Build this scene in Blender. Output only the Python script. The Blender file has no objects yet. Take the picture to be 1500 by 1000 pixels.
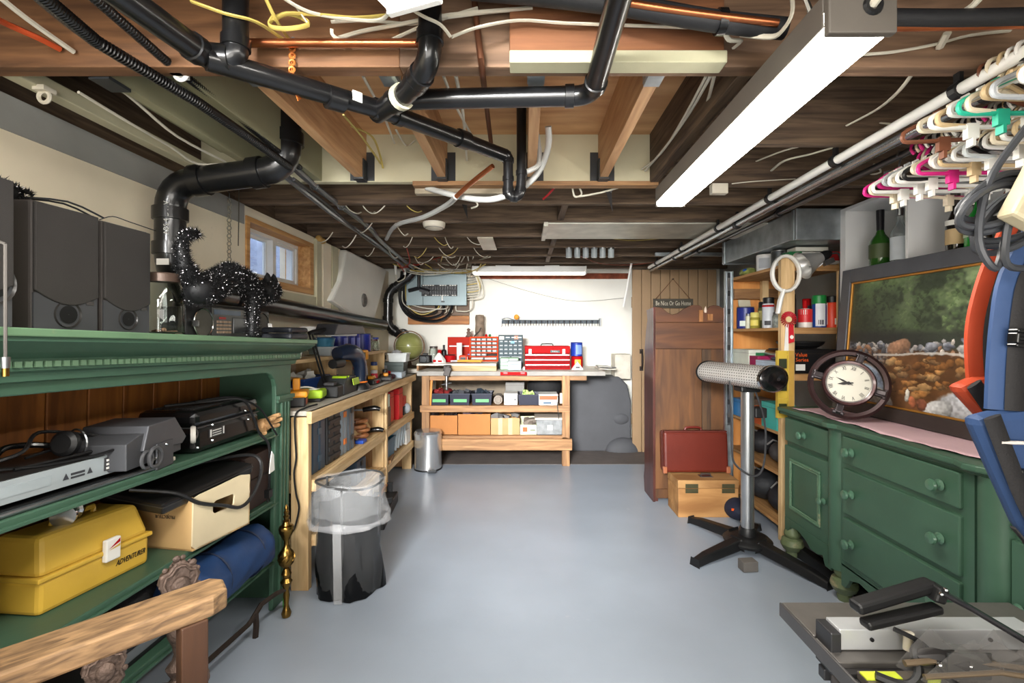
import bpy, math, random
from mathutils import Vector, Matrix, Euler
random.seed(7)
PI = math.pi
sc = bpy.context.scene
COL = sc.collection
# ------------------------------------------------------------------ camera
F, CX, CY, EYE = 690.0, 768.0, 490.0, 1.3
cam_d = bpy.data.cameras.new('camera'); cam = bpy.data.objects.new('camera', cam_d); COL.objects.link(cam)
cam.location = (0, 0, EYE); cam.rotation_euler = (PI/2, 0, 0)
cam_d.sensor_width = 36.0; cam_d.lens = 36.0*F/1500.0
cam_d.shift_x = -(CX-750)/1500.0; cam_d.shift_y = -(500-CY)/1500.0
cam_d.clip_start = 0.05; cam_d.clip_end = 60
sc.camera = cam
# ------------------------------------------------------------------ world (daylight beyond the small window)
w = bpy.data.worlds.new('world'); sc.world = w; w.use_nodes = True
wb = w.node_tree.nodes['Background']; wb.inputs[0].default_value = (0.62, 0.74, 1.0, 1); wb.inputs[1].default_value = 2.2
# ------------------------------------------------------------------ added fill lamps, unseen behind the camera, to even out the light
def area(name, loc, rot, sx, sy, power, col):
    l = bpy.data.lights.new(name, 'AREA'); l.shape = 'RECTANGLE'; l.size = sx; l.size_y = sy; l.energy = power; l.color = col
    o = bpy.data.objects.new(name, l); COL.objects.link(o); o.location = loc; o.rotation_euler = rot
    return o
area('added_upward_fill', (0.2, -1.6, 1.0), (math.radians(108), 0, 0), 2.6, 1.2, 52, (1.0, 0.96, 0.90))  # added soft lamp aimed upwards to brighten joists and upper walls
def aimed(name, loc, to, sx, sy, power, col, spread):
    o = area(name, loc, (0,0,0), sx, sy, power, col); o.rotation_euler = (Vector(to)-Vector(loc)).to_track_quat('-Z', 'Y').to_euler(); o.data.spread = math.radians(spread)
aimed('added_far_fill', (-.7, -1.3, 1.95), (.25, 4.4, .8), 1.0, .5, 34, (.98, .98, .97), 44)  # added narrow lamp that lifts the far end of the room
TUBE = 27.0            # strength of the fluorescent diffusers
sc.view_settings.view_transform = 'Standard'; sc.view_settings.look = 'None'
sc.view_settings.exposure = 0.8; sc.view_settings.gamma = 1.0
try: sc.view_settings.use_curve_mapping = False
except Exception: pass

def P(px, py, Y):
    """world point at depth Y seen at that pixel"""
    return Vector(((px-CX)/F*Y, Y, EYE-(py-CY)/F*Y))
def PZ(px, py, z):
    """world point at height z seen at that pixel"""
    Y = (EYE-z)*F/(py-CY); return Vector(((px-CX)/F*Y, Y, z))

# ------------------------------------------------------------------ materials
def lin(c):
    c = c/255.0
    return c/12.92 if c <= 0.04045 else ((c+0.055)/1.055)**2.4
def rgb(t): return (lin(t[0]), lin(t[1]), lin(t[2]), 1.0)
_M = {}
def mat(col, rough=0.5, metal=0.0, var=0.12, scale=9.0, bump=0.0, bscale=60.0, emit=0.0, trans=0.0, alpha=1.0, coat=0.0, wear=None, wearlo=0.62, spec=0.5, ior=1.45):
    key = ('p', col, rough, metal, var, scale, bump, bscale, emit, trans, alpha, coat, wear, wearlo, spec, ior)
    if key in _M: return _M[key]
    m = bpy.data.materials.new('surface_%d_%d_%d' % col); m.use_nodes = True; _M[key] = m
    n = m.node_tree.nodes; L = m.node_tree.links; b = n['Principled BSDF']
    c = rgb(col)
    b.inputs['Base Color'].default_value = c; b.inputs['Roughness'].default_value = rough; b.inputs['Metallic'].default_value = metal
    b.inputs['IOR'].default_value = ior; b.inputs['Specular IOR Level'].default_value = spec
    if trans: b.inputs['Transmission Weight'].default_value = trans
    if alpha < 1: b.inputs['Alpha'].default_value = alpha
    if coat: b.inputs['Coat Weight'].default_value = coat; b.inputs['Coat Roughness'].default_value = 0.1
    if emit: b.inputs['Emission Color'].default_value = c; b.inputs['Emission Strength'].default_value = emit
    if var or bump or wear:
        tc = n.new('ShaderNodeTexCoord'); oi = n.new('ShaderNodeObjectInfo')
        ad = n.new('ShaderNodeVectorMath'); ad.operation = 'MULTIPLY_ADD'
        L.new(oi.outputs['Random'], ad.inputs[0]); ad.inputs[1].default_value = (7, 13, 5); L.new(tc.outputs['Object'], ad.inputs[2])
    if var:
        nz = n.new('ShaderNodeTexNoise'); nz.inputs['Scale'].default_value = scale; nz.inputs['Detail'].default_value = 5
        L.new(ad.outputs[0], nz.inputs['Vector'])
        r = n.new('ShaderNodeValToRGB'); e = r.color_ramp.elements
        e[0].position = 0.3; e[1].position = 0.72
        e[0].color = tuple(x*(1-var) for x in c[:3])+(1,); e[1].color = tuple(min(1, x*(1+var)) for x in c[:3])+(1,)
        L.new(nz.outputs['Fac'], r.inputs['Fac']); out = r.outputs['Color']
        if wear:
            nw = n.new('ShaderNodeTexNoise'); nw.inputs['Scale'].default_value = 5; nw.inputs['Detail'].default_value = 9; nw.inputs['Roughness'].default_value = .7
            L.new(ad.outputs[0], nw.inputs['Vector'])
            rw = n.new('ShaderNodeValToRGB'); rw.color_ramp.elements[0].position = wearlo; rw.color_ramp.elements[1].position = wearlo+.07
            L.new(nw.outputs['Fac'], rw.inputs['Fac'])
            mx = n.new('ShaderNodeMix'); mx.data_type = 'RGBA'
            L.new(rw.outputs['Color'], mx.inputs[0]); L.new(out, mx.inputs[6]); mx.inputs[7].default_value = rgb(wear); out = mx.outputs[2]
        L.new(out, b.inputs['Base Color'])
    if bump:
        nb = n.new('ShaderNodeTexNoise'); nb.inputs['Scale'].default_value = bscale; nb.inputs['Detail'].default_value = 6
        L.new(ad.outputs[0], nb.inputs['Vector'])
        bp = n.new('ShaderNodeBump'); bp.inputs['Strength'].default_value = bump; bp.inputs['Distance'].default_value = 0.01
        L.new(nb.outputs['Fac'], bp.inputs['Height']); L.new(bp.outputs['Normal'], b.inputs['Normal'])
    return m
def wood(lo, hi, axis='x', rough=0.6, scale=3.0, stretch=11.0, bump=0.15, knots=False):
    key = ('w', lo, hi, axis, rough, scale, stretch, bump)
    if key in _M: return _M[key]
    m = bpy.data.materials.new('wood_%d_%d_%d_%s' % (hi+(axis,))); m.use_nodes = True; _M[key] = m
    n = m.node_tree.nodes; L = m.node_tree.links; b = n['Principled BSDF']; b.inputs['Roughness'].default_value = rough
    tc = n.new('ShaderNodeTexCoord'); oi = n.new('ShaderNodeObjectInfo')
    ad = n.new('ShaderNodeVectorMath'); ad.operation = 'MULTIPLY_ADD'
    L.new(oi.outputs['Random'], ad.inputs[0]); ad.inputs[1].default_value = (17, 23, 11); L.new(tc.outputs['Object'], ad.inputs[2])
    mp = n.new('ShaderNodeMapping'); L.new(ad.outputs[0], mp.inputs['Vector'])
    s = {'x': (1, stretch, stretch), 'y': (stretch, 1, stretch), 'z': (stretch, stretch, 1)}[axis]
    mp.inputs['Scale'].default_value = s
    nz = n.new('ShaderNodeTexNoise'); nz.inputs['Scale'].default_value = scale; nz.inputs['Detail'].default_value = 7; nz.inputs['Distortion'].default_value = 0.6
    L.new(mp.outputs[0], nz.inputs['Vector'])
    r = n.new('ShaderNodeValToRGB'); e = r.color_ramp.elements; e[0].position = 0.33; e[1].position = 0.68
    e[0].color = rgb(lo); e[1].color = rgb(hi); L.new(nz.outputs['Fac'], r.inputs['Fac'])
    hs = n.new('ShaderNodeHueSaturation'); ml = n.new('ShaderNodeMath'); ml.operation = 'MULTIPLY_ADD'
    L.new(oi.outputs['Random'], ml.inputs[0]); ml.inputs[1].default_value = 0.24; ml.inputs[2].default_value = 0.88
    L.new(ml.outputs[0], hs.inputs['Value']); L.new(r.outputs['Color'], hs.inputs['Color']); L.new(hs.outputs['Color'], b.inputs['Base Color'])
    if bump:
        bp = n.new('ShaderNodeBump'); bp.inputs['Strength'].default_value = bump; bp.inputs['Distance'].default_value = 0.004
        L.new(nz.outputs['Fac'], bp.inputs['Height']); L.new(bp.outputs['Normal'], b.inputs['Normal'])
    return m

# ------------------------------------------------------------------ mesh builder
class B:
    def __init__(s): s.v = []; s.f = []; s.mi = []; s.cur = 0
    def m(s, i): s.cur = i; return s
    def add(s, vs, fs, M=None):
        o = len(s.v)
        s.v += [tuple(M @ Vector(q)) for q in vs] if M is not None else [tuple(q) for q in vs]
        s.f += [tuple(i+o for i in f) for f in fs]; s.mi += [s.cur]*len(fs); return s
    def box(s, c, d, rot=None, taper=1.0):
        x, y, z = d[0]/2, d[1]/2, d[2]/2; t = taper
        vs = [(-x,-y,-z),(x,-y,-z),(x,y,-z),(-x,y,-z),(-x*t,-y*t,z),(x*t,-y*t,z),(x*t,y*t,z),(-x*t,y*t,z)]
        M = Matrix.Translation(c)
        if rot is not None: M = M @ (rot if isinstance(rot, Matrix) else Euler(rot).to_matrix().to_4x4())
        return s.add(vs, [(0,3,2,1),(4,5,6,7),(0,1,5,4),(1,2,6,5),(2,3,7,6),(3,0,4,7)], M)
    def bx(s, x0, x1, y0, y1, z0, z1): return s.box(((x0+x1)/2,(y0+y1)/2,(z0+z1)/2), (x1-x0,y1-y0,z1-z0))
    def prism(s, poly, d, M=None):
        """poly in local XZ, extruded along local Y from 0 to d"""
        n = len(poly); vs = [(p[0],0,p[1]) for p in poly]+[(p[0],d,p[1]) for p in poly]
        return s.add(vs, [tuple(range(n)), tuple(range(2*n-1,n-1,-1))]+[(i,i+n,(i+1)%n+n,(i+1)%n) for i in range(n)], M)
    def tube(s, pts, r, n=8, closed=False, caps=True, smooth=0, flat=1.0, up=None):
        pts = [Vector(p) for p in pts]
        rs = list(r) if isinstance(r, (list, tuple)) else None
        if smooth:
            q = []; rr = []; N = len(pts)
            for i in range(N if closed else N-1):
                g = (lambda k: pts[k % N]) if closed else (lambda k: pts[max(0, min(N-1, k))])
                a, b, c, d = g(i-1), g(i), g(i+1), g(i+2)
                for j in range(smooth):
                    t = j/smooth
                    q.append(0.5*((2*b)+(-a+c)*t+(2*a-5*b+4*c-d)*t*t+(-a+3*b-3*c+d)*t**3))
                    if rs: rr.append(rs[i]*(1-t)+rs[(i+1) % N]*t)
            if not closed:
                q.append(pts[-1]); 
                if rs: rr.append(rs[-1])
            pts = q; rs = rr if rs else None
        N = len(pts); vs = []; fs = []
        nrm = None
        for i in range(N):
            a = pts[i-1] if (i > 0 or closed) else pts[i]; b = pts[(i+1) % N] if (i < N-1 or closed) else pts[i]
            t = (b-a); t = t.normalized() if t.length > 1e-9 else Vector((0,0,1))
            if nrm is None:
                u = Vector(up) if up else (Vector((0,0,1)) if abs(t.z) < 0.9 else Vector((1,0,0)))
                nrm = (u-t*u.dot(t)).normalized()
            else:
                nrm = (nrm-t*nrm.dot(t)); nrm = nrm.normalized() if nrm.length > 1e-6 else t.orthogonal().normalized()
            bi = t.cross(nrm); R = rs[i] if rs else r
            for k in range(n):
                A = 2*PI*k/n; vs.append(pts[i]+nrm*(math.cos(A)*R*flat)+bi*(math.sin(A)*R))
        M = N if closed else N-1
        for i in range(M):
            for k in range(n):
                a = i*n+k; b = i*n+(k+1) % n; c = ((i+1) % N)*n+(k+1) % n; d = ((i+1) % N)*n+k
                fs.append((a,b,c,d))
        if caps and not closed: fs.append(tuple(range(n-1,-1,-1))); fs.append(tuple(range((N-1)*n, N*n)))
        return s.add(vs, fs)
    def cyl(s, p0, p1, r0, r1=None, n=16, caps=True): return s.tube([p0, p1], [r0, r0 if r1 is None else r1], n, caps=caps)
    def lathe(s, prof, n=20, c=(0,0,0), M=None, close=True):
        """prof: [(r,z)] revolved about local z"""
        vs = []; fs = []; N = len(prof)
        for r, z in prof:
            for k in range(n):
                A = 2*PI*k/n; vs.append((c[0]+r*math.cos(A), c[1]+r*math.sin(A), c[2]+z))
        for i in range(N-1):
            for k in range(n): fs.append((i*n+k, i*n+(k+1) % n, (i+1)*n+(k+1) % n, (i+1)*n+k))
        if close:
            if prof[0][0] > 1e-5: fs.append(tuple(range(n-1,-1,-1)))
            if prof[-1][0] > 1e-5: fs.append(tuple(range((N-1)*n, N*n)))
        return s.add(vs, fs, M)
    def ball(s, c, r, n=16, m=10, sq=(1,1,1), M=None):
        pr = [(max(1e-4, math.sin(PI*i/m)), -math.cos(PI*i/m)) for i in range(m+1)]
        T = Matrix.Translation(c) @ (M if M is not None else Matrix()) @ Matrix.Diagonal((r*sq[0], r*sq[1], r*sq[2], 1))
        return s.lathe(pr, n, M=T, close=False)
    def ring(s, c, R, r, n=28, k=8, axis='z', M=None):
        pts = []
        for i in range(n):
            A = 2*PI*i/n; p = {'z': (math.cos(A),math.sin(A),0), 'x': (0,math.cos(A),math.sin(A)), 'y': (math.cos(A),0,math.sin(A))}[axis]
            v = Vector(p)*R
            if M is not None: v = M @ v
            pts.append(Vector(c)+v)
        return s.tube(pts, r, k, closed=True)
    def grid(s, fn, nu, nv, M=None, thick=None):
        vs = [fn(i/nu, j/nv) for j in range(nv+1) for i in range(nu+1)]
        fs = [(j*(nu+1)+i, j*(nu+1)+i+1, (j+1)*(nu+1)+i+1, (j+1)*(nu+1)+i) for j in range(nv) for i in range(nu)]
        return s.add(vs, fs, M)
    def mesh(s, name, mats, smooth=False):
        me = bpy.data.meshes.new(name); me.from_pydata(s.v, [], s.f)
        for m_ in (mats if isinstance(mats, (list, tuple)) else [mats]): me.materials.append(m_)
        if any(s.mi): me.polygons.foreach_set('material_index', s.mi)
        if smooth: me.polygons.foreach_set('use_smooth', [True]*len(me.polygons))
        me.update()
        if smooth:
            try: me.set_sharp_from_angle(angle=math.radians(38))
            except Exception: pass
        return me
def O(name, b, mats, parent=None, smooth=False, bev=0.0, loc=None, rot=None, label=None, kind=None, solid=0.0):
    me = b.mesh(name, mats, smooth) if isinstance(b, B) else b
    o = bpy.data.objects.new(name, me); COL.objects.link(o)
    if parent is not None: o.parent = parent
    if loc is not None: o.location = loc
    if rot is not None: o.rotation_euler = rot
    if solid:
        md = o.modifiers.new('solid', 'SOLIDIFY'); md.thickness = solid; md.offset = 0
    if bev:
        md = o.modifiers.new('edge', 'BEVEL'); md.width = bev; md.segments = 2; md.limit_method = 'ANGLE'; md.angle_limit = math.radians(40)
    if label: o['label'] = label
    if kind: o['kind'] = kind
    return o
def tag(o, label, cat, group=None, kind=None):
    if label: o['label'] = label
    if cat: o['category'] = cat
    if group: o['group'] = group
    if kind: o['kind'] = kind
    return o
def T(name, label, cat, loc=(0,0,0), rz=0.0, group=None, rot=None):
    o = bpy.data.objects.new(name, None); COL.objects.link(o); o.empty_display_size = 0.05
    o.location = loc; o.rotation_euler = rot if rot is not None else (0,0,rz)
    return tag(o, label, cat, group)
def S(name, b, mats, parent=None, smooth=False, bev=0.0, loc=None):
    o = O(name, b, mats, parent, smooth, bev, loc)
    if parent is None: o['kind'] = 'structure'
    return o
def dup(root, loc=None, rot=None, label=None, group=None):
    r = root.copy(); COL.objects.link(r)
    if loc is not None: r.location = loc
    if rot is not None: r.rotation_euler = rot
    if label: r['label'] = label
    if group: r['group'] = group
    for ch in list(root.children):
        c = ch.copy(); COL.objects.link(c); c.parent = r
        for g in list(ch.children):
            d = g.copy(); COL.objects.link(d); d.parent = c
    return r
def text_mesh(string, size, ext=0.0006, align='CENTER'):
    cu = bpy.data.curves.new('lettering', 'FONT'); cu.body = string; cu.size = size; cu.extrude = ext
    cu.align_x = align; cu.align_y = 'CENTER'; cu.resolution_u = 2
    o = bpy.data.objects.new('lettering', cu); COL.objects.link(o)
    me = bpy.data.meshes.new_from_object(o)
    bpy.data.objects.remove(o); bpy.data.curves.remove(cu); return me
def txt(string, size, m, parent, loc, rot, sx=1.0, sy=1.0, name='lettering', shear=0.0):
    me = text_mesh(string, size)
    if shear or sx != 1 or sy != 1:
        for v in me.vertices: v.co.x = v.co.x*sx+v.co.y*shear; v.co.y *= sy
    me.materials.clear(); me.materials.append(m)
    return O(name, me, None, parent, loc=loc, rot=rot)
RX = (PI/2, 0, PI/2)      # lettering on a face that looks towards +x
RF = (PI/2, 0, 0)         # lettering on a face that looks towards the camera (-y)
RL = (PI/2, 0, -PI/2)     # lettering on a face that looks towards -x

# palette
BLACK = mat((22,22,23), .45); BLACKG = mat((14,14,15), .22, coat=.3); ABS = mat((19,19,20), .28, var=.25, bump=.02, bscale=30, coat=.25)
RUBBER = mat((24,24,25), .7); CHROME = mat((205,205,205), .16, 1.0, var=.04); STEEL = mat((150,152,154), .35, 1.0, var=.15)
GALV = mat((168,176,180), .42, .85, var=.22, scale=14); IRON = mat((52,42,36), .7, .4, bump=.2); BRASS = mat((140,108,54), .26, 1.0, var=.2)
COPPER = mat((176,104,66), .3, .9, var=.25); WHITEP = mat((232,231,226), .4, var=.03); CREAMW = mat((214,206,188), .5, var=.06)
ROMEX = mat((205,199,182), .5, var=.08); ROMEXY = mat((190,168,88), .5, var=.08)
GREEN = mat((60,90,72), .42, var=.12, scale=5, wear=(120,116,84), wearlo=.68, bump=.04, bscale=40)
PINE_X, PINE_Y, PINE_Z = [wood((188,152,104), (226,196,148), a) for a in 'xyz']
OLD_X, OLD_Y, OLD_Z = [wood((124,88,54), (176,132,88), a) for a in 'xyz']
DARKJ = [wood((66,52,42), (114,94,74), a, .8, 3.5, 14, .3) for a in 'xyz']
GLASS = mat((240,246,244), .02, var=0, trans=1.0, ior=1.45)
PAPER = mat((228,226,220), .7, var=.04); CARD = mat((186,146,98), .75, var=.08)
RED = mat((166,14,18), .6, var=.06, spec=.12); NAVY = mat((28,34,62), .5); BLUE = mat((36,60,130), .4)
def plast(c, r=.4): return mat(c, r, var=.06)

_ORD = 'zeroth first second third fourth fifth sixth seventh eighth ninth tenth eleventh twelfth thirteenth fourteenth fifteenth sixteenth seventeenth eighteenth nineteenth twentieth twenty-first twenty-second twenty-third twenty-fourth twenty-fifth twenty-sixth twenty-seventh twenty-eighth twenty-ninth thirtieth'.split()
def ordw(n): return _ORD[n]
RZ90 = Matrix.Rotation(PI/2, 4, 'Z')
# ================================================================== the setting
FLOORM = mat((159,169,182), .32, var=.07, scale=2.2, bump=.05, bscale=120, wear=(176,181,188), wearlo=.66)
WALLM = mat((240,228,202), .75, var=.07, scale=3, bump=.12, bscale=14, wear=(206,198,178), wearlo=.63)
WALLW = mat((233,231,222), .75, var=.05, scale=3, bump=.12, bscale=14, wear=(214,208,192), wearlo=.66)
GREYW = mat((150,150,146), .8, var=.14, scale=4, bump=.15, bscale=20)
MASON = mat((136,124,108), .9, var=.3, scale=6, bump=.5, bscale=12)
DGREY = mat((74,75,79), .7, var=.08, scale=5, bump=.2, bscale=25)
OLIVE = mat((150,146,116), .65, var=.1, scale=4, bump=.05); CREAMP = mat((196,190,160), .6, var=.07, scale=5, bump=.08)
floor = S('floor', B().bx(-1.85, 2.5, -2.9, 5.8, -.1, 0), FLOORM)
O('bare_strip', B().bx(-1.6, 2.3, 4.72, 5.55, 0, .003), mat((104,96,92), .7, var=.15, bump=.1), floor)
WY0, WY1, WZ0, WZ1 = 2.70, 3.56, 1.60, 1.985
b = B().bx(-1.85,-1.6,-2.9,WY0,0,2.04).bx(-1.85,-1.6,WY1,5.8,0,2.04).bx(-1.85,-1.6,WY0,WY1,0,WZ0).bx(-1.85,-1.6,WY0,WY1,WZ1,2.04)
wl = S('wall_left', b, WALLM)
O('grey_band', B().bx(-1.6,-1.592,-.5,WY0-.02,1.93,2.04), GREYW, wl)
O('rim_board', B().bx(-1.80,-1.66,-2.9,5.8,2.04,2.31), DARKJ[1], wl)
for y0, y1, mm in ((3.58,3.66,CREAMP), (3.69,3.84,WALLM), (3.87,3.99,CREAMP)):
    O('board', B().bx(-1.6,-1.575,y0,y1,1.45,2.03), mm, wl)
O('board', B().bx(-1.6,-1.58,2.62,3.6,1.47,1.585), CREAMP, wl)
# bulging parged panel beside the window
pp = [(3.75,1.57),(3.95,1.75),(4.09,2.04),(5.3,2.03),(5.05,1.7),(4.83,1.42),(4.3,1.46)]
O('parged_panel', B().add([(-1.6,y,z) for y,z in pp]+[(-1.54,y,z) for y,z in pp], [tuple(range(7,14))]+[(i,(i+1)%7,(i+1)%7+7,i+7) for i in range(7)]), WALLW, wl, bev=.02)
O('round_vent_cap', B().lathe([(.001,0),(.03,.012),(.045,.02),(.062,.012),(.066,0)][::-1], 20, M=Matrix.Translation((-1.54,4.52,1.63)) @ Euler((0,PI/2,0)).to_matrix().to_4x4()), mat((96,92,86), .5), wl, smooth=True)
# back wall, right wall, wall behind the camera
wbk = S('wall_back', B().bx(-1.85,2.5,5.55,5.8,0,2.31), WALLW)
O('bare_masonry', B().bx(-1.6,.5,5.53,5.55,0,.9), MASON, wbk)
O('rough_lath', B().bx(-.58,1.22,5.52,5.55,1.955,2.02), mat((128,66,44), .9, var=.4, scale=16, bump=.6), wbk)
S('wall_right', B().bx(2.3,2.5,-2.9,5.8,0,2.31), GREYW)
S('wall_front', B().bx(-1.85,2.5,-3.0,-2.9,0,2.31), WALLM)
# painted lower ledge at the back right
pr = [(.5,0),(1.19,0),(1.19,.56),(1.15,.74),(1.06,.83),(.5,.84)]
ld = S('trim_1', B().prism(pr, .3, Matrix.Translation((0,5.25,0))), DGREY, bev=.015)
O('round_footing', B().ball((1.1,5.27,.0), .2, 24, 14, (1,.5,.8)).ball((1.08,5.27,.36), .1, 20, 12, (1,.4,.7)), DGREY, ld, smooth=True)
O('cream_pier', B().bx(1.02,1.2,5.3,5.55,.8,1.08), mat((206,200,186), .8, var=.15, bump=.25), ld, bev=.01)
# ceiling: boards above, joists below
cl = S('ceiling', B().bx(-1.85,2.5,-2.9,5.8,2.31,2.4), wood((70,54,42), (110,86,64), 'x', .85))
PLY = wood((184,134,88), (218,172,122), 'x', .6, 2.2, 5)
O('plywood_sheet', B().bx(-1.0,.62,1.37,2.33,2.29,2.31), PLY, cl)
REDJ = wood((92,62,40), (142,100,66), 'x', .7, 3, 10, .2)
O('header_beam', B().bx(-1.75,-.35,1.32,1.37,2.05,2.31), REDJ, cl, bev=.003)
O('header_beam', B().bx(-.35,2.3,1.32,1.37,2.05,2.31), wood((94,72,55), (140,110,86), 'x', .75, 3, 10, .3), cl, bev=.003)
O('painted_block', B().m(0).bx(-.04,.54,1.27,1.318,2.063,2.29).m(1).bx(-.04,.545,1.262,1.318,2.03,2.063), [wood((96,58,34), (128,82,50), 'x', .7), mat((182,178,148), .6, var=.1, wear=(90,70,50), wearlo=.7)], cl, bev=.003)
O('header_beam', B().bx(-1.6,.66,2.33,2.37,2.055,2.31), CREAMP, cl, bev=.003)
O('nailing_strip', B().bx(-.55,.66,2.318,2.37,2.035,2.056), OLD_X, cl)
O('nailing_strip', B().bx(-.55,.0,2.37,2.41,2.01,2.05), mat((150,138,118), .8, var=.2), cl)
for x in (-.80,-.40,.035,.385):
    O('joist', B().bx(x-.02,x+.02,1.37,2.33,2.06,2.29), wood((172,128,88), (206,164,120), 'y', .6), cl, bev=.002)
    O('joist_hanger', B().bx(x-.024,x+.024,1.368,1.43,2.052,2.06).bx(x-.026,x-.02,1.368,1.43,2.06,2.17).bx(x+.02,x+.026,1.368,1.43,2.06,2.17).bx(x-.05,x-.02,1.366,1.371,2.06,2.17).bx(x+.02,x+.05,1.366,1.371,2.06,2.17), GALV, cl)
    O('joist_hanger', B().bx(x-.024,x+.024,2.27,2.332,2.052,2.06).bx(x-.026,x-.02,2.27,2.332,2.06,2.15).bx(x+.02,x+.026,2.27,2.332,2.06,2.15).bx(x-.06,x-.02,2.327,2.331,2.06,2.2).bx(x+.02,x+.06,2.327,2.331,2.06,2.2), mat((74,76,78), .5, .7), cl)
O('trimmer_joist', B().bx(.62,.66,1.37,2.33,2.05,2.31), DARKJ[1], cl, bev=.002)
for x in (-1.24, -1.02):
    O('painted_joist', B().bx(x-.02,x+.02,1.37,2.33,2.06,2.31), OLIVE, cl, bev=.002)
O('joist_hanger', B().bx(-1.30,-1.27,1.372,1.376,2.06,2.16).bx(-1.27,-1.262,1.372,1.45,2.05,2.16).bx(-1.27,-1.21,1.372,1.45,2.045,2.055), mat((66,70,74), .5, .7), cl)
O('soffit_board', B().bx(-1.5,-1.03,1.37,2.33,2.2,2.215), OLIVE, cl)
O('edge_batten', B().bx(-1.53,-1.48,1.0,2.36,2.055,2.10), CREAMP, cl, bev=.004)
O('joist', B().bx(.66,2.3,1.85,1.89,2.05,2.31), DARKJ[0], cl, bev=.002)
for i, y in enumerate((2.37,2.70,3.14,3.60,4.05,4.5,4.95,5.33)):
    O('joist', B().bx(-1.68 if i else .66,2.3,y,y+.04,2.05,2.31), DARKJ[0], cl, bev=.002)
for y0, y1 in ((2.74,3.14),(3.18,3.60),(3.64,4.05),(4.09,4.5),(4.54,4.95)):
    O('blocking', B().bx(.22,.26,y0,y1,2.06,2.31), DARKJ[1], cl)
for y in (-2.3,-1.85,-1.4,-.95,-.5,0,.45,.88):
    O('joist', B().bx(-1.68,2.3,y,y+.04,2.1,2.31), DARKJ[0], cl)
O('sheet_metal_pan', B().bx(.16,1.95,3.13,3.62,2.035,2.046).bx(.13,.16,3.13,3.62,2.02,2.05), mat((186,184,172), .45, .5, var=.2, scale=8), cl, bev=.002)
# small window in the left wall
wn = T('window_1', 'small white sliding window set in a raw wood casing high on the wall', 'window', (-1.73,(WY0+WY1)/2,WZ0)); del wn['category']; wn['kind'] = 'structure'
hw = (WY1-WY0)/2; wh = WZ1-WZ0
CAS = wood((176,122,66), (214,164,104), 'y', .6)
O('casing', B().bx(-.05,.14,-hw,hw,0,.045).bx(-.05,.14,-hw,hw,wh-.03,wh).bx(-.05,.14,-hw,-hw+.035,.045,wh-.03).bx(-.05,.14,hw-.06,hw,.045,wh-.03), CAS, wn, bev=.003)
O('window_frame', B().bx(-.03,.05,-hw+.035,hw-.06,.045,.075).bx(-.03,.05,-hw+.035,hw-.06,wh-.055,wh-.03).bx(-.03,.05,-hw+.035,-hw+.06,.075,wh-.055).bx(-.03,.05,hw-.085,hw-.06,.075,wh-.055).bx(-.02,.055,.01,.05,.075,wh-.055), WHITEP, wn, bev=.002)
for y0, y1, x in ((-hw+.06,.02,.0),(.04,hw-.085,.025)):
    sf = O('sash', B().bx(x-.012,x+.012,y0,y1,.075,.093).bx(x-.012,x+.012,y0,y1,wh-.073,wh-.055).bx(x-.012,x+.012,y0,y0+.018,.093,wh-.073).bx(x-.012,x+.012,y1-.018,y1,.093,wh-.073), WHITEP, wn)
    O('pane', B().bx(x-.002,x+.002,y0+.018,y1-.018,.093,wh-.073), GLASS, sf)
# window well outside
S('trim_2', B().bx(-2.65,-2.6,2.0,5.8,1.3,2.75).bx(-2.6,-1.85,2.0,5.8,1.3,1.35).bx(-2.6,-1.85,5.75,5.8,1.35,2.75), mat((176,180,196), .85, var=.2, bump=.3))
pl = T('leafy_plant', 'broad green leaves of a plant seen through the small window', 'plant', (-2.08,3.46,1.35))
lv = B()
for i in range(26):
    a = random.uniform(0, 2*PI); r0 = random.uniform(.02,.2); z = random.uniform(.2,.52); t = random.uniform(-.6,.6); s_ = random.uniform(.05,.08)
    M_ = Matrix.Translation((math.cos(a)*r0*.6, math.sin(a)*r0*1.3, z)) @ Euler((t, random.uniform(.6,1.6), a)).to_matrix().to_4x4()
    lv.add([(0,0,0),(-.6*s_,.3*s_,.01),(0,.9*s_,.0),(.6*s_,.3*s_,.01),(0,.35*s_,-.006)], [(0,4,1),(1,4,2),(2,4,3),(3,4,0)], M_)
O('foliage', lv, mat((74,138,66), .5, var=.3), pl)
O('stem', B().tube([(0,0,0),(.01,.02,.2),(-.01,-.03,.45)], .008, 6).tube([(0,0,0),(.05,.16,.3)], .006, 6).tube([(0,0,0),(.02,-.15,.35)], .006, 6), mat((92,96,52)), pl)
# plank door at the back right, with its sign
dr = T('door_1', 'tan painted plank door at the back beside the dark grey ledge', 'door', (1.195,5.21,0)); del dr['category']; dr['kind'] = 'structure'
DOORM = mat((152,124,92), .55, var=.06, scale=4, bump=.05)
for i in range(9):
    O('plank', B().bx(i*.104+.002, i*.104+.101, 0, .035, 0.002, 2.02), DOORM, dr, bev=.005)
O('batten', B().bx(.0,.936,.035,.055,.3,.42).bx(.0,.936,.035,.055,1.6,1.72), DOORM, dr)
O('door_handle', B().tube([(.1,-.002,.93),(.1,-.04,.95),(.1,-.045,1.02),(.1,-.04,1.09),(.1,-.002,1.11)], .011, 8, smooth=3).bx(.08,.12,-.005,0,.9,.95).bx(.08,.12,-.005,0,1.09,1.14), IRON, dr, smooth=True)
sg = T('hanging_sign', 'dark wooden plaque lettered Be Nice Or Go Home hanging on the plank door', 'sign', (1.638,5.18,1.643))
O('board', B().bx(-.22,.22,0,.016,-.052,.052), wood((52,48,40), (78,72,60), 'x', .7), sg, bev=.003)
txt('Be Nice Or Go Home', .07, mat((206,198,176), .6), sg, (0,-.001,0), RF, sx=.61)
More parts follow.
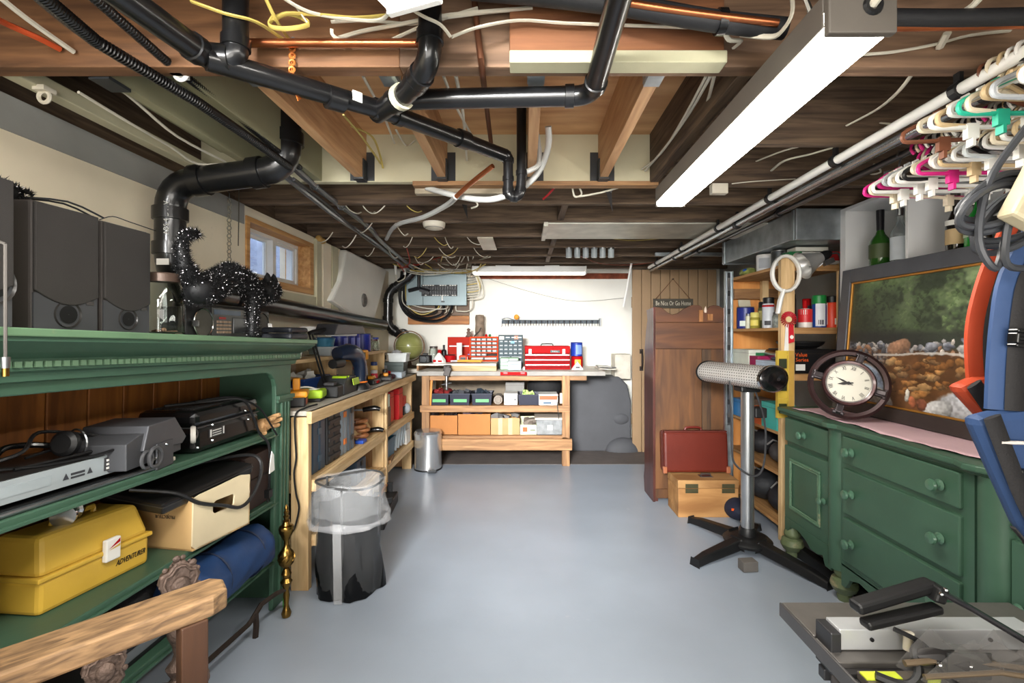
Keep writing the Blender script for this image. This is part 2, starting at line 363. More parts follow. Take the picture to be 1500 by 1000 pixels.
O('string', B().tube([(-.19,.008,.05),(0,.008,.27),(.19,.008,.05)], .004, 6), mat((104,70,44), .8), sg)
O('nail', B().cyl((0,-.01,.27),(0,.03,.27), .006, n=8), IRON, sg)

# ================================================================== fluorescent fixtures
TUBEM = mat((255,250,240), .4, var=0, emit=TUBE); TUBEB = mat((255,250,238), .4, var=0, emit=TUBE*.1); TUBEC = mat((255,250,242), .4, var=0, emit=TUBE*1.4); FIXM = mat((92,86,79), .5, var=.08)
def fixture(label, x, y, z, rz, group=None, body=FIXM, tube=None):
    """body hangs along local y from 0 to 1.22; z is the underside of the diffuser"""
    t = T('fluorescent_light', label, 'ceiling light', (x,y,z), rz, group)
    O('housing', B().prism([(-.066,.02),(-.066,.085),(.066,.085),(.066,.02)], 1.22), body, t, bev=.002)
    O('end_cap', B().prism([(-.064,.0),(-.064,.088),(.068,.088),(.068,.0)], .018, Matrix.Translation((0,-.018,0))), body, t, bev=.003)
    O('end_cap', B().prism([(-.064,.0),(-.064,.088),(.068,.088),(.068,.0)], .018, Matrix.Translation((0,1.22,0))), body, t, bev=.003)
    O('diffuser', B().prism([(-.053,0),(-.062,.01),(-.064,.05),(.064,.05),(.062,.01),(.053,0)], 1.22), tube or TUBEM, t)
    return t
f1 = fixture('long lit fluorescent fixture hung on a chain below the joists towards the hanger rail', .655, .93, 1.885, -.01)
O('chain', B().tube([(-.0,.12,.088),(-.08,.1,.25),(-.17,.22,.36)], .006, 6).ring((-.02,.12,.11), .012,.003,10,5,'y'), STEEL, f1)
O('power_cord', B().tube([(.02,-.017,.055),(.022,-.05,.075),(.024,-.03,.14),(.03,.05,.3)], .009, 8, smooth=4), ROMEX, f1, smooth=True)
O('cord_grommet', B().ring((.02,-.019,.052), .014,.006,16,6,'y'), BLACK, f1)
f2 = fixture('lit shop light against the back wall above the workbench', .665, 5.22, 1.965, PI/2, body=WHITEP, tube=TUBEB)
f2['label'] = 'white lit shop light along the back wall above the workbench'
O('mounting_clip', B().bx(-.05,.0,.28,.44,.085,.097), WHITEP, f2); O('mounting_clip', B().bx(-.05,.0,.82,.98,.085,.097), WHITEP, f2)
f3 = fixture('white fluorescent fixture of which only the end shows at the top of the picture', -.66, -.14, 2.0, -.35, body=WHITEP, tube=TUBEC)
f4 = fixture('added unseen fluorescent fixture behind the camera for fill light', -.2, -1.9, 1.95, .0, tube=TUBEC)  # unseen fixture added for fill light
# ================================================================== pipes, cables, rails under the ceiling
def fillet(pts, rad, seg=6):
    pts = [Vector(p) for p in pts]; out = [pts[0]]; ends = []
    for i in range(1, len(pts)-1):
        a = (pts[i-1]-pts[i]); b = (pts[i+1]-pts[i]); d = min(rad, a.length*.49, b.length*.49)
        A = pts[i]+a.normalized()*d; Bq = pts[i]+b.normalized()*d; ends += [(A, a.normalized()), (Bq, b.normalized())]
        for j in range(seg+1):
            t = j/seg; out.append(A*(1-t)**2+pts[i]*2*t*(1-t)+Bq*t*t)
    out.append(pts[-1]); return out, ends
def run(parent, pts, r, rad, m=None, collars=True, n=16, name='pipe'):
    m = m or ABS; q, e = fillet(pts, rad)
    O(name, B().tube(q, r, n), m, parent, smooth=True)
    if collars:
        for p, d in e: O('coupling', B().lathe([(r*1.0,-.001),(r*1.16,0),(r*1.16,r*.9),(r*1.0,r*.9+.001)], n, M=Matrix.Translation(p-d*r*.15) @ d.to_track_quat('Z','Y').to_matrix().to_4x4(), close=False), m, parent, smooth=True)
dp = T('drain_pipe', 'big black drain pipe dropping from the joists and running along the wall under the window', 'pipe', (0,0,0))
run(dp, [(-1.0,1.99,2.31),(-1.0,1.99,2.0),(-1.495,1.99,1.935),(-1.495,1.99,1.535),(-1.495,2.3,1.487),(-1.5,5.0,1.40)], .056, .11, n=20)
O('size_label', B().box((-1.485,1.935,1.60), (.05,.004,.025)), PAPER, dp)
txt('ABS 4 DWV', .03, mat((190,190,186), .5), dp, (-1.47,1.934,1.78), (PI/2, -PI/2, 0), sx=.9)
dp = T('drain_pipe', 'black drain stack bending down the corner beside the electrical panel', 'pipe', (0,0,0))
run(dp, [(-1.2,5.3,2.2),(-1.25,5.3,2.0),(-1.53,5.3,1.77),(-1.535,5.3,1.40),(-1.42,5.34,1.30),(-1.42,5.56,1.30)], .05, .07)
O('end_hub', B().lathe([(.05,0),(.07,0),(.07,.06),(.05,.06)], 16, M=Matrix.Translation((-1.42,5.5,1.30)) @ Euler((-PI/2,0,0)).to_matrix().to_4x4()), ABS, dp, smooth=True)
dp = T('drain_pipe', 'long black branch drain sloping under the header to the sink trap', 'pipe', (0,0,0))
run(dp, [(-.86,.5,1.97),(-.80,1.19,2.0),(-.735,1.2,2.0),(-.735,1.2,2.31)], .03, .06)
run(dp, [(-.79,1.17,1.985),(-.44,1.53,2.022),(-.08,1.99,2.055)], .028, .03)
run(dp, [(-.48,1.53,2.018),(-.345,1.39,2.012),(-.25,1.25,2.02),(-.25,1.25,2.31)], .031, .06)
O('clamp_band', B().lathe([(.033,0),(.038,0),(.038,.02),(.033,.02)], 16, M=Matrix.Translation((-.375,1.42,2.013)) @ Vector((.135,-.14,-.003)).to_track_quat('Z','Y').to_matrix().to_4x4()), mat((200,196,170), .5), dp, smooth=True)
run(dp, [(-.08,1.98,2.055),(-.068,1.99,2.05),(-.068,1.99,1.93),(-.068,1.99,1.885),(-.02,2.0,1.885),(-.012,2.0,1.95),(-.012,2.0,2.29)], .021, .03)
for p, d in (((-.58,1.385,2.0),(1,1.02,.1)), ((-.25,1.77,2.04),(1,1.25,.1))):
    O('coupling', B().lathe([(.028,0),(.034,0),(.034,.05),(.028,.05)], 16, M=Matrix.Translation(p) @ Vector(d).to_track_quat('Z','Y').to_matrix().to_4x4()), ABS, dp, smooth=True)
O('pipe_sticker', B().box((-.505,1.425,2.02), (.03,.004,.03), (0,0,.78)), PAPER, dp)
dp = T('drain_pipe', 'straight black vent pipe crossing to an elbow and running out over the camera', 'pipe', (0,0,0))
run(dp, [(-.38,1.445,2.02),(.205,1.42,2.02),(.20,.5,2.025)], .029, .06)
st = T('pipe_strap', 'orange perforated metal strap holding the branch drain to the header', 'pipe strap', (-.645,1.318,2.0))
O('strap', B().tube([(-.002,.0,.115),(0,-.004,.06),(.002,-.012,.0),(.002,.02,-.03),(.004,.05,0)], .008, 6, flat=.25), mat((196,112,52), .5, .4), st)
for i in range(5): O('eyelet', B().ring((0,-.012+.001*i,.015+.02*i), .0075,.0032,10,5,'y'), mat((210,126,62), .5, .4), st)
O('nail', B().cyl((0,-.006,.125),(0,.005,.125), .005, n=8), STEEL, st)

def line(name, label, cat, pts, r, m, smooth=4, n=6, group=None, flat=1.0):
    pts = [P(*p) for p in pts]
    o = O(name, B().tube(pts, r, n, smooth=smooth, flat=flat), m, smooth=True); return tag(o, label, cat, group)
CORR = mat((20,20,21), .35, var=.1, coat=.2)
def corrugated(label, pts, r, m=None):
    t = T('conduit', label, 'conduit', (0,0,0)); q = [P(*p) for p in pts]
    O('tubing', B().tube(q, r*.9, 8, smooth=4), m or CORR, t, smooth=True)
    L_ = sum((q[i+1]-q[i]).length for i in range(len(q)-1)); N = int(L_/.009); b = B(); acc = 0; seg = 0
    for k in range(N):
        s_ = k*.009
        while seg < len(q)-2 and s_ > acc+(q[seg+1]-q[seg]).length: acc += (q[seg+1]-q[seg]).length; seg += 1
        d = (q[seg+1]-q[seg]).normalized(); p = q[seg]+d*(s_-acc)
        b.lathe([(r*.88,-.002),(r,0),(r*.88,.002)], 8, M=Matrix.Translation(p) @ d.to_track_quat('Z','Y').to_matrix().to_4x4(), close=False)
    O('ridges', b, m or CORR, t, smooth=True, kind='stuff'); return t
corrugated('thick black corrugated conduit nearest the wall, slanting under the header', [(20,-40,.9),(140,60,1.15),(290,150,1.45),(370,205,1.72),(425,245,1.98)], .017)
corrugated('black corrugated conduit held by a white clip beneath the header', [(130,-10,1.05),(258,102,1.36),(330,155,1.6),(400,215,1.9),(440,246,2.1)], .013)
cp = O('pipe_clip', B().ring(P(265,108,1.37), .018,.006,18,6,'y').bx(*[v for v in (P(265,108,1.37).x-.02, P(265,108,1.37).x+.012)], 1.35,1.39,P(265,108,1.37).z+.016,2.05), WHITEP, smooth=True); tag(cp, 'white plastic clip around the black conduit under the header', 'clip')
cp = O('pipe_clip', B().ring(P(65,142,1.45), .017,.006,18,6,'y').bx(P(65,142,1.45).x-.018,P(65,142,1.45).x+.018,1.43,1.47,P(65,142,1.45).z+.014,2.06), CREAMW, smooth=True); tag(cp, 'cream hook clip under the batten along the wall', 'clip')
GCAB = mat((96,98,100), .3, var=.15, coat=.4)
line('cable', 'thick grey cable leaving the big elbow and stapled towards the panel', 'cable', [(425,240,2.05),(468,278,2.45),(500,302,2.8),(540,332,3.3),(560,355,3.75),(590,380,4.6),(604,392,5.1)], .016, GCAB, n=8)
line('cable', 'second thick grey cable just under the stapled one', 'cable', [(415,255,2.0),(455,288,2.4),(500,323,2.9),(545,352,3.6),(580,380,4.6),(600,396,5.15)], .014, GCAB, n=8)
line('cable', 'thin dark cable running beside the two grey cables', 'cable', [(430,262,2.05),(480,300,2.6),(530,345,3.3),(570,372,4.3)], .008, mat((50,50,52), .4), n=6)
for k, (px, py, Y) in enumerate(((460,272,2.38),(500,302,2.76),(538,331,3.27))):
    q = P(px,py,Y); cp = O('cable_staple', B().ring(q, .02,.004,12,5,'y').bx(q.x-.004,q.x+.004,q.y-.004,q.y+.004,q.z+.017,2.05), STEEL); tag(cp, 'metal staple on the thick grey cable, %s from the elbow' % ('first','second','third')[k], 'staple')
line('cable', 'orange cable poking out of the header at the upper left', 'cable', [(-30,15,1.1),(10,35,1.2),(55,55,1.26),(88,72,1.31)], .008, mat((196,80,40), .5))
line('cable', 'cream cable beside the orange one, entering the header', 'cable', [(-20,-20,1.1),(40,28,1.2),(108,76,1.31)], .007, ROMEX)
line('cable', 'cream cable sagging along the olive joists to the big elbow', 'cable', [(150,108,1.38),(200,150,1.55),(260,200,1.75),(330,237,2.0)], .005, ROMEX)
line('cable', 'pale cable stapled lower along the wall side of the olive joists', 'cable', [(115,135,1.42),(190,180,1.6),(250,215,1.8),(290,240,1.95),(345,238,2.05)], .005, ROMEX)
# copper
line('copper_pipe', 'straight copper pipe along the front of the header', 'pipe', [(358,63,1.27),(480,63,1.27),(618,63,1.27)], .011, COPPER, n=10)
line('copper_pipe', 'short copper riser where the straight copper pipe turns up', 'pipe', [(613,66,1.26),(620,45,1.26),(622,-30,1.26)], .011, COPPER, n=10)
line('copper_pipe', 'slim copper pipe dropping past the header and on down to the black drain', 'pipe', [(692,-30,1.28),(699,40,1.29),(706,100,1.30),(712,150,1.7),(720,215,2.0)], .009, mat((120,78,56), .45, .7), n=10)
line('copper_pipe', 'copper pipe slanting down from the trap towards the grey hose', 'pipe', [(722,243,2.05),(690,268,2.15),(668,288,2.22)], .011, COPPER, n=10)
line('copper_pipe', 'copper line strapped on top of the black insulated pipe', 'pipe', [(905,2,1.16),(1010,18,1.15),(1140,34,1.14)], .009, COPPER, n=10)
line('copper_pipe', 'copper line beneath the black insulated pipe at the right of the lit fixture', 'pipe', [(1290,41,1.14),(1400,39,1.14),(1520,36,1.14)], .009, COPPER, n=10)
FOAM = mat((30,30,32), .6, var=.15, bump=.1)
line('insulated_pipe', 'black foam insulated pipe sagging across above the header', 'pipe', [(690,-16,1.2),(800,-6,1.19),(920,9,1.18),(1040,30,1.17),(1150,42,1.17)], .025, FOAM, n=12)
line('insulated_pipe', 'black foam insulated pipe going on beyond the lit fixture', 'pipe', [(1290,26,1.13),(1400,27,1.13),(1530,24,1.13)], .02, FOAM, n=12)
q = P(1050,32,1.17); tag(O('tape_wrap', B().lathe([(.027,0),(.031,.0),(.031,.02),(.027,.02)], 14, M=Matrix.Translation(q) @ Euler((0,PI/2,0)).to_matrix().to_4x4()), BLACKG, smooth=True), 'black tape band around the foam insulated pipe', 'tape')
HOSE = mat((176,176,172), .35, var=.06)
line('hose', 'grey plastic hose looping from the header around under the trap', 'hose', [(803,185,1.95),(803,215,2.0),(790,250,2.08),(765,275,2.12),(730,290,2.16),(700,292,2.2),(665,286,2.3),(625,275,2.37)], .014, HOSE, n=10, smooth=5)
line('hose', 'short grey hose joining the trap from the right', 'hose', [(758,252,2.02),(775,250,2.02),(790,238,2.05),(788,205,2.05),(783,180,2.05)], .011, HOSE, n=8, smooth=5)
line('hose', 'grey hose continuing from the copper pipe towards the panel cables', 'hose', [(668,288,2.22),(655,300,2.5),(620,318,2.75),(580,330,3.1),(566,350,3.6)], .014, HOSE, n=8)
# romex: [label, points, colour, radius]
R1, R2 = ROMEX, ROMEXY
LOOSE = [
 ('yellow cable looped above the copper pipe', [(400,25,1.2),(395,38,1.19),(420,42,1.18),(452,36,1.2),(440,25,1.22),(420,20,1.22),(400,28,1.2)], R2, .006),
 ('long yellow cable running from the loop to the white fixture end', [(402,30,1.2),(420,20,1.2),(470,22,1.2),(520,26,1.21),(570,22,1.22)], R2, .006),
 ('yellow cable crossing down beside the black riser', [(280,2,1.15),(330,20,1.16),(375,32,1.2),(415,58,1.29)], R2, .006),
 ('thin yellow cable running steeply to the header', [(388,-5,1.15),(405,30,1.2),(422,56,1.3)], R2, .005),
 ('white cable crossing the yellow loop', [(412,-5,1.16),(440,12,1.18),(470,22,1.2),(530,30,1.21),(560,28,1.2),(575,10,1.2)], R1, .006),
 ('white cable bending back by the yellow loop', [(430,5,1.2),(452,36,1.2)], R1, .004),
 ('white cable running level behind the black wye pipe', [(485,32,1.25),(540,30,1.26),(600,35,1.27),(650,28,1.28)], R1, .006),
 ('white cable rising to the wye pipe from the header', [(490,58,1.3),(530,46,1.28),(590,35,1.26),(660,22,1.26),(780,12,1.27)], R1, .007),
 ('second white cable rising to the wye pipe', [(575,58,1.3),(610,42,1.28),(640,30,1.27),(700,12,1.27)], R1, .006),
 ('white cable curling down right of the wye pipe', [(590,-4,1.15),(602,12,1.15),(620,24,1.15),(645,36,1.16),(660,54,1.18)], R1, .006),
 ('white cable running flat across to the insulated pipe', [(662,54,1.2),(700,40,1.22),(760,30,1.24),(830,34,1.24),(940,38,1.25),(1060,42,1.25)], R1, .006),
 ('white cable stub ending above the painted block', [(655,26,1.26),(720,18,1.27),(775,13,1.27)], R1, .005),
 ('white cable curling beside the copper riser', [(486,42,1.25),(488,52,1.26),(505,62,1.29)], R1, .005),
 ('white cable with a loop hanging beside the chain', [(1060,40,1.2),(1068,58,1.22),(1085,60,1.24),(1075,70,1.28)], R1, .007),
 ('white cable curving past the chain', [(1160,-5,1.1),(1160,20,1.1),(1148,42,1.12),(1130,54,1.15),(1085,50,1.2)], R1, .007),
 ('cream cable lying over the right header', [(1262,80,1.3),(1310,76,1.3),(1370,65,1.3),(1420,52,1.3),(1480,45,1.3)], R1, .006),
 ('cream cable stub near the hanger rail top', [(1438,-6,1.1),(1425,8,1.12),(1410,18,1.14)], R1, .009),
 ('cream cable stub standing on the header right of the fixture', [(1388,48,1.25),(1376,70,1.31)], R1, .01),
 ('loose cream cable drooping from the header to a joist', [(1335,110,1.4),(1315,135,1.5),(1285,160,1.7),(1240,184,1.84)], R1, .006),
 ('short cream cable by the hanger rail', [(1290,180,1.83),(1320,182,1.7),(1350,176,1.55)], R1, .006),
 ('cream cable drooping between joists under the fixture', [(1192,210,1.95),(1150,220,2.1),(1108,236,2.36)], R1, .006),
 ('longer cream cable drooping beside it to a joist hole', [(1240,210,1.95),(1190,225,2.1),(1150,235,2.2),(1130,250,2.36)], R1, .007),
 ('thin cream cable running to the small white junction box', [(1072,269,2.34),(1100,266,2.3),(1130,264,2.3),(1165,262,2.3)], R1, .004),
 ('bundle cable nearest the fixture down the trimmer', [(1040,112,1.4),(1010,165,1.7),(975,215,2.0),(945,250,2.3)], R1, .006),
 ('second bundle cable down the trimmer', [(1046,112,1.4),(1030,165,1.72),(1000,205,2.0),(960,245,2.3)], R1, .006),
 ('third bundle cable sagging down the trimmer', [(1034,112,1.4),(1000,175,1.75),(968,225,2.1),(940,248,2.3)], R1, .005),
 ('white cable descending between the first two joists', [(532,112,1.42),(560,165,1.7),(578,210,2.3)], R1, .005),
 ('white cable descending with a U bend behind the drain', [(580,190,2.0),(595,213,2.3),(608,205,2.3)], R1, .005),
 ('yellow cable hanging in a fork behind the header', [(503,168,1.6),(530,200,1.9),(558,240,2.3)], R2, .005),
 ('second yellow cable of the fork behind the header', [(515,185,1.8),(545,200,1.95),(556,225,2.2),(561,246,2.31)], R2, .005),
 ('pair of white cables running back right of the second joist', [(668,112,1.4),(678,165,1.75),(684,235,2.31)], R1, .006),
 ('thin white cable beside the pair', [(650,112,1.4),(670,160,1.7),(695,205,2.1)], R1, .005),
 ('grey cable stub under the rear header', [(1280,240,2.33),(1290,252,2.36),(1262,258,2.38)], R1, .005),
 ('white cable slung under the rear header', [(840,285,2.45),(846,288,2.45),(880,282,2.42),(915,272,2.4)], R1, .006),
 ('white cable loop hanging under the rear header', [(838,272,2.4),(842,288,2.44),(852,284,2.44),(847,272,2.4)], R1, .005),
 ('red cable dangling under the rear header', [(812,275,2.4),(802,286,2.44),(795,292,2.45)], mat((150,30,34), .5), .007),
 ('white cable hook by the third joist', [(695,270,2.4),(690,285,2.5),(700,300,2.55),(690,305,2.55)], R1, .005),
 ('yellow cable running along under the sheet metal pan', [(870,345,3.65),(920,352,3.9),(960,350,3.9),(1000,345,3.7)], R2, .005),
 ('thin cable drooping across the white back wall', [(715,408,5.52),(780,428,5.52),(845,441,5.52),(915,436,5.52)], mat((120,118,110), .6), .003),
 ('red cable drooping between the last joists', [(850,375,4.5),(880,386,4.9),(920,388,4.95),(960,384,4.95)], mat((150,60,40), .5), .004),
 ('thin wire hanging on the wall beside the window', [(349,255,2.7),(350,290,2.62),(349,360,2.62)], mat((90,84,72), .6), .003),
 ('dark crack like wire behind the speakers', [(145,322,1.75),(165,317,1.77),(190,325,1.8),(228,338,1.9)], BLACK, .003),
]
for lb, pts, m, r in LOOSE: line('cable', lb, 'cable', pts, r, m, n=6, flat=.6)
# many short cable tails dropping out of the joists near the panel
tails = sorted([(365,245,2.36,'grey'),(512,305,2.74,''),(535,303,2.74,''),(560,302,2.74,''),(600,303,2.74,'yellow'),(480,348,3.2,''),(515,352,3.2,''),(540,330,3.16,''),(585,333,3.16,''),(600,354,3.62,''),(640,349,3.62,'yellow'),(655,352,3.62,''),(545,367,4.06,''),(572,368,4.06,''),(620,368,4.06,'yellow'),(650,369,4.07,''),(665,368,4.07,'yellow'),(690,352,3.62,''),(700,369,4.07,''),(610,378,4.52,''),(630,379,4.52,''),(655,378,4.52,''),(672,379,4.52,'')])
for k, (px, py, Y, c) in enumerate(tails):
    d = random.choice((-1, 1)); s_ = random.uniform(8, 18); h = random.uniform(5, 12)
    o = line('cable', None, 'cable', [(px-d*s_*.5,py-8,Y),(px,py+h*.3,Y+.01),(px+d*s_*.6,py+h,Y+.04),(px+d*s_,py+h*.8,Y+.1)], .005, R2 if c == 'yellow' else R1, n=5, flat=.6)
    tag(o, '%s short %s cable tail under the dark joists, counted from the big elbow' % (ordw(k+1), c or 'white'), 'cable', 'cable tails under the joists')
# fan of cables that come together over the panel
for k in range(22):
    x0 = random.uniform(560, 720); Y0 = random.choice((4.5, 4.95, 5.33)); x1 = random.uniform(640, 692); col = R2 if k % 4 == 0 else R1
    sag = random.uniform(4, 14); yj = EYE+.0; y0 = 490-517/Y0
    o = line('cable', None, 'cable', [(x0,y0+1,Y0),((x0*.6+x1*.4),y0+sag,5.2),(x1+random.uniform(-8,8),398+random.uniform(-5,5),5.38),(x1,406,5.42)], .006, col, n=5)
    tag(o, '%s %s cable of the fan gathering over the grey electrical panel' % (ordw(k+1), 'yellow' if k % 4 == 0 else 'white'), 'cable', 'cables entering the panel from above')
for k in range(9):
    y = 404+k*3.6; b_ = random.uniform(8, 20)
    o = line('cable', None, 'cable', [(690-k,392,5.4),(694+b_*.4,400+k,5.42),(697+b_*.5,y+2,5.44),(683,y+6,5.45)], .006, R2 if k in (2,5) else R1, n=5)
    tag(o, '%s cable from the top looping into the panel side by the lit shop light' % ordw(k+1), 'cable', 'cables entering the panel side')
for k, (a, b_, c) in enumerate((((575,372,4.5),(590,392,4.9),(612,384,5.1)), ((596,364,4.3),(600,385,4.7),(588,392,5.0)), ((585,392,5.0),(610,388,5.1),(640,382,4.95)), ((612,388,5.1),(640,378,4.9),(660,374,4.5)), ((566,368,4.3),(580,380,4.6),(592,398,5.1)))):
    o = line('cable', None, 'cable', [a, b_, c], .006, mat((168,56,40), .5), n=5)
    tag(o, '%s red cable of the tangle at the end of the thick grey cables' % ordw(k+1), 'cable', 'red cables over the panel')
for k, px in enumerate((579, 592)):
    o = line('conduit_end', 'white conduit sleeve hanging %s the panel' % ('farther from','nearer to')[k], 'conduit', [(px,388,5.15),(px+1,402,5.15)], .014, WHITEP, n=8)
line('cable', 'white cable loop under the two conduit sleeves', 'cable', [(580,402,5.16),(582,412,5.18),(592,408,5.18),(594,400,5.16)], .006, R1)
# ---- lath, detector, junction boxes, jar row
def simple(name, label, cat, b, m, smooth=False, bev=0, group=None, loc=None, rot=None):
    return tag(O(name, b, m, None, smooth, bev, loc, rot), label, cat, group)
sd = T('smoke_detector', 'round white detector under the joists near the panel cables', 'smoke detector', (-.605,3.16,2.05))
O('body', B().lathe([(.075,0),(.075,-.012),(.07,-.03),(.05,-.042),(.001,-.044)][::-1], 24), CREAMW, sd, smooth=True); O('vent_ring', B().ring((0,0,-.036), .058,.004,24,5), mat((150,146,136), .6), sd)
simple('junction_plate', 'white metal cover plate spanning two joists above the panel end', 'plate', B().bx(-.36,-.24,3.60,4.1,2.035,2.048), CREAMW, bev=.002)
simple('junction_box', 'small white junction box on a joist behind the lit fixture', 'junction box', B().bx(.93,1.01,2.33,2.37,2.0,2.05), CREAMW, bev=.003)
for k in range(6):
    j = T('jar', 'small clear jar of screws, number %s in the row under a far joist' % ('one','two','three','four','five','six')[k], 'jar', (.385+.073*k,4.07,2.05), 0, 'jars under the joist')
    j['label'] = ('first','second','third','fourth','fifth','last')[k]+' clear jar from the panel side in the row under a joist'
    O('lid', B().lathe([(.027,-.014),(.027,0)], 14), STEEL, j, smooth=True); O('glass', B().lathe([(.023,-.085),(.026,-.08),(.026,-.014)], 14), mat((196,204,206), .12, var=.1, trans=.5), j, smooth=True)
    O('screws', B().lathe([(.02,-.08),(.021,-.04-.004*(k % 3)),(.001,-.035)], 12), mat((90,88,84), .5, .6, bump=.5, bscale=200), j)
O('copper_lath', B().bx(1.2,2.2,4.30,4.34,2.02,2.05), GALV, cl)
# ---- rails on the right
def rail(label, a, b_, r, m, clamps=(), n=12):
    t = T('clothes_rail', label, 'rail', (0,0,0)); a, b_ = Vector(a), Vector(b_)
    O('rod', B().cyl(a, b_, r, n=n), m, t, smooth=True)
    for f in clamps:
        q = a.lerp(b_, f); O('clamp', B().lathe([(r,-.012),(r+.008,-.012),(r+.008,.012),(r,.012)], 12, M=Matrix.Translation(q) @ (b_-a).to_track_quat('Z','Y').to_matrix().to_4x4()).bx(q.x-.006,q.x+.006,q.y-.01,q.y+.01,q.z,2.055), BLACK, t)
    return t
rail('white pipe rail with black clamps under the joists, nearest the fixture', (1.235,.7,2.0), (1.30,4.9,2.0), .017, WHITEP, (.155,.285,.41,.57,.75,.93))
rail('shiny grey rail just below the white pipe rail', (1.275,.8,1.968), (1.345,5.0,1.985), .019, mat((158,162,166), .22, .9, var=.1), (.12,.5,.8))
rail('dark grey rail beside the duct, farthest from the fixture', (1.40,.7,1.965), (1.43,4.2,1.985), .013, mat((92,94,98), .3, .9, var=.1), (.26,.55,.9))
simple('white_batten', 'thin white batten leaning in the corner beside the plank door', 'stick', B().cyl((1.135,4.985,2.06), (1.075,5.1,1.6), .012, n=8), WHITEP)
# ---- galvanised duct
du = T('air_duct', 'galvanised sheet metal air duct over the right hand shelving', 'duct', (1.62,2.80,1.873))
O('duct_body', B().bx(0,.66,0,1.06,0,.174), GALV, du, bev=.004); O('seam_flange', B().bx(-.008,.668,1.0,1.03,-.008,.175), GALV, du, bev=.003); O('end_flange', B().bx(-.01,.67,-.012,.006,-.01,.175), GALV, du, bev=.003)
O('seam_flange', B().bx(-.008,.668,.02,.045,-.008,.175), GALV, du, bev=.003)
# ================================================================== green hutch on the left and what it carries
HX, HY, TILT = -1.18, 2.35, .03
def hz(z, Y): return z+TILT*(HY-Y)
ORB = wood((112,62,22), (160,98,40), 'z', .55, 2.5, 9)
hu = T('hutch', 'tall green painted hutch with a dentil cornice and crowded open shelves', 'hutch', (HX,HY,0), rot=(-TILT,0,0))
fr = [(-1.62,1.12),(-.23,1.118),(-.19,1.108),(-.16,1.085),(-.145,1.05),(-.14,1.0),(-.14,.0),(0,0),(0,1.26),(-1.62,1.26)]
ff = O('face_frame', B().prism(fr, .022, RZ90), GREEN, hu, bev=.004)
O('stile_moulding', B().bx(0,.012,-.105,-.09,.06,.97).bx(0,.012,-.075,-.06,.06,.97).bx(0,.012,-.045,-.03,.06,.97).bx(0,.02,-.145,.005,.985,1.005).bx(0,.012,-.14,.002,.97,.985), GREEN, ff, bev=.003)
prof = [(.0,1.15),(.014,1.153),(.018,1.172),(.03,1.178),(.03,1.206),(.036,1.212),(.05,1.218),(.072,1.236),(.084,1.246),(.084,1.256)]
b = B(); n = len(prof)
vs = [(o,-1.62,z) for o, z in prof]+[(o,o,z) for o, z in prof]+[(-.36,o,z) for o, z in prof]
fs = [(k*n+i, k*n+n+i, k*n+n+i+1, k*n+i+1) for k in (0,1) for i in range(n-1)]
O('cornice', b.add(vs, fs), GREEN, hu, smooth=True)
O('top_board', B().bx(-.37,.092,-1.64,.092,1.256,1.275), mat((92,122,92), .4, var=.1, wear=(140,134,104), wearlo=.62), hu, bev=.003)
b = B()
for i in range(72): b.bx(.03,.037,-1.6+i*.0226,-1.6+i*.0226+.015,1.186,1.2)
for i in range(15): b.bx(-.34+i*.0226,-.327+i*.0226,.03,.04,1.182,1.203)
O('dentils', b, mat((92,120,94), .45, var=.15), hu, kind='stuff')
O('side_panel', B().bx(-.36,-.022,-.022,0,0,1.26), GREEN, hu); O('side_panel', B().bx(-.36,0,-1.62,-1.6,0,1.26), GREEN, hu)
for nm, z, mm in (('shelf',.838,GREEN),('shelf',.515,GREEN),('shelf',.245,GREEN)):
    s_ = O(nm, B().bx(-.345,-.006,-1.6,-.022,z-.028,z), mm, hu, bev=.004); O('edge_bead', B().bx(-.006,.004,-1.6,-.022,z-.026,z-.016), GREEN, s_, bev=.002)
for i in range(11): O('back_plank', B().bx(-.358,-.346,-1.6+i*.1445+.003,-1.6+i*.1445+.1415,.05,1.25), ORB, hu, bev=.003)
# ---------------- on top
SPK = mat((60,55,52), .6, var=.05, bump=.05, bscale=300); GRL = mat((50,47,45), .85, var=.08, bump=.25, bscale=500); BAF = mat((64,65,68), .5)
def speaker(label, x, y, z, w_, h_, d_, rz=0, port=(.045,.05), pr=.028, badge=True, body=SPK):
    t = T('speaker', label, 'speaker', (x,y,z), rz, 'speakers on the hutch')
    O('cabinet', B().bx(-d_,0,-w_/2,w_/2,0,h_), body, t, bev=.006)
    arc = [(-w_/2+.004,h_-.004)]+[(-w_/2+.004+(w_-.008)*k/10, .098-.03*math.sin(PI*k/10)+.008*(1-k/10)) for k in range(11)]+[(w_/2-.004,h_-.004)]
    O('grille', B().prism([(p[0],p[1]) for p in arc], -.009, RZ90), GRL, t, bev=.003)
    O('baffle', B().bx(0,.004,-w_/2+.004,w_/2-.004,.003,.1), BAF, t)
    O('port', B().lathe([(pr*1.08,-.002),(pr*1.05,.003),(pr,.0),(pr*.72,-.02),(pr*.7,-.05),(.001,-.05)][::-1], 24, M=Matrix.Translation((.006,port[0],port[1])) @ Euler((0,PI/2,0)).to_matrix().to_4x4(), close=False), [mat((44,42,40), .3)], t, smooth=True)
    O('port_hole', B().lathe([(.001,0),(pr*.72,0)], 20, M=Matrix.Translation((.0075,port[0],port[1])) @ Euler((0,PI/2,0)).to_matrix().to_4x4(), close=False), mat((6,6,6), .9, var=0), t)
    if badge: O('badge', B().bx(.004,.007,w_*.28,w_*.40,.076,.086), STEEL, t)
    return t
speaker('dark bookshelf speaker cut by the frame edge, with a large round port', -1.19, 1.0, hz(1.275,1.0), .2, .345, .24, .06, (.055,.10), .045, False, mat((84,76,70), .6, bump=.05, bscale=300))
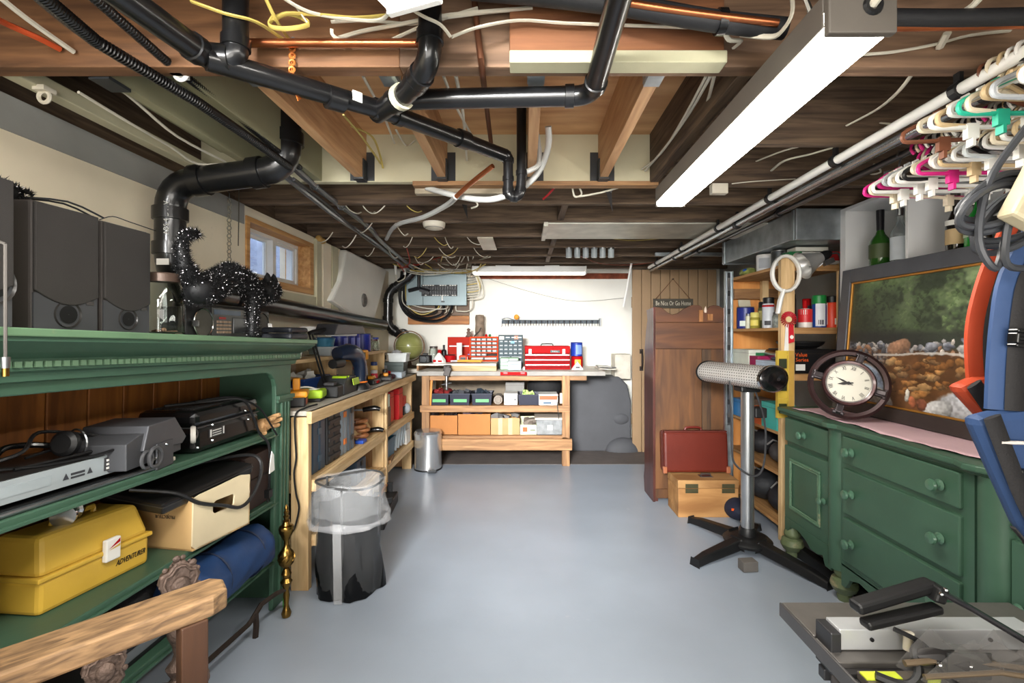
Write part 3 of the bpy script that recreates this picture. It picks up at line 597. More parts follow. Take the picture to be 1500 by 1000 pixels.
speaker('tall charcoal speaker with a bass port, under the tinsel spider', -1.24, 1.275, hz(1.275,1.275), .18, .335, .22, -.03, (.0,.047), .034)
speaker('charcoal speaker with a bass port, between its twin and the glass jar', -1.24, 1.468, hz(1.275,1.468), .172, .335, .22, -.02, (.0,.047), .031)
TIN = [mat((13,13,14), .55, var=0, spec=.25), mat((236,232,236), .35, .0, var=0)]  # black foil, then matte white: glints put in as colour
def tinsel(segs, n, name='tinsel', length=.02, wd=.0022, parent=None, frac=.11):
    """short foil strands standing off a chain of balls, a fraction of them white as painted sparkle: segs = [(a, b, ra, rb)]"""
    b = B(); wts = [max(.01,(Vector(s_[1])-Vector(s_[0])).length+s_[2]) * (s_[2]+s_[3]) for s_ in segs]
    for k in range(n):
        a, c, ra, rb = random.choices(segs, wts)[0]; a, c = Vector(a), Vector(c); t = random.uniform(-.1,1.1)
        sp_ = random.random() < frac; t = max(0, min(1, t)); d = Vector((random.gauss(0,1),random.gauss(0,1),random.gauss(0,1))).normalized()
        ax = c-a
        if ax.length > 1e-4: d = (d-ax.normalized()*d.dot(ax.normalized())*.6).normalized()
        r = ra+(rb-ra)*t; p = a.lerp(c,t)+d*r*.75; L_ = length*random.uniform(.6,1.3)
        if sp_: p = p+d*L_*.5*random.random(); L_ = .0042
        e = (d+Vector((random.gauss(0,.5),random.gauss(0,.5),random.gauss(0,.5)))).normalized(); sd = e.orthogonal().normalized()*(wd*1.5 if sp_ else wd)
        b.m(1 if sp_ else 0); b.add([p-sd, p+sd, p+e*L_], [(0,1,2)])
    return O(name, b, TIN, parent, kind='stuff')
# spider on the speakers
sp = T('tinsel_spider', 'black tinsel spider with bent wire legs lying on the speaker tops', 'decoration', (-1.34,1.2,hz(1.608,1.2)))
segs = [((0,-.12,.02),(0,-.02,.03),.022,.03),((0,-.02,.03),(0,.07,.025),.03,.018)]
O('body', B().ball((0,-.08,.025),.026,12,8).ball((0,.0,.027),.032,12,8,(1,1.4,.9)), TIN[0], sp, smooth=True); tinsel(segs, 1500, parent=sp, length=.018)
for k, q in enumerate(([(0,-.1,.03),(.02,-.19,.06),(.03,-.22,.0)], [(0,-.09,.03),(.05,-.17,.05),(.06,-.20,.0)], [(0,.05,.02),(.03,.14,.03),(.05,.22,.006)], [(0,.04,.02),(.06,.12,.03),(.09,.2,.004)], [(0,.0,.03),(-.07,.02,.07),(-.09,.05,.0)])):
    O('leg', B().tube(q, .0028, 5, smooth=3), BLACK, sp)
# jar
def jar(label, x, y, z, r, h, lid, glass=GLASS):
    t = T('glass_jar', label, 'jar', (x,y,z))
    O('glass', B().lathe([(r*.9,0),(r,.012),(r,h*.72),(r*.8,h*.85),(r*.78,h*.88),(r*.74,h*.88),(r*.76,h*.84),(r*.95,h*.7),(r*.95,.014),(.001,.01)], 28, close=False), glass, t, smooth=True)
    O('lid', B().lathe([(r*.84,h*.86),(r*.86,h*.98),(r*.8,h),(.001,h)], 28), lid, t, smooth=True)
    return t
j = jar('clear glass jar with a brown lid between the speaker and the boombox', -1.25, 1.632, hz(1.275,1.632), .06, .215, mat((92,74,64), .4, .3))
O('loose_bits', B().box((.01,.01,.018),(.05,.02,.008),(0,0,.4)).box((-.02,-.01,.02),(.012,.045,.01),(0,.2,1)).ball((.02,-.025,.022),.008,8,6), mat((150,110,80), .5, .3), j)
# boombox
bb = T('boombox', 'silver and black boombox with two round speakers standing behind the tinsel cat', 'radio', (-1.235,1.99,hz(1.275,2.0)))
SILV = mat((150,150,148), .35, .7)
O('case', B().bx(-.1,0,-.27,.29,0,.125), mat((40,40,41), .4), bb, bev=.004); O('front_panel', B().bx(0,.004,-.13,.14,.003,.122), mat((96,97,96), .35, .5), bb, bev=.001)
for y, nm in ((-.185,'near'),(.22,'far')):
    s_ = O('speaker_cone', B().lathe([(.001,.006),(.02,.008),(.05,.003),(.052,.0)], 28, M=Matrix.Translation((.002,y,.06)) @ Euler((0,PI/2,0)).to_matrix().to_4x4()), mat((88,84,78), .7, bump=.3, bscale=400), bb, smooth=True)
    O('chrome_ring', B().ring((.006,y,.06), .054,.0035,32,6,'x'), CHROME, s_, smooth=True)
    O('bracket', B().bx(.008,.014,y-(.07 if y < 0 else -.035),y-(.035 if y < 0 else -.07),.045,.068), CHROME, s_)
O('tuner_window', B().bx(.004,.007,-.12,.05,.095,.115), mat((90,104,124), .2), bb); O('red_display', B().bx(.004,.007,-.09,-.05,.077,.086), mat((170,40,36), .4), bb)
b = B()
for i in range(5):
    for k in range(4): b.bx(.004,.008,-.105+i*.019,-.093+i*.019,.02+k*.014,.029+k*.014)
O('buttons', b, mat((176,150,128), .4), bb, kind='stuff')
O('cassette_door', B().bx(.004,.008,.0,.1,.02,.085), mat((60,62,64), .2, coat=.4), bb, bev=.002)
O('level_meter', B().bx(.004,.007,.108,.134,.02,.115), STEEL, bb)
O('carry_handle', B().tube([(-.05,-.26,.12),(-.05,-.26,.135),(-.05,.27,.135),(-.05,.27,.12)], .006, 6), SILV, bb)
# tinsel cat
ct = T('tinsel_cat', 'black tinsel halloween cat with an arched back and a raised tail', 'cat decoration', (-1.13,1.85,hz(1.275,1.85)))
sg_ = [((0,-.21,.165),(0,-.13,.19),.06,.064),((0,-.13,.19),(0,-.04,.238),.064,.06),((0,-.04,.238),(0,.06,.222),.06,.056),((0,.06,.222),(0,.13,.17),.055,.05),
       ((0,.13,.17),(.0,.2,.19),.042,.04),((.0,.2,.195),(.0,.245,.205),.06,.06),
       ((-.03,-.19,.15),(-.06,-.17,.145),.04,.03),((.0,-.15,.16),(-.03,-.11,.15),.04,.03),((.025,.065,.16),(.03,.055,.016),.028,.024),((-.01,.12,.15),(-.01,.135,.016),.028,.024),
       ((0,-.22,.18),(0,-.285,.24),.04,.03),((0,-.285,.24),(0,-.3,.31),.03,.02),((0,-.3,.31),(0,-.265,.35),.02,.018),((0,-.265,.35),(0,-.22,.358),.018,.015)]
b = B()
for a, c, ra, rb in sg_:
    N = 5; b.tube([Vector(a).lerp(Vector(c), k/N) for k in range(N+1)], [ra*.8+(rb-ra)*.8*k/N for k in range(N+1)], 12); b.ball(a, ra*.82, 12, 8); b.ball(c, rb*.82, 12, 8)
for y in (.205,.255): b.lathe([(.022,0),(.014,.025),(.001,.048)], 8, c=(0.01,y,.24))
bo = O('body', b, TIN[0], ct, smooth=True); rm = bo.modifiers.new('skin', 'REMESH'); rm.mode = 'VOXEL'; rm.voxel_size = .008; rm.use_smooth_shade = True
tinsel(sg_, 15000, parent=ct, length=.017, wd=.0014, frac=.10)
cs = T('clamshell_case', 'small black zip case at the far end of the hutch top', 'case', (-1.16,2.29,hz(1.275,2.29)), .05)
O('base', B().bx(-.07,.07,-.1,.1,0,.03), mat((26,28,36), .5), cs, bev=.01); O('lid', B().bx(-.07,.07,-.1,.1,.032,.058), mat((22,24,32), .5), cs, bev=.012); O('clasp', B().bx(-.01,.02,.099,.106,.012,.045), STEEL, cs)
ch = T('hanging_chain', 'thin metal chain hanging on the wall behind the tinsel cat', 'chain', (-1.585,2.53,1.62))
b = B()
for i in range(20): b.ring((0,0,i*.021), .011,.0028,10,5,'x' if i % 2 else 'y')
O('links', b, mat((170,166,150), .4, .7), ch); O('hook', B().tube([(0,0,.41),(0,.0,.44),(-.01,.0,.45)], .003, 5), STEEL, ch)
rd = T('dangling_cable', 'thin cable with a brass tipped plug dangling in front of the hutch cornice', 'cable', P(8,470,.98))
O('cord', B().cyl((0,0,.16),(0,0,-.075), .003, n=6), mat((70,66,62), .5), rd); O('plug_sleeve', B().cyl((0,0,-.075),(0,0,-.098), .008, .007, n=10), STEEL, rd, smooth=True); O('brass_tip', B().cyl((0,0,-.098),(0,0,-.115), .006, n=10), BRASS, rd, smooth=True); O('cable_stub', B().tube([(0,0,.16),(-.1,0,.2),(-.3,.02,.21)], .003, 6), mat((70,66,62), .5), rd)
# ---------------- upper shelf
def s1(Y): return hz(.838, Y)
def s2(Y): return hz(.515, Y)
def s3(Y): return hz(.245, Y)
tr = T('metal_tray', 'flat chrome wire tray under the silver disc player on the upper shelf', 'tray', (-1.25,1.28,s1(1.28)), .0, rot=(-TILT,0,0))
O('rim', B().tube([(.05,-.4,.008),(.055,.27,.008),(.02,.3,.008),(-.2,.3,.008),(-.2,-.4,.008)], .007, 8, closed=True), STEEL, tr, smooth=True); O('bed', B().bx(-.19,.04,-.39,.28,.003,.006), mat((96,98,100), .25, .8), tr)
pl_ = T('disc_player', 'silver fronted disc player with a black top on the upper shelf', 'disc player', (-1.24,1.20,s1(1.2)+.016), 0, rot=(-TILT,0,-.0))
O('body', B().bx(-.24,-.003,-.3,.3,.004,.062), mat((34,33,33), .45), pl_, bev=.003); O('front_panel', B().bx(-.003,.003,-.3,.3,.004,.06), mat((176,186,190), .4, .25, var=.05), pl_, bev=.001)
O('connector_block', B().bx(.003,.006,.185,.245,.016,.054), mat((54,54,56), .5), pl_)
for k in range(3): O('label_strip', B().bx(.006,.008,.19,.24,.02+k*.0115,.026+k*.0115), PAPER, pl_)
O('foot', B().bx(-.2,-.02,-.28,-.25,-.004,.004).bx(-.2,-.02,.25,.28,-.004,.004), BLACK, pl_)
O('warning_mark', B().add([(.0045,.06,.022),(.0045,.078,.022),(.0045,.069,.04),(.0045,.13,.022),(.0045,.148,.022),(.0045,.139,.04)], [(0,1,2),(3,4,5)]).bx(.003,.0045,.084,.124,.03,.036).bx(.003,.0045,.084,.124,.021,.026), mat((60,62,66), .5), pl_); O('warning_label', B().bx(.003,.0045,-.1,.03,.02,.045), mat((160,170,174), .5), pl_)
hp = T('headphones', 'black headphones with a looped cord on the disc player', 'headphones', (-1.33,1.27,s1(1.27)+.08), -.2)
O('headband', B().tube([(0,-.08,.03),(-.03,-.04,.05),(-.045,.02,.045),(-.03,.08,.03),(.0,.1,.02)], .008, 8, smooth=4), BLACKG, hp, smooth=True)
for y in (-.09,.11): e = O('ear_cup', B().lathe([(.001,0),(.03,.002),(.036,.012),(.036,.026),(.026,.034),(.001,.034)], 20, M=Matrix.Translation((0,y-.015,.036)) @ Euler((PI/2*.9,0,.3)).to_matrix().to_4x4()), BLACK, hp, smooth=True); O('silver_band', B().ring((0,y,.036), .037,.003,20,5,'y'), STEEL, e)
O('cord', B().tube([(.02,-.09,.01),(.06,.0,.002),(.08,.12,.004),(.07,.22,.02),(.02,.25,.03),(-.03,.15,.03),(-.02,.0,.015)], .004, 6, smooth=5), BLACK, hp)
simple('cable', 'tangle of black cable with a yellow plug beside the headphones', 'cable', B().tube([(-1.4,1.1,.95),(-1.3,1.12,.985),(-1.28,1.2,1.0),(-1.34,1.3,1.03),(-1.33,1.42,1.0),(-1.3,1.48,.97),(-1.28,1.4,.955),(-1.3,1.2,.955)], .005, 6, smooth=5), BLACK)
simple('plug', 'small yellow plug lying by the headphones', 'plug', B().cyl((-1.35,1.155,.985),(-1.33,1.185,.995), .008, n=10), mat((214,190,40), .4), smooth=True)
vw = T('slide_viewer', 'dark grey hooded slide projector beside the black projector case', 'projector', (-1.225,1.56,s1(1.56)), .12)
DG = mat((62,63,66), .5, var=.06)
O('body', B().prism([(-.16,.03),(-.16,.11),(-.1,.128),(.06,.128),(.11,.07),(.11,.03)], .17, RZ90 @ Matrix.Translation((0,-.02,0))), DG, vw, bev=.003)
O('hood', B().prism([(-.1,.075),(-.075,.15),(.06,.155),(.125,.075),(.1,.055)], .19, RZ90 @ Matrix.Translation((0,-.03,0))), mat((72,73,77), .45, .2), vw, bev=.003)
O('bracket', B().bx(.03,.036,-.045,.04,.0,.085).bx(-.03,.036,-.045,.04,.0,.005), DG, vw, bev=.002); O('screw', B().ball((.037,.0,.075), .005, 8, 6), CHROME, vw)
O('reel', B().lathe([(.001,-.008),(.03,-.008),(.033,0),(.03,.008),(.001,.008)], 24, M=Matrix.Translation((.025,.175,.07)) @ Euler((0,PI/2,.5)).to_matrix().to_4x4()), mat((176,172,164), .5), vw, smooth=True)
O('reel_hub', B().ring((.03,.175,.07), .018,.004,20,6,'x'), mat((70,68,64), .5), vw)
O('focus_ring', B().ring((.045,-.07,.05), .03,.006,24,6,'x').ring((.04,-.1,.05), .026,.005,24,6,'x'), mat((90,90,92), .3, .5), vw, smooth=True); O('rod', B().cyl((.03,-.06,.04),(.03,-.04,.04), .005, n=8), CHROME, vw)
fp = T('projector_case', 'glossy black projector case with a white specification plate and a cord over it', 'projector', (-1.21,1.94,s1(1.94)), -.02)
O('body', B().bx(-.23,0,-.2,.21,.006,.105), BLACKG, fp, bev=.022); O('lid', B().bx(-.228,-.002,-.198,.208,.1,.165), BLACKG, fp, bev=.022)
O('seam', B().bx(-.231,.001,-.19,.2,.1,.104), mat((90,90,90), .3, .6), fp)
b = B()
for i in range(8): b.bx(-.2+i*.02,-.188+i*.02,-.15,.16,.164,.168)
O('vent_ribs', b, mat((30,30,31), .5), fp, kind='stuff')
O('plate', B().bx(0,.003,-.13,-.04,.052,.085), mat((32,32,33), .4), fp); O('plate_print', B().bx(.003,.004,-.126,-.118,.055,.083).bx(.003,.004,-.112,-.062,.075,.079).bx(.003,.004,-.112,-.062,.066,.069).bx(.003,.004,-.112,-.062,.057,.06).bx(.003,.004,-.05,-.045,.055,.083), mat((200,200,196), .5), fp)
for y, z in ((-.19,.03),(-.11,.1),(-.11,.04),(.1,.12),(.12,.08)): O('rivet', B().ball((.001,y,z), .005, 8, 6), CHROME, fp)
simple('power_cable', 'black power cable trailing over the projector case down to a two prong plug', 'cord', B().tube([(-1.36,1.78,1.03),(-1.28,1.9,1.03),(-1.2,2.0,1.025),(-1.185,2.06,.94),(-1.18,2.1,.86),(-1.155,2.13,.8),(-1.155,2.135,.66),(-1.157,2.13,.60)], .0055, 6, smooth=5).bx(-1.168,-1.146,2.115,2.145,.565,.60).bx(-1.16,-1.155,2.12,2.124,.545,.565).bx(-1.16,-1.155,2.136,2.14,.545,.565), BLACK)
simple('paper_tag', 'white folded paper tag on the hanging power cord', 'tag', B().prism([(-.02,0),(.022,.005),(.016,.075),(.0,.095),(-.01,.06)], .004, Matrix.Translation((-1.135,2.12,.68)) @ RZ90), PAPER)
simple('power_cable', 'second black cord lying over the projector lid and off its end', 'cord', B().tube([(-1.3,1.86,1.035),(-1.24,2.0,1.035),(-1.19,2.1,.98),(-1.17,2.16,.9),(-1.155,2.2,.83)], .0045, 6, smooth=5), BLACK)
gl = T('leather_glove', 'crumpled tan leather glove wedged at the end of the upper shelf', 'glove', (-1.2,2.2,s1(2.2)))
b = B()
for k, (dx, dy, dz) in enumerate(((.05,-.03,.075),(.06,.0,.085),(.055,.03,.06),(.03,.05,.03))): b.tube([(-.02,0,.04),(dx*.6,dy*.7,dz*.9),(dx,dy,dz)], [.02,.012,.008], 8, smooth=3)
b.ball((-.02,0,.035), .035, 12, 8, (1,1,.9)); b.tube([(-.02,.0,.03),(.02,-.06,.01)], [.018,.01], 8)
O('leather', b, mat((176,136,92), .7, bump=.5), gl, smooth=True)
usb = T('white_plug', 'white plug on a flat cable at the front of the upper shelf', 'plug', (-1.215,1.585,s1(1.585)), .2)
O('plug_body', B().bx(-.012,.012,.02,.055,.002,.016), CREAMW, usb, bev=.003); O('cord', B().tube([(0,.02,.008),(-.01,-.05,.006),(-.05,-.1,.006)], .005, 6, flat=.5), ROMEX, usb)
# ---------------- middle shelf
YEL = mat((202,164,62), .42, var=.06)
tk = T('tackle_box', 'yellow plastic tackle box with a white latch lettered Adventurer', 'tackle box', (-1.275,1.42,s2(1.42)), rot=(-TILT,0,-.10))
O('base', B().bx(-.19,0,-.17,.16,0,.092), YEL, tk, bev=.012); O('rim', B().bx(-.197,.006,-.177,.167,.088,.102), YEL, tk, bev=.004)
O('lid', B().add([(-.19,-.17,.1),(0,-.17,.1),(0,.16,.1),(-.19,.16,.1),(-.165,-.15,.2),(-.03,-.15,.2),(-.03,.14,.2),(-.165,.14,.2)], [(0,3,2,1),(4,5,6,7),(0,1,5,4),(1,2,6,5),(2,3,7,6),(3,0,4,7)]), YEL, tk, bev=.014)
O('handle', B().tube([(-.1,-.06,.2),(-.1,-.06,.215),(-.1,.06,.215),(-.1,.06,.2)], .008, 8), YEL, tk, smooth=True)
la = O('latch', B().bx(.0,.016,-.002,.045,.068,.135), PAPER, tk, bev=.004)
O('red_flash', B().add([(.0175,.005,.107),(.0175,.04,.13),(.0175,.04,.118)], [(0,1,2)]), RED, la); O('yellow_flash', B().add([(.0175,.005,.103),(.0175,.04,.114),(.0175,.04,.106)], [(0,1,2)]), YEL, la)
txt('ADVENTURER', .024, mat((30,26,20), .5), tk, (.0015,.095,.046), RX, sx=.66, shear=.3)
rl = T('fishing_reel', 'chrome fishing reel lying on the yellow tackle box', 'fishing reel', (-1.36,1.40,s2(1.40)+.225), .5)
O('spool', B().lathe([(.001,-.03),(.03,-.03),(.032,-.024),(.024,-.02),(.024,.02),(.032,.024),(.03,.03),(.001,.03)], 20, M=Euler((PI/2,0,0)).to_matrix().to_4x4()), CHROME, rl, smooth=True); O('housing', B().ball((0,.055,0), .03, 14, 10, (1,1.1,1)), BLACKG, rl, smooth=True)
O('crank', B().tube([(0,.06,.02),(.02,.07,.045),(.03,.075,.06)], .005, 6).ball((.03,.075,.065), .01, 8, 6), STEEL, rl, smooth=True); O('foot', B().bx(-.02,.02,-.02,.06,-.032,-.024), BLACK, rl)
CARDB = mat((196,160,108), .75, var=.06); CARDW = mat((206,190,156), .75, var=.06, wear=(176,132,84), wearlo=.74)
pb = T('cardboard_box', 'worn projector box with a cut out hand hole, white front and brown side', 'box', (-1.17,1.66,s2(1.66)), rot=(-TILT,0,-.17))
O('carton', B().m(0).bx(-.27,-.006,0,.005,0,.188).bx(-.27,-.264,.005,.27,0,.188).bx(-.27,0,.265,.27,0,.188).bx(-.27,0,0,.27,0,.006), CARDB, pb)
hole = [(.085,.108),(.097,.1),(.175,.1),(.187,.108),(.19,.138),(.18,.148),(.097,.148),(.085,.138)]
outer = [(0,0),(.27,0),(.27,.2),(.22,.21),(.13,.2),(.0,.188)]
b = B()   # front panel with the hole: ring of quads between outline and hole
def resample(poly, n):
    L_ = [0]
    for i in range(len(poly)): L_.append(L_[-1]+math.dist(poly[i], poly[(i+1) % len(poly)]))
    out = []
    for k in range(n):
        t = L_[-1]*k/n
        for i in range(len(poly)):
            if L_[i] <= t <= L_[i+1]: f = (t-L_[i])/(L_[i+1]-L_[i]); a, c = poly[i], poly[(i+1) % len(poly)]; out.append((a[0]+(c[0]-a[0])*f, a[1]+(c[1]-a[1])*f)); break
    return out
cx_, cz_ = .14, .126
def byangle(poly, n=48):
    out = []
    for k in range(n):
        A = 2*PI*k/n; best = None
        for i in range(len(poly)):
            (x1,z1),(x2,z2) = poly[i], poly[(i+1) % len(poly)]; dx, dz = math.cos(A), math.sin(A)
            den = dx*(z2-z1)-dz*(x2-x1)
            if abs(den) < 1e-9: continue
            t = ((x1-cx_)*(z2-z1)-(z1-cz_)*(x2-x1))/den; u = ((x1-cx_)*dz-(z1-cz_)*dx)/den
            if t > 0 and -1e-6 <= u <= 1+1e-6 and (best is None or t < best): best = t
        out.append((cx_+math.cos(A)*best, cz_+math.sin(A)*best))
    return out
ho, ou = byangle(hole), byangle(outer); N = 48
vs = [(0,y,z) for y, z in ou]+[(0,y,z) for y, z in ho]+[(-.006,y,z) for y, z in ou]+[(-.006,y,z) for y, z in ho]
fs = []
for k in range(N):
    q = (k+1) % N; fs += [(k,q,N+q,N+k),(2*N+k,3*N+k,3*N+q,2*N+q),(N+k,N+q,3*N+q,3*N+k),(k,2*N+k,2*N+q,q)]
O('front_panel', B().add(vs, fs), CARDW, pb)
txt('PROJECTEUR', .017, mat((44,34,26), .7), pb, (-.115,-.001,.115), (PI/2, PI, 0), sx=.85)
ca = T('flat_case', 'black flat case lying tilted in the open projector box', 'case', (-1.27,1.80,s2(1.8)+.2), rot=(.05,.12,-.14))
O('shell', B().bx(-.15,.1,-.22,.2,-.012,.03), mat((26,25,25), .35, wear=(120,112,100), wearlo=.75), ca, bev=.008); O('lid_edge', B().bx(-.152,.102,-.222,.202,.012,.016), mat((50,48,46), .4), ca)
dk = T('dark_box', 'dark brown box standing behind the projector box at the end of the shelf', 'box', (-1.3,2.16,s2(2.16)))
O('carton', B().bx(-.16,.09,-.12,.13,0,.24), mat((52,36,32), .6), dk, bev=.004); O('lid', B().bx(-.165,.095,-.125,.135,.13,.136), mat((34,24,22), .6), dk)
simple('power_cable', 'thick black cord looping down across the front of the projector box', 'cord', B().tube([(-1.3,1.55,.79),(-1.2,1.62,.755),(-1.16,1.68,.70),(-1.135,1.78,.655),(-1.12,1.86,.62),(-1.115,1.93,.64),(-1.12,2.0,.7),(-1.14,2.03,.76),(-1.18,2.0,.79),(-1.26,1.85,.80),(-1.3,1.7,.80)], .007, 7, smooth=5), BLACK)
pcs = T('wood_block', 'pale wooden block end showing at the frame edge beside the tackle box', 'block', (-1.3,1.03,s2(1.03))); O('block', B().bx(-.1,.0,-.05,.05,0,.13), PINE_Y, pcs, bev=.003)
# ---------------- bottom shelf
ro = T('sleeping_roll', 'dark blue rolled sleeping mat on the bottom shelf', 'sleeping bag', (-1.22,1.9,s3(1.9)+.098), rot=(-TILT,0,0))
b = B(); N = 22; K = 28; vs = []
for i in range(N+1):
    y = -.26+.52*i/N; e = min(1, (min(i, N-i)+.6)/2.2)**.5
    for k in range(K):
        A = 2*PI*k/K; r = (.098+.004*math.sin(3*A+i*.5)+.003*math.sin(7*A-i))*e; vs.append((r*1.1*math.cos(A), y, max(-.097, r*math.sin(A))))
fs = [(i*K+k, i*K+(k+1) % K, (i+1)*K+(k+1) % K, (i+1)*K+k) for i in range(N) for k in range(K)]+[tuple(range(K)), tuple(range((N+1)*K-1, N*K-1, -1))]
O('roll', B().add(vs, fs), mat((30,58,100), .55, var=.15, bump=.3, bscale=18), ro, smooth=True)
for y in (-.1,.13): O('strap', B().ring((0,y,.0), .104,.004,28,5,'y'), mat((18,30,54), .6), ro)
dv = T('cable_box', 'black electronics box on the bottom shelf behind the carved stands', 'box', (-1.3,1.5,s3(1.5)))
O('body', B().bx(-.16,.08,-.15,.12,0,.07), BLACK, dv, bev=.004); O('front_strip', B().bx(.08,.083,-.14,.11,.02,.05), mat((120,124,126), .3, .5), dv); O('grey_lid', B().bx(-.1,.06,-.1,.05,.07,.085), mat((150,150,148), .4), dv, bev=.003)
op = T('loose_board', 'orange brown wooden board standing low on the bottom shelf at the frame corner', 'panel', (-1.4,1.3,s3(1.3))); O('panel', B().bx(-.015,.015,-.25,.12,0,.24), ORB, op, bev=.003)
gr = T('dark_bundle', 'dark bag pushed back under the blue roll on the bottom shelf', 'bag', (-1.38,1.75,s3(1.75))); O('bag', B().ball((0,0,.08), .1, 16, 10, (.8,1.6,.8)), mat((30,30,32), .7, bump=.4), gr, smooth=True)
# ================================================================== generic containers
def carton(label, x, y, z, w_, d_, h, m, rz=0, name='cardboard_box', cat='box', group=None, open_=False, lab=None, fill=None):
    """box whose base centre is (x,y,z); w along x, d along y"""
    t = T(name, label, cat, (x,y,z), rz, group)
    if open_:
        th = .006
        O('carton', B().bx(-w_/2,w_/2,-d_/2,-d_/2+th,0,h).bx(-w_/2,w_/2,d_/2-th,d_/2,0,h).bx(-w_/2,-w_/2+th,-d_/2+th,d_/2-th,0,h).bx(w_/2-th,w_/2,-d_/2+th,d_/2-th,0,h).bx(-w_/2+th,w_/2-th,-d_/2+th,d_/2-th,0,th), m, t)
        O('flap', B().box((0,d_/2+.0,h+.02),(w_*.96,.004,.06),(-.35,0,0)), m, t)
    else:
        O('carton', B().bx(-w_/2,w_/2,-d_/2,d_/2,0,h), m, t, bev=.003)
        O('lid_seam', B().bx(-w_/2-.001,w_/2+.001,-d_/2-.001,d_/2+.001,h*.82,h*.83), mat((70,60,50), .8), t)
    for q in (lab or []):   # (x0,x1,z0,z1,material) on the front face
        O('label', B().bx(q[0],q[1],-d_/2-.002,-d_/2,q[2],q[3]), q[4], t)
    if fill:
        b = B()
        for k in range(7): b.box((random.uniform(-.35,.35)*w_, random.uniform(-.3,.3)*d_, h-.02+random.uniform(0,.05)), (random.uniform(.04,.1),random.uniform(.04,.1),random.uniform(.03,.07)), (random.uniform(-.5,.5),random.uniform(-.5,.5),random.uniform(0,3)))
        O('contents', b, fill, t, bev=.004, kind='stuff')
    return t
def can(label, x, y, z, r, h, body, cap=None, name='paint_can', cat='can', lab=None, caph=0, capr=None, group=None, rz=-PI/2):
    t = T(name, label, cat, (x,y,z), rz, group)
    O('body', B().lathe([(r*.93,0),(r,.003),(r,h-.008),(r*.94,h-.004),(r*.90,h)] if not caph else [(r*.93,0),(r,.003),(r,h*.9-.004),(r*.8,h*.97),(r*.55,h)], 18), body, t, smooth=True)
    if caph: O('cap', B().lathe([((capr or r*.9),h*.93),((capr or r*.9),h+caph-.004),((capr or r*.9)*.9,h+caph),(.001,h+caph)], 16), cap, t, smooth=True)
    elif cap is not None: O('lid', B().lathe([(r*1.0,h-.004),(r*1.02,h),(r*.92,h+.003),(r*.85,h-.002),(.001,h-.002)], 18), cap, t, smooth=True)
    for a0, a1, z0, z1, m in (lab or []):
        n = max(3, int((a1-a0)/.25)); vs = []
        for i in range(n+1):
            A = a0+(a1-a0)*i/n
            vs += [((r+.001)*math.cos(A),(r+.001)*math.sin(A),z0),((r+.001)*math.cos(A),(r+.001)*math.sin(A),z1)]
        O('label', B().add(vs, [(2*i,2*i+2,2*i+3,2*i+1) for i in range(n)]), m, t, smooth=True)
    return t
def tray(label, x, y, z, w_, d_, h, m, name='storage_bin', lab=None, fill=None, group=None, rz=0):
    t = T(name, label, 'bin', (x,y,z), rz, group); th = .004; k = .93
    b = B(); o = [(-w_/2*k,-d_/2*k),(w_/2*k,-d_/2*k),(w_/2*k,d_/2*k),(-w_/2*k,d_/2*k)]; p = [(-w_/2,-d_/2),(w_/2,-d_/2),(w_/2,d_/2),(-w_/2,d_/2)]
    vs = [(a,c,0) for a, c in o]+[(a,c,h) for a, c in p]+[(a*.95,c*.95,h) for a, c in p]+[(a*.95,c*.95,.006) for a, c in o]
    fs = [(3,2,1,0)]+[(i,(i+1)%4,(i+1)%4+4,i+4) for i in range(4)]+[(i+4,(i+1)%4+4,(i+1)%4+8,i+8) for i in range(4)]+[(i+8,(i+1)%4+8,(i+1)%4+12,i+12) for i in range(4)]+[(12,13,14,15)]
    O('tub', b.add(vs, fs), m, t); O('rim', B().bx(-w_/2-.006,w_/2+.006,-d_/2-.006,-d_/2,h-.012,h+.002).bx(-w_/2-.006,w_/2+.006,d_/2,d_/2+.006,h-.012,h+.002).bx(-w_/2-.006,-w_/2,-d_/2,d_/2,h-.012,h+.002).bx(w_/2,w_/2+.006,-d_/2,d_/2,h-.012,h+.002), m, t, bev=.002)
    if lab: O('label', B().bx(lab[0],lab[1],-d_/2-.004,-d_/2+.001,lab[2],lab[3]), lab[4], t)
    if fill:
        b = B()
        for k in range(9): b.box((random.uniform(-.38,.38)*w_, random.uniform(-.35,.35)*d_, h-.03+random.uniform(0,.04)), (random.uniform(.02,.06),random.uniform(.02,.06),random.uniform(.02,.06)), (random.uniform(-.6,.6),random.uniform(-.6,.6),random.uniform(0,3)))
        O('contents', b, fill, t, kind='stuff')
    return t
def hardcase(label, x, y, z, dx, dy, h, m, ribs=False, rz=0, hm=None):
    """upright plastic tool case: thin along y, handle on top"""
    t = T('tool_case', label, 'tool case', (x,y,z), rz)
    O('shell', B().bx(-dx/2,dx/2,-dy/2,-.002,0,h), m, t, bev=.012); O('lid', B().bx(-dx/2,dx/2,.002,dy/2,0,h), m, t, bev=.012)
    O('handle', B().tube([(-.07,0,h-.004),(-.065,0,h+.02),(.065,0,h+.02),(.07,0,h-.004)], .009, 8, smooth=2), hm or m, t, smooth=True)
    for z_ in (h*.2, h*.72): O('latch', B().bx(dx/2,dx/2+.006,-.02,.02,z_,z_+.035), hm or BLACK, t, bev=.002)
    if ribs:
        for k in range(5): O('rib', B().bx(dx/2-.004,dx/2+.008,-dy/2+.01,dy/2-.01,h*.08+k*h*.17,h*.08+k*h*.17+h*.09), m, t, bev=.005)
    return t
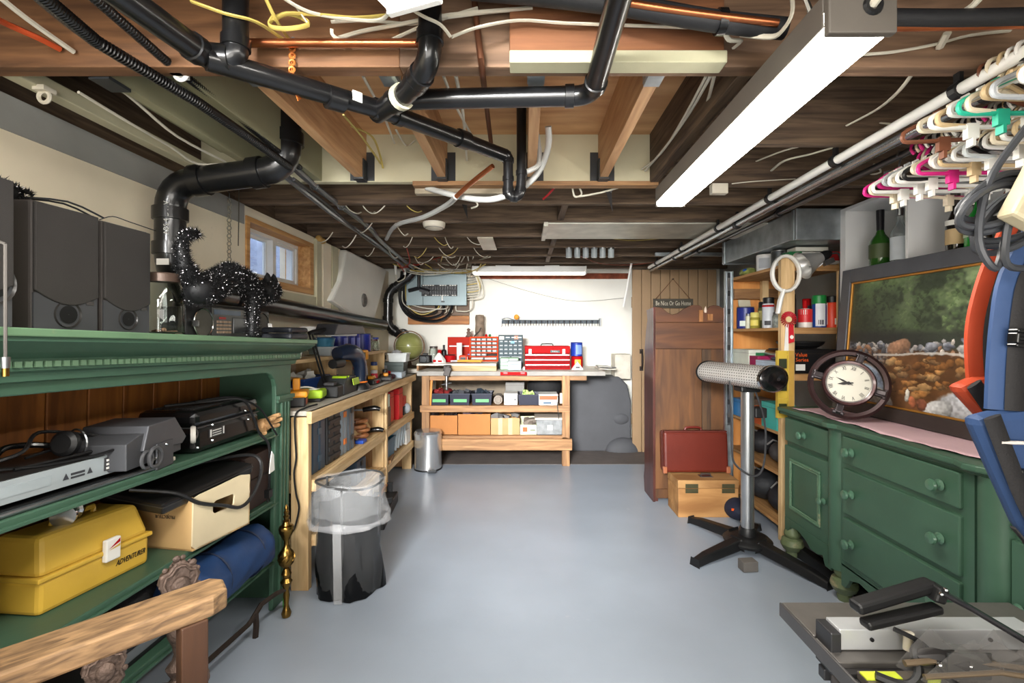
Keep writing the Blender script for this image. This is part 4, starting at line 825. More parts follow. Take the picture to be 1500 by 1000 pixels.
# ================================================================== wooden shelf unit along the left wall
GREYTOP = wood((146,140,130), (186,178,166), 'y', .75, 3, 10, .2)
u = T('workbench_shelf', 'long raw pine shelf unit with a grey weathered top along the left wall', 'shelf unit', (-1.34,3.5,0))
def ub(name, x0, x1, y0, y1, z0, z1, m, par=None): return O(name, B().bx(x0+1.34,x1+1.34,y0-3.5,y1-3.5,z0,z1), m, par or u, bev=.003)
for y in (2.39,3.67,4.56):
    ub('leg', -1.185,-1.096,y,y+.038,0,.88,PINE_Z); ub('leg', -1.58,-1.50,y,y+.038,0,.88,PINE_Z)
for x in (-1.587,-1.457,-1.327,-1.197): ub('top_board', x,x+.126,2.386,4.66,.888,.912,GREYTOP)
ub('front_rail', -1.096,-1.07,2.37,4.66,.85,.912,PINE_Y)
for z in (.55,.27):
    for k, x in enumerate((-1.58,-1.34)): ub('shelf_board', x,x+.235,2.43,4.6,z-.022,z,PINE_Y)
    ub('shelf_rail', -1.10,-1.075,2.43,3.67,z-.06,z,PINE_Y); ub('shelf_rail', -1.10,-1.075,3.71,4.6,z-.06,z,PINE_Y)
    ub('cross_rail', -1.5,-1.1,2.43,2.47,z-.07,z-.022,PINE_X)
ub('divider_panel', -1.58,-1.185,3.675,3.69,.02,.85,OLD_Z); ub('divider_panel', -1.58,-1.185,4.565,4.58,.02,.85,OLD_Z)
ub('front_rail', -1.09,-1.07,3.66,3.70,0,.85,PINE_Z)
us = T('bench_shelf', 'narrow pine shelf standing along the wall on top of the pine unit', 'shelf', (-1.44,3.5,.912))
def sb(name, x0, x1, y0, y1, z0, z1, m): return O(name, B().bx(x0+1.44,x1+1.44,y0-3.5,y1-3.5,z0-.912,z1-.912), m, us, bev=.002)
sb('shelf_board', -1.59,-1.30,2.46,4.46,1.133,1.155, PINE_Y)
for y in (2.5,3.26,4.40): sb('upright', -1.58,-1.31,y,y+.03,.912,1.133, PINE_Z)
simple('extension_cable', 'black cord hanging down the near pine post from the bench top', 'cord', B().tube([(-1.1,2.5,.93),(-1.12,2.42,.925),(-1.15,2.37,.9),(-1.155,2.372,.8),(-1.15,2.375,.68),(-1.16,2.373,.6),(-1.15,2.373,.5),(-1.135,2.373,.43),(-1.15,2.373,.35),(-1.165,2.372,.31)], .005, 6, smooth=5), BLACK)
# ------------ cases on its shelf
TEAL = plast((44,66,84)); GCASE = plast((122,132,140)); DCASE = plast((34,35,37), .5)
hardcase('dark teal tool case standing first beside the near pine post', -1.25, 2.585, .55, .25, .17, .285, TEAL, hm=plast((56,82,100)))
hardcase('black ribbed tool case standing second beside the teal case', -1.25, 2.79, .55, .25, .19, .30, DCASE, True)
hardcase('light grey tool case standing third behind the ribbed case', -1.25, 2.95, .55, .25, .09, .325, GCASE, hm=plast((206,110,40)))
hardcase('slate grey tool case standing fourth, next to the saws', -1.25, 3.07, .55, .25, .11, .335, plast((88,98,106)))
hardcase('dark navy case standing half hidden behind the near post', -1.42, 2.52, .55, .2, .1, .26, plast((32,40,58)))
hardcase('black drill case lying low on the bottom shelf by the near post', -1.25, 2.62, .27, .26, .22, .14, DCASE)
hardcase('second black case low on the bottom shelf behind the bag', -1.25, 2.92, .27, .26, .26, .12, plast((40,42,46), .5), True)
hardcase('blue grey case low on the bottom shelf under the saws', -1.27, 3.3, .27, .26, .2, .16, plast((58,74,92), .5))
WH = wood((120,72,40), (166,108,64), 'y', .5)
for k in range(4):
    s_ = T('hand_saw', '%s hand saw of the pile, its wooden grip sticking out of the shelf' % ('lowest','second lowest','second highest','topmost')[k], 'saw', (-1.2,3.3+.04*(k % 2),.58+.032*k), .2+.12*k, 'hand saws on the pine shelf')
    O('blade', B().prism([(-.3,-.0),(.0,-.0),(.0,.003),(-.3,.003)], .09), STEEL, s_); O('grip', B().tube([(0,.0,.002),(.07,.01,.004),(.09,.05,.004),(.06,.09,.002),(.0,.09,.002)], .014, 8, smooth=3), WH, s_, smooth=True)
for k, (y, z) in enumerate(((3.42,.755),(3.5,.585))):
    p = T('pry_bar', '%s black handled clamp jutting from the pine shelf over the %s' % (('upper','saws'),('lower','shelf edge'))[k], 'clamp', (-1.15,y,z), .15)
    O('grip', B().tube([(-.02,0,0),(.06,.0,.01),(.1,.0,.0)], [.018,.02,.014], 10, smooth=3), BLACKG, p, smooth=True); O('bar', B().bx(-.28,0,-.01,.01,-.006,.006), STEEL, p)
tag(bpy.data.objects['pry_bar'], 'upper black handled clamp jutting from the pine shelf above the saws', None); 
if 'pry_bar.001' in bpy.data.objects: tag(bpy.data.objects['pry_bar.001'], 'lower black handled clamp jutting from the pine shelf edge', None)
for o in list(bpy.data.objects):
    if o.name.startswith('pry_bar'): o.name = o.name.replace('pry_bar', 'clamp')
simple('blue_scraper', 'small blue handled scraper under the hand saws', 'scraper', B().bx(-1.16,-1.1,3.22,3.30,.55,.575), plast((36,76,170)), bev=.008)
simple('plywood_offcut', 'pale plywood offcut leaning at the shelf edge under the saws', 'offcut', B().box((-1.19,3.45,.6),(.02,.3,.09),(0,-.5,0)), PINE_Y)
can('black spray can on the pine shelf behind the saws', -1.42, 3.5, .55, .04, .2, BLACKG, BLACK, 'spray_can', caph=.03)
# right bay
REDC = mat((196,30,34), .4, var=.05)
carton('red and white box standing on end in the far bay of the pine unit', -1.2, 4.0, .565, .16, .09, .25, REDC, name='parts_box', lab=[(-.05,.06,.05,.2,PAPER)])
carton('tall plain red box in the far bay of the pine unit', -1.19, 4.22, .55, .17, .13, .27, REDC, name='parts_box')
carton('small red box in the corner of the far bay', -1.2, 4.45, .63, .14, .11, .09, REDC, name='parts_box')
carton('dark carton under the small red box in the far bay', -1.2, 4.45, .55, .16, .12, .08, plast((44,50,54)), name='parts_box', lab=[(-.05,.05,.02,.06,PAPER)])
carton('green and white carton lying on a dark box in the far bay', -1.2, 3.82, .71, .18, .15, .1, mat((196,214,200), .5), name='parts_box', lab=[(-.07,.05,.02,.06,plast((40,130,84)))])
carton('dark grey box under the green and white carton', -1.2, 3.82, .55, .19, .16, .16, plast((52,56,60)), name='parts_box', lab=[(-.06,.06,.05,.1,STEEL)])
sbg = T('plastic_bag', 'clear bag of small parts at the shelf edge of the far bay', 'bag', (-1.12,4.48,.55)); O('film', B().ball((0,0,.05), .055, 12, 8, (.7,1,.9)), mat((196,206,214), .2, var=.3, bump=.6, bscale=30, alpha=.75), sbg, smooth=True)
TB = plast((30,84,110))
tray('teal storage bin on the bottom shelf of the far bay', -1.22, 3.9, .275, .24, .22, .17, TB)
for k in range(4):
    o = tray('translucent drawer tray leaning in the far bay, %s from the teal bin' % ordw(k+1), -1.22, 4.07+.09*k, .3, .24, .035, .24, mat((196,208,216), .3, alpha=.8), name='drawer_tray', group='drawer trays in the far bay'); o.rotation_euler = (-.3,0,0)
carton('white open carton beside the drawer trays in the far bay', -1.2, 4.47, .275, .2, .15, .13, PAPER, name='parts_box', open_=True)
simple('wood_wedge', 'brown wooden wedge on the edge of the bottom shelf', 'wedge', B().box((-1.13,3.86,.285),(.1,.22,.025),(0,0,.15)), OLD_Y, bev=.003)
# floor things beside the unit
tb_ = T('tool_bag', 'black tool tray on the floor behind the clear bag', 'tool tray', (-1.04,3.42,0), .1); O('tub', B().bx(-.1,.08,-.3,.25,0,.08), BLACK, tb_, bev=.006); O('divider', B().bx(-.1,.08,-.02,.0,.08,.12), mat((40,40,42), .5), tb_); O('handle_bar', B().cyl((-.01,-.3,.13),(-.01,.25,.13), .012, n=8), wood((150,96,50), (196,140,84), 'y'), tb_, smooth=True); O('end_plate', B().bx(-.06,.04,-.305,-.295,.06,.15), BLACK, tb_); O('end_plate', B().bx(-.06,.04,.245,.255,.06,.15), BLACK, tb_)
simple('brass_ornament', 'brass ornament on the floor behind the clear bag', 'ornament', B().lathe([(.05,0),(.055,.02),(.03,.05),(.045,.09),(.05,.13),(.02,.17),(.03,.2),(.001,.22)], 16, c=(-1.06,2.58,0)), BRASS, True)
# ------------ tools on the bench top
ZT = .912
YT = plast((226,150,36)); LIME = plast((160,196,40))
q = T('power_drill', 'orange yellow cordless tool with its battery at the near end of the pine bench', 'power tool', (-1.26,2.56,ZT), .35)
O('battery', B().bx(-.09,.07,-.07,.07,0,.055), BLACK, q, bev=.008); O('housing', B().bx(-.1,.08,-.075,.075,.05,.085), YT, q, bev=.012); O('label', B().bx(.07,.074,-.04,.04,.012,.045), mat((150,60,50), .5), q); O('post', B().bx(-.0,.035,.0,.05,.085,.15), YT, q, bev=.006)
q = T('work_light', 'lime green cordless tool beside the orange yellow one', 'power tool', (-1.23,2.75,ZT), .2); O('body', B().bx(-.08,.06,-.06,.07,.02,.07), LIME, q, bev=.012); O('base', B().bx(-.07,.05,-.05,.06,0,.025), BLACK, q, bev=.006); O('display', B().bx(-.02,.03,-.03,.03,.07,.073), PAPER, q)
q = T('battery', 'black battery pack between the lime tool and the charger', 'battery', (-1.2,2.92,ZT), .1); O('body', B().bx(-.07,.06,-.06,.06,0,.075), BLACK, q, bev=.012); O('terminal', B().bx(-.03,.03,-.04,.04,.075,.095), mat((48,48,50), .5), q, bev=.004)
q = T('battery_charger', 'black and lime battery charger on the pine bench', 'charger', (-1.24,3.12,ZT), .05); O('body', B().prism([(-.13,0),(-.13,.07),(-.08,.125),(.12,.11),(.14,.0)], .2, RZ90 @ Matrix.Translation((0,-.09,0))), mat((44,46,48), .45), q, bev=.01); O('label', B().box((.105,.06,.075),(.004,.13,.045),(0,-.2,0)), LIME, q)
for k in range(2): O('stripe', B().box((.05,-.1+.045*k,.115),(.09,.016,.006),(.5,0,0)), LIME, q)
simple('wood_board', 'brown board lying slanted on tools at the near end of the bench', 'board', B().box((-1.38,2.82,1.03),(.09,.62,.02),(-.14,0,.1)), OLD_Y, bev=.003)
q = T('heat_gun', 'navy hand vacuum standing on its black base on the pine bench', 'hand vacuum', (-1.2,3.3,ZT), .1)
NV = mat((22,32,50), .3, coat=.4)
O('body', B().tube([(-.05,-.2,.26),(-.01,-.1,.27),(.02,.0,.245),(.035,.045,.17),(.035,.06,.08),(.03,.06,.04)], [.045,.055,.055,.045,.042,.05], 14, smooth=4), NV, q, smooth=True); O('nozzle', B().tube([(-.05,-.3,.2),(-.03,-.18,.205)], [.03,.035], 12), BLACK, q, smooth=True)
O('orange_ring', B().ring((.03,.06,.052), .05,.006,20,6), plast((232,120,40)), q); O('base', B().lathe([(.075,0),(.07,.025),(.055,.045),(.001,.045)], 18, c=(.03,.06,0)), BLACK, q, smooth=True); O('highlight_trim', B().tube([(.03,-.06,.315),(.06,.02,.27),(.075,.07,.17),(.078,.09,.1)], .004, 6, smooth=3), STEEL, q)
q = T('cordless_drill', 'yellow and black cordless drill standing behind the navy vacuum', 'drill', (-1.28,3.62,ZT), -.2)
O('motor_body', B().bx(-.04,.04,-.13,.1,.19,.27), YT, q, bev=.015); O('chuck', B().cyl((0,-.13,.23),(0,-.2,.23), .03, .02, 14), BLACK, q, smooth=True); O('grip', B().tube([(0,.05,.2),(0,.07,.1),(0,.06,.05)], [.03,.026,.03], 10, smooth=2), BLACK, q, smooth=True); O('battery', B().bx(-.045,.045,.0,.13,0,.06), BLACK, q, bev=.008); O('nameplate', B().bx(.04,.043,-.05,.04,.21,.25), mat((60,44,24), .5), q)
for k, (x, y, r, h, c, cc, lb) in enumerate(((-1.32,3.86,.03,.15,(206,206,198),(60,90,150),'pale jar with a blue lid'),(-1.26,3.95,.03,.14,(226,190,120),(40,60,110),'small amber bottle with a dark cap'),(-1.22,3.83,.028,.08,(196,40,60),(190,190,190),'small red tub'),(-1.34,3.76,.032,.12,(180,186,190),(170,60,60),'silver tin with a red lid'),(-1.2,4.06,.026,.07,(120,70,40),(30,30,30),'tiny brown bottle'))):
    can(lb+' among the tools on the pine bench', x, y, ZT, r, h, plast(c), plast(cc), 'small_bottle', 'bottle', caph=.02, lab=[(-.8,.8,h*.25,h*.6,PAPER)])
for k, (x, y, s_, c, lb) in enumerate(((-1.2,3.7,.09,(34,34,36),'black charger block'),(-1.17,3.98,.07,(44,40,40),'dark staple gun'),(-1.22,4.2,.08,(54,34,40),'maroon plastic tool'))):
    q = T('hand_tool', lb+' lying on the pine bench beyond the drill', 'tool', (x,y,ZT), .3*k); O('body', B().bx(-.05,.05,-s_,s_,0,.04), plast(c), q, bev=.012); O('trigger', B().bx(-.02,.02,-s_*.4,s_*.4,.04,.065), YT if k < 2 else RED, q, bev=.006); O('label', B().bx(.05,.053,-.03,.03,.01,.03), RED, q)
carton('clear small parts box on the pine bench before the grey steel box', -1.18, 4.3, ZT, .16, .14, .05, mat((186,200,212), .2, alpha=.7), name='parts_box')
q = T('steel_box', 'dark green grey steel file box at the far end of the pine bench', 'box', (-1.24,4.52,ZT), .05); O('body', B().bx(-.24,.1,-.1,.1,0,.125), mat((66,74,72), .45, .4), q, bev=.004); O('lid', B().bx(-.243,.103,-.103,.103,.095,.13), mat((72,80,78), .45, .4), q, bev=.004); O('clasp', B().bx(-.09,-.05,-.108,-.1,.07,.1), STEEL, q)
tray('translucent white tub on the grey steel box', -1.2, 4.52, ZT+.131, .17, .15, .08, mat((226,230,228), .3, alpha=.85), fill=mat((150,150,150), .5))
carton('beige radio on the steel box next to the globe', -1.36, 4.56, ZT+.131, .12, .1, .09, plast((150,138,120)), name='radio', cat='radio', lab=[(-.04,.04,.02,.06,plast((40,40,42)))])
# under the narrow shelf
tray('blue storage bin under the narrow shelf', -1.42, 2.98, ZT, .22, .36, .12, plast((34,66,130)), fill=mat((196,196,190), .4))
for k, (y, c) in enumerate(((2.62,(30,30,32)),(3.35,(36,70,120)))):
    carton('%s under the narrow shelf' % ('black tool charger at the near end','dark blue carton past the upright')[k], -1.43, y, ZT, .16, .15, .1, plast(c), name='parts_box')
simple('white_cable', 'white cord curling over the near end of the bench', 'cord', B().tube([(-1.35,2.62,1.22),(-1.34,2.58,1.12),(-1.35,2.55,1.02),(-1.3,2.6,1.0),(-1.24,2.7,1.0),(-1.2,2.8,.96)], .005, 6, smooth=5), WHITEP)
# ------------ on the narrow shelf
ZN = 1.155
jar('clear jar with a red lid on the narrow shelf', -1.42, 2.9, ZN, .05, .1, plast((200,60,40)))
jar('clear jar with a steel lid at the near end of the narrow shelf', -1.4, 2.7, ZN, .055, .11, STEEL)
jar('big clear jar with a white lid on the narrow shelf behind the desk lamp', -1.45, 3.15, ZN, .06, .2, WHITEP)
tray('round teal lidded tub on the narrow shelf', -1.4, 3.3, ZN, .15, .15, .06, mat((196,206,210), .3, alpha=.8)); q = T('plastic_tub', 'blue tub standing in the teal lidded one on the narrow shelf', 'tub', (-1.4,3.3,ZN+.062)); O('tub', B().lathe([(.06,0),(.068,.045),(.07,.05),(.001,.052)], 20), plast((66,130,160)), q, smooth=True); O('lid', B().lathe([(.072,.05),(.074,.06),(.06,.066),(.001,.066)], 20), plast((52,110,150)), q, smooth=True)
CB = mat((34,44,128), .35, var=.05)
for k, (y, r, h) in enumerate(((3.62,.06,.155),(3.77,.06,.15),(3.91,.055,.155),(4.12,.075,.155))):
    can('%s blue tin can on the narrow shelf, counted from the desk lamp' % ordw(k+1), -1.42, y, ZN, r, h, CB, STEEL, 'tin_can', group='blue tins on the narrow shelf', lab=[(.9,1.8,.03,.12,mat((110,120,190), .4))] if k != 3 else [(1.7,2.2,.02,.06,PAPER)])
can('small green and orange glue bottle before the blue tins', -1.34, 3.58, ZN, .022, .055, plast((120,180,70)), plast((226,140,40)), 'glue_bottle', 'bottle', caph=.02)
for k in range(3): jar('%s clear jar of the cluster at the far end of the narrow shelf' % ordw(k+1), -1.4+.03*(k % 2), 4.26+.075*k, ZN, .035, .14-.02*k, (STEEL, plast((40,60,140)), plast((150,60,60)))[k])
q = T('plastic_bag', 'teal plastic bag heaped on the blue tins', 'bag', (-1.42,3.95,ZN+.155)); O('film', B().ball((0,0,.03), .06, 14, 8, (.8,1.3,.55)), mat((70,150,190), .3, var=.3, bump=.6, bscale=30), q, smooth=True); O('flap', B().ball((.02,-.08,.025), .04, 10, 6, (1,1,.5)), mat((210,220,222), .3, var=.2, bump=.6), q, smooth=True)
# desk lamp with a strip head
q = T('desk_lamp', 'black desk lamp with a twin rod arm and a flat hood over the pine bench', 'desk lamp', (-1.25,2.95,ZT))
O('base_clamp', B().bx(-.04,.04,-.04,.04,0,.05), BLACK, q, bev=.004)
for d in (-.012,.012): O('arm', B().tube([(0+d*.3,.03+d,.05),(.0+d*.3,-.2+d,.40)], .006, 8), BLACK, q, smooth=True)
O('elbow', B().tube([(.0,-.215,.395),(.01,-.19,.405),(.03,-.07,.42)], .012, 8), BLACK, q, smooth=True)
O('hood', B().prism([(-.10,.385),(-.04,.455),(.42,.45),(.47,.395)], .13, RZ90 @ Matrix.Translation((0,-.10,0))), mat((44,44,47), .4), q, bev=.006); O('tube', B().cyl((.035,-.05,.39),(.035,.44,.39), .012, n=10), WHITEP, q, smooth=True)
# ================================================================== workbench at the back
wbn = T('workbench', 'wide wooden workbench against the white back wall', 'workbench', (-.14,5.05,0))
def wbx(name, x0, x1, y0, y1, z0, z1, m): return O(name, B().bx(x0+.14,x1+.14,y0-5.05,y1-5.05,z0,z1), m, wbn, bev=.003)
BT = wood((196,190,178), (226,220,208), 'x', .6, 3, 9)
for y in (4.66,4.94,5.22): wbx('top_board', -1.06 if y < 4.9 else -1.58,.80 if y < 5 else .92,y,y+.276,.898,.936,BT)
wbx('front_edge', -1.06,.80,4.645,4.66,.894,.938, mat((150,146,140), .6, var=.15))
wbx('apron', -1.02,.62,4.68,4.72,.845,.893, OLD_X)
for x in (-1.015,.375):
    wbx('leg', x,x+.075,4.66,4.74,0,.894,OLD_Z); wbx('leg', x,x+.075,5.4,5.48,0,.894,OLD_Z)
wbx('shelf_rail', -1.03,.45,4.645,4.662,.535,.60,OLD_X); wbx('shelf_board', -1.0,.43,4.68,5.45,.575,.595,OLD_X)
wbx('shelf_rail', -1.03,.47,4.62,4.658,.165,.275,OLD_X); wbx('shelf_board', -1.0,.43,4.66,5.45,.265,.285,OLD_X); wbx('shelf_strip', -1.0,.38,4.66,4.70,.285,.30,OLD_X)
ri = T('bench_riser', 'white topped low riser on the left half of the workbench', 'riser', (-.68,5.0,.937))
O('top_board', B().bx(-.4,.4,-.28,.3,.052,.072), mat((214,208,196), .6), ri, bev=.002); O('front_board', B().bx(-.05,.4,-.275,-.255,0,.052), wood((172,142,100), (200,172,128), 'x'), ri); O('side_board', B().bx(-.4,-.38,-.275,.28,0,.052), OLD_Y, ri); O('rear_board', B().bx(-.38,.4,.26,.28,0,.052), OLD_X, ri); O('side_board', B().bx(.38,.4,-.255,.26,0,.052), OLD_Y, ri)
ZR, ZB = 1.009, .937
gb = T('globe', 'olive green globe in a brown meridian ring at the corner of the workbench', 'globe', (-1.27,5.2,ZB))
O('sphere', B().ball((0,0,.235), .15, 32, 20), mat((146,148,88), .3, var=.2, scale=9, coat=.3), gb, smooth=True); O('meridian_ring', B().ring((0,0,.235), .166,.006,40,6,'y'), mat((110,80,52), .4, .4), gb, smooth=True)
O('stand', B().lathe([(.1,0),(.1,.015),(.03,.03),(.02,.07),(.001,.075)], 20), mat((70,52,36), .5), gb, smooth=True); O('equator_line', B().ring((0,0,.235), .1505,.0012,40,4,'z'), mat((196,190,140), .5), gb)
jar('clear jar with a dark steel lid on the riser beside the globe', -.985, 5.12, ZR, .05, .165, mat((92,88,84), .4, .6))
can('tall black bottle on the riser beside the clear jar', -.87, 5.1, ZR, .028, .13, BLACK, BLACK, 'glue_bottle', 'bottle', caph=.05, capr=.012)
can('brown glue bottle with a red cap in front of the black bottle', -.895, 4.98, ZR, .022, .1, plast((90,60,40)), RED, 'glue_bottle', 'bottle', caph=.03, lab=[(-.8,.8,.02,.07,PAPER)])
can('navy round tin behind the camera bag', -1.03, 5.0, ZR, .05, .07, NAVY, NAVY, 'tin_can')
q = T('camera_bag', 'black camera on the riser beside the steel box', 'camera', (-1.02,4.86,ZR)); O('body', B().bx(-.06,.05,-.04,.04,0,.08), BLACK, q, bev=.012); O('lens', B().cyl((.0,-.04,.04),(.0,-.075,.04), .03, n=16), mat((60,62,64), .3, .5), q, smooth=True); O('viewfinder', B().bx(-.025,.025,-.03,.03,.08,.1), BLACK, q, bev=.004)
q = T('white_bag', 'white paper cone shaped bag with a red print on the riser', 'bag', (-.88,4.86,ZR)); O('cone', B().lathe([(.07,0),(.068,.03),(.04,.07),(.014,.1),(.001,.105)], 8), PAPER, q); O('print', B().bx(-.05,-.02,-.068,-.062,.012,.035).bx(.0,.04,-.068,-.062,.012,.03), RED, q)
can('squat red tin on the riser before the orange organiser door', -.79, 5.02, ZR, .058, .075, RED, plast((30,26,26)), 'tin_can')
ORG = mat((206,66,20), .6, var=.05, spec=.15)
og = T('drawer_organizer', 'orange drawer organiser with five rows of small bins and a wide open red door', 'drawer organiser', (-.44,5.22,ZR))
O('frame', B().bx(-.155,-.145,-.09,.09,0,.27).bx(.145,.155,-.09,.09,0,.27).bx(-.145,.145,-.09,.09,.262,.27).bx(-.145,.145,-.09,.09,0,.012).bx(-.145,.145,.08,.09,.012,.262), ORG, og)
O('back_fill', B().bx(-.144,.144,.0,.08,.013,.261), mat((50,44,42), .7), og)
for r_ in range(6):
    z0 = .014+r_*.0415
    O('row_rail', B().bx(-.145,.145,-.092,0,z0+.033,z0+.0415), ORG, og)
    for c_ in range(5 if r_ else 2):
        w_ = .29/(5 if r_ else 2); x0 = -.145+c_*w_
        O('drawer', B().bx(x0+.003,x0+w_-.003,-.085,-.005,z0+.002,z0+.03), mat((84,84,82), .35, var=.2), og, bev=.002) if not (r_ == 1 and c_ > 2) else None
        O('drawer_label', B().bx(x0+.01,x0+w_-.012,-.088,-.085,z0+.012,z0+.026), mat((204,200,192), .6, var=.15), og) if not (r_ == 1 and c_ > 2) else None
O('door', B().bx(-.42,-.16,.06,.075,.0,.265), mat((170,36,18), .6, spec=.15), og, bev=.002); O('door_hinge', B().cyl((-.158,.07,0),(-.158,.07,.265), .006, n=8), ORG, og); O('door_strip', B().bx(-.4,-.18,.057,.06,.155,.17), PAPER, og)
can('tall white cardboard tube before the open organiser door', -.70, 5.08, ZR, .03, .2, PAPER, PAPER, 'paper_tube', 'tube')
q = T('pliers', 'orange yellow handled pliers lying on the riser', 'pliers', (-.56,4.84,ZR)); O('handles', B().tube([(-.13,.0,.02),(-.05,.01,.022),(.05,.02,.02),(.12,.06,.02)], .012, 8, smooth=3).tube([(-.13,.03,.02),(-.05,.0,.022),(.05,-.02,.02),(.12,-.03,.02)], .012, 8, smooth=3), plast((236,160,70)), q, smooth=True); O('jaws', B().bx(-.2,-.12,.0,.03,.012,.028), STEEL, q, bev=.004)
q = T('tape_measure', 'red tape measure standing beside the pliers', 'tape measure', (-.645,4.95,ZR)); O('case', B().bx(-.04,.045,-.022,.022,0,.075), plast((220,70,40)), q, bev=.015); O('face_label', B().bx(-.025,.03,-.025,-.022,.018,.055), BLACK, q); O('end_plate', B().bx(.046,.05,-.02,.02,.0,.06), PAPER, q)
simple('plastic_cap', 'small blue cap on the open organiser door ledge', 'dish', B().lathe([(.03,0),(.03,.03),(.001,.032)], 14, c=(-.575,5.2,1.085)).bx(-.62,-.53,5.17,5.25,1.078,1.085), plast((50,120,200)), True)  # blue cap standing on a thin ledge
# things on and behind the organiser
q = T('log', 'slice of grey bark log leaning on the wall above the organiser', 'log', (-.51,5.40,1.28)); O('bark', B().lathe([(.05,0),(.054,.06),(.05,.15),(.053,.22),(.045,.245),(.001,.25)], 12), mat((128,112,96), .9, var=.35, scale=18, bump=1.0, bscale=30), q, smooth=True); O('twig', B().tube([(-.06,-.05,.0),(.0,-.058,.06),(.02,-.06,.1)], .008, 6), mat((70,62,56), .8), q)
q = T('figurine', 'small grey owl figurine on the open organiser door', 'figurine', (-.625,5.285,1.274)); O('body', B().lathe([(.03,0),(.032,.01),(.018,.03),(.026,.05),(.012,.065),(.022,.085),(.001,.1)], 12), mat((110,90,80), .6), q, smooth=True); O('base', B().lathe([(.034,-.0),(.034,.008),(.001,.009)], 12), mat((80,60,50), .6), q)
q = T('figurine', 'tiny red and green santa figures on top of the orange organiser', 'figurine', (-.36,5.2,1.279)); O('figure', B().lathe([(.014,0),(.016,.02),(.008,.035),(.001,.05)], 8, c=(.04,0,0)), PAPER, q, smooth=True); O('red_figure', B().lathe([(.014,0),(.014,.02),(.001,.03)], 8, c=(-.06,0,0)), RED, q, smooth=True); O('green_figure', B().ball((-.02,0,.012), .016, 8, 6), plast((40,110,60)), q, smooth=True)
gg = T('drawer_organizer', 'grey drawer organiser of small clear drawers beside the red toolbox', 'drawer organiser', (-.145,5.1,ZB))
GF = mat((70,82,86), .65, var=.06, spec=.2)
O('frame', B().bx(-.13,.13,-.08,.08,0,.36), GF, gg, bev=.003)
for r_ in range(6):
    n_ = 5 if 1 <= r_ <= 4 else 2
    if r_ == 5: n_ = 4
    for c_ in range(n_):
        w_ = .25/n_; x0 = -.125+c_*w_; z0 = .10+r_*.042
        dd = O('drawer', B().bx(x0+.004,x0+w_-.004,-.092,-.08,z0,z0+.034), mat((84,98,104), .5, var=.2, spec=.25), gg, bev=.002)
        O('pull', B().bx(x0+.01,x0+w_-.01,-.1,-.092,z0+.02,z0+.028), mat((200,206,206), .4), dd)
O('sticker', B().bx(.04,.08,-.096,-.092,.315,.35), plast((232,110,70)), gg); O('sticker', B().bx(.0,.04,-.103,-.1,.27,.295), plast((90,160,220)), gg); O('sticker', B().bx(-.12,-.07,-.096,-.092,.31,.345), PAPER, gg)
g2 = T('drawer_organizer', 'small green drawer organiser in front of the grey one', 'drawer organiser', (-.16,4.93,ZB)); O('frame', B().bx(-.09,.1,-.06,.06,0,.125), plast((84,128,84)), g2, bev=.003)
for r_ in range(3):
    for c_ in range(2): O('drawer', B().bx(-.085+c_*.092,.0+c_*.092,-.07,-.06,.008+r_*.038,.04+r_*.038), mat((170,186,180), .3), g2, bev=.002)
q = T('drawer_organizer', 'clear grey two drawer box in front of the green organiser', 'drawer organiser', (-.10,4.83,ZB)); O('frame', B().bx(-.07,.07,-.03,.03,0,.095), mat((130,138,142), .3), q, bev=.003)
for r_ in range(3): O('drawer', B().bx(-.064,.064,-.036,-.03,.004+r_*.03,.03+r_*.03), mat((160,170,174), .25, var=.2), q, bev=.002)
can('tiny white cap jar beside the red toolbox', -.005, 4.84, ZB, .014, .024, PAPER, PAPER, 'small_jar', 'jar')
tx = T('tool_chest', 'red metal tool chest with three drawers on the workbench', 'tool box', (.242,5.02,ZB))
O('chest', B().bx(-.235,.235,-.1,.12,0,.165), RED, tx, bev=.004); O('lid', B().bx(-.237,.237,-.102,.122,.168,.245), RED, tx, bev=.006); O('handle', B().tube([(-.06,0,.244),(-.055,0,.264),(.055,0,.264),(.06,0,.244)], .006, 8, smooth=2), BLACK, tx, smooth=True)
for k in range(3):
    d = O('drawer', B().bx(-.228,.228,-.108,-.1,.012+k*.052,.055+k*.052), mat((130,10,14), .6, spec=.12), tx, bev=.002); O('pull_strip', B().bx(-.228,.228,-.114,-.108,.043+k*.052,.053+k*.052), mat((206,206,206), .3, .9), d)
for x in (-.18,.17): O('latch', B().bx(x-.016,x+.016,-.112,-.102,.155,.215), CHROME, tx, bev=.003)
O('nameplate', B().bx(.03,.13,-.106,-.102,.175,.2), mat((40,70,70), .4), tx)
txt('TOOLS', .02, PAPER, tx, (.08,-.1065,.187), RF)
can('red tin with a gold label at the end of the workbench', .565, 5.05, ZB, .062, .13, RED, RED, 'tin_can', lab=[(-.5,.6,.03,.1,mat((220,170,60), .4))])
can('blue tin stacked on the red tin at the end of the workbench', .56, 5.05, ZB+.134, .064, .145, mat((30,56,150), .35), plast((30,50,130)), 'tin_can', lab=[(-.2,.9,.02,.12,mat((120,150,210), .4))])
q = T('triangle_block', 'small white triangular block in front of the red tin', 'block', (.55,4.86,ZB)); O('prism', B().prism([(-.065,0),(.065,0),(0,.085)], .05), PAPER, q, bev=.003); O('mark', B().bx(-.02,.025,-.002,0,.015,.035), mat((90,90,90), .6), q)
cl_ = T('bar_clamp', 'red bar clamp gripping the front edge of the workbench', 'clamp', (-.105,4.63,.915)); O('bar', B().bx(-.13,.13,-.012,.012,-.015,.018), RED, cl_, bev=.004); O('pad', B().bx(-.1,-.06,-.016,.0,.0,.022).bx(.07,.11,-.016,0,.0,.022), mat((220,60,60), .4), cl_)
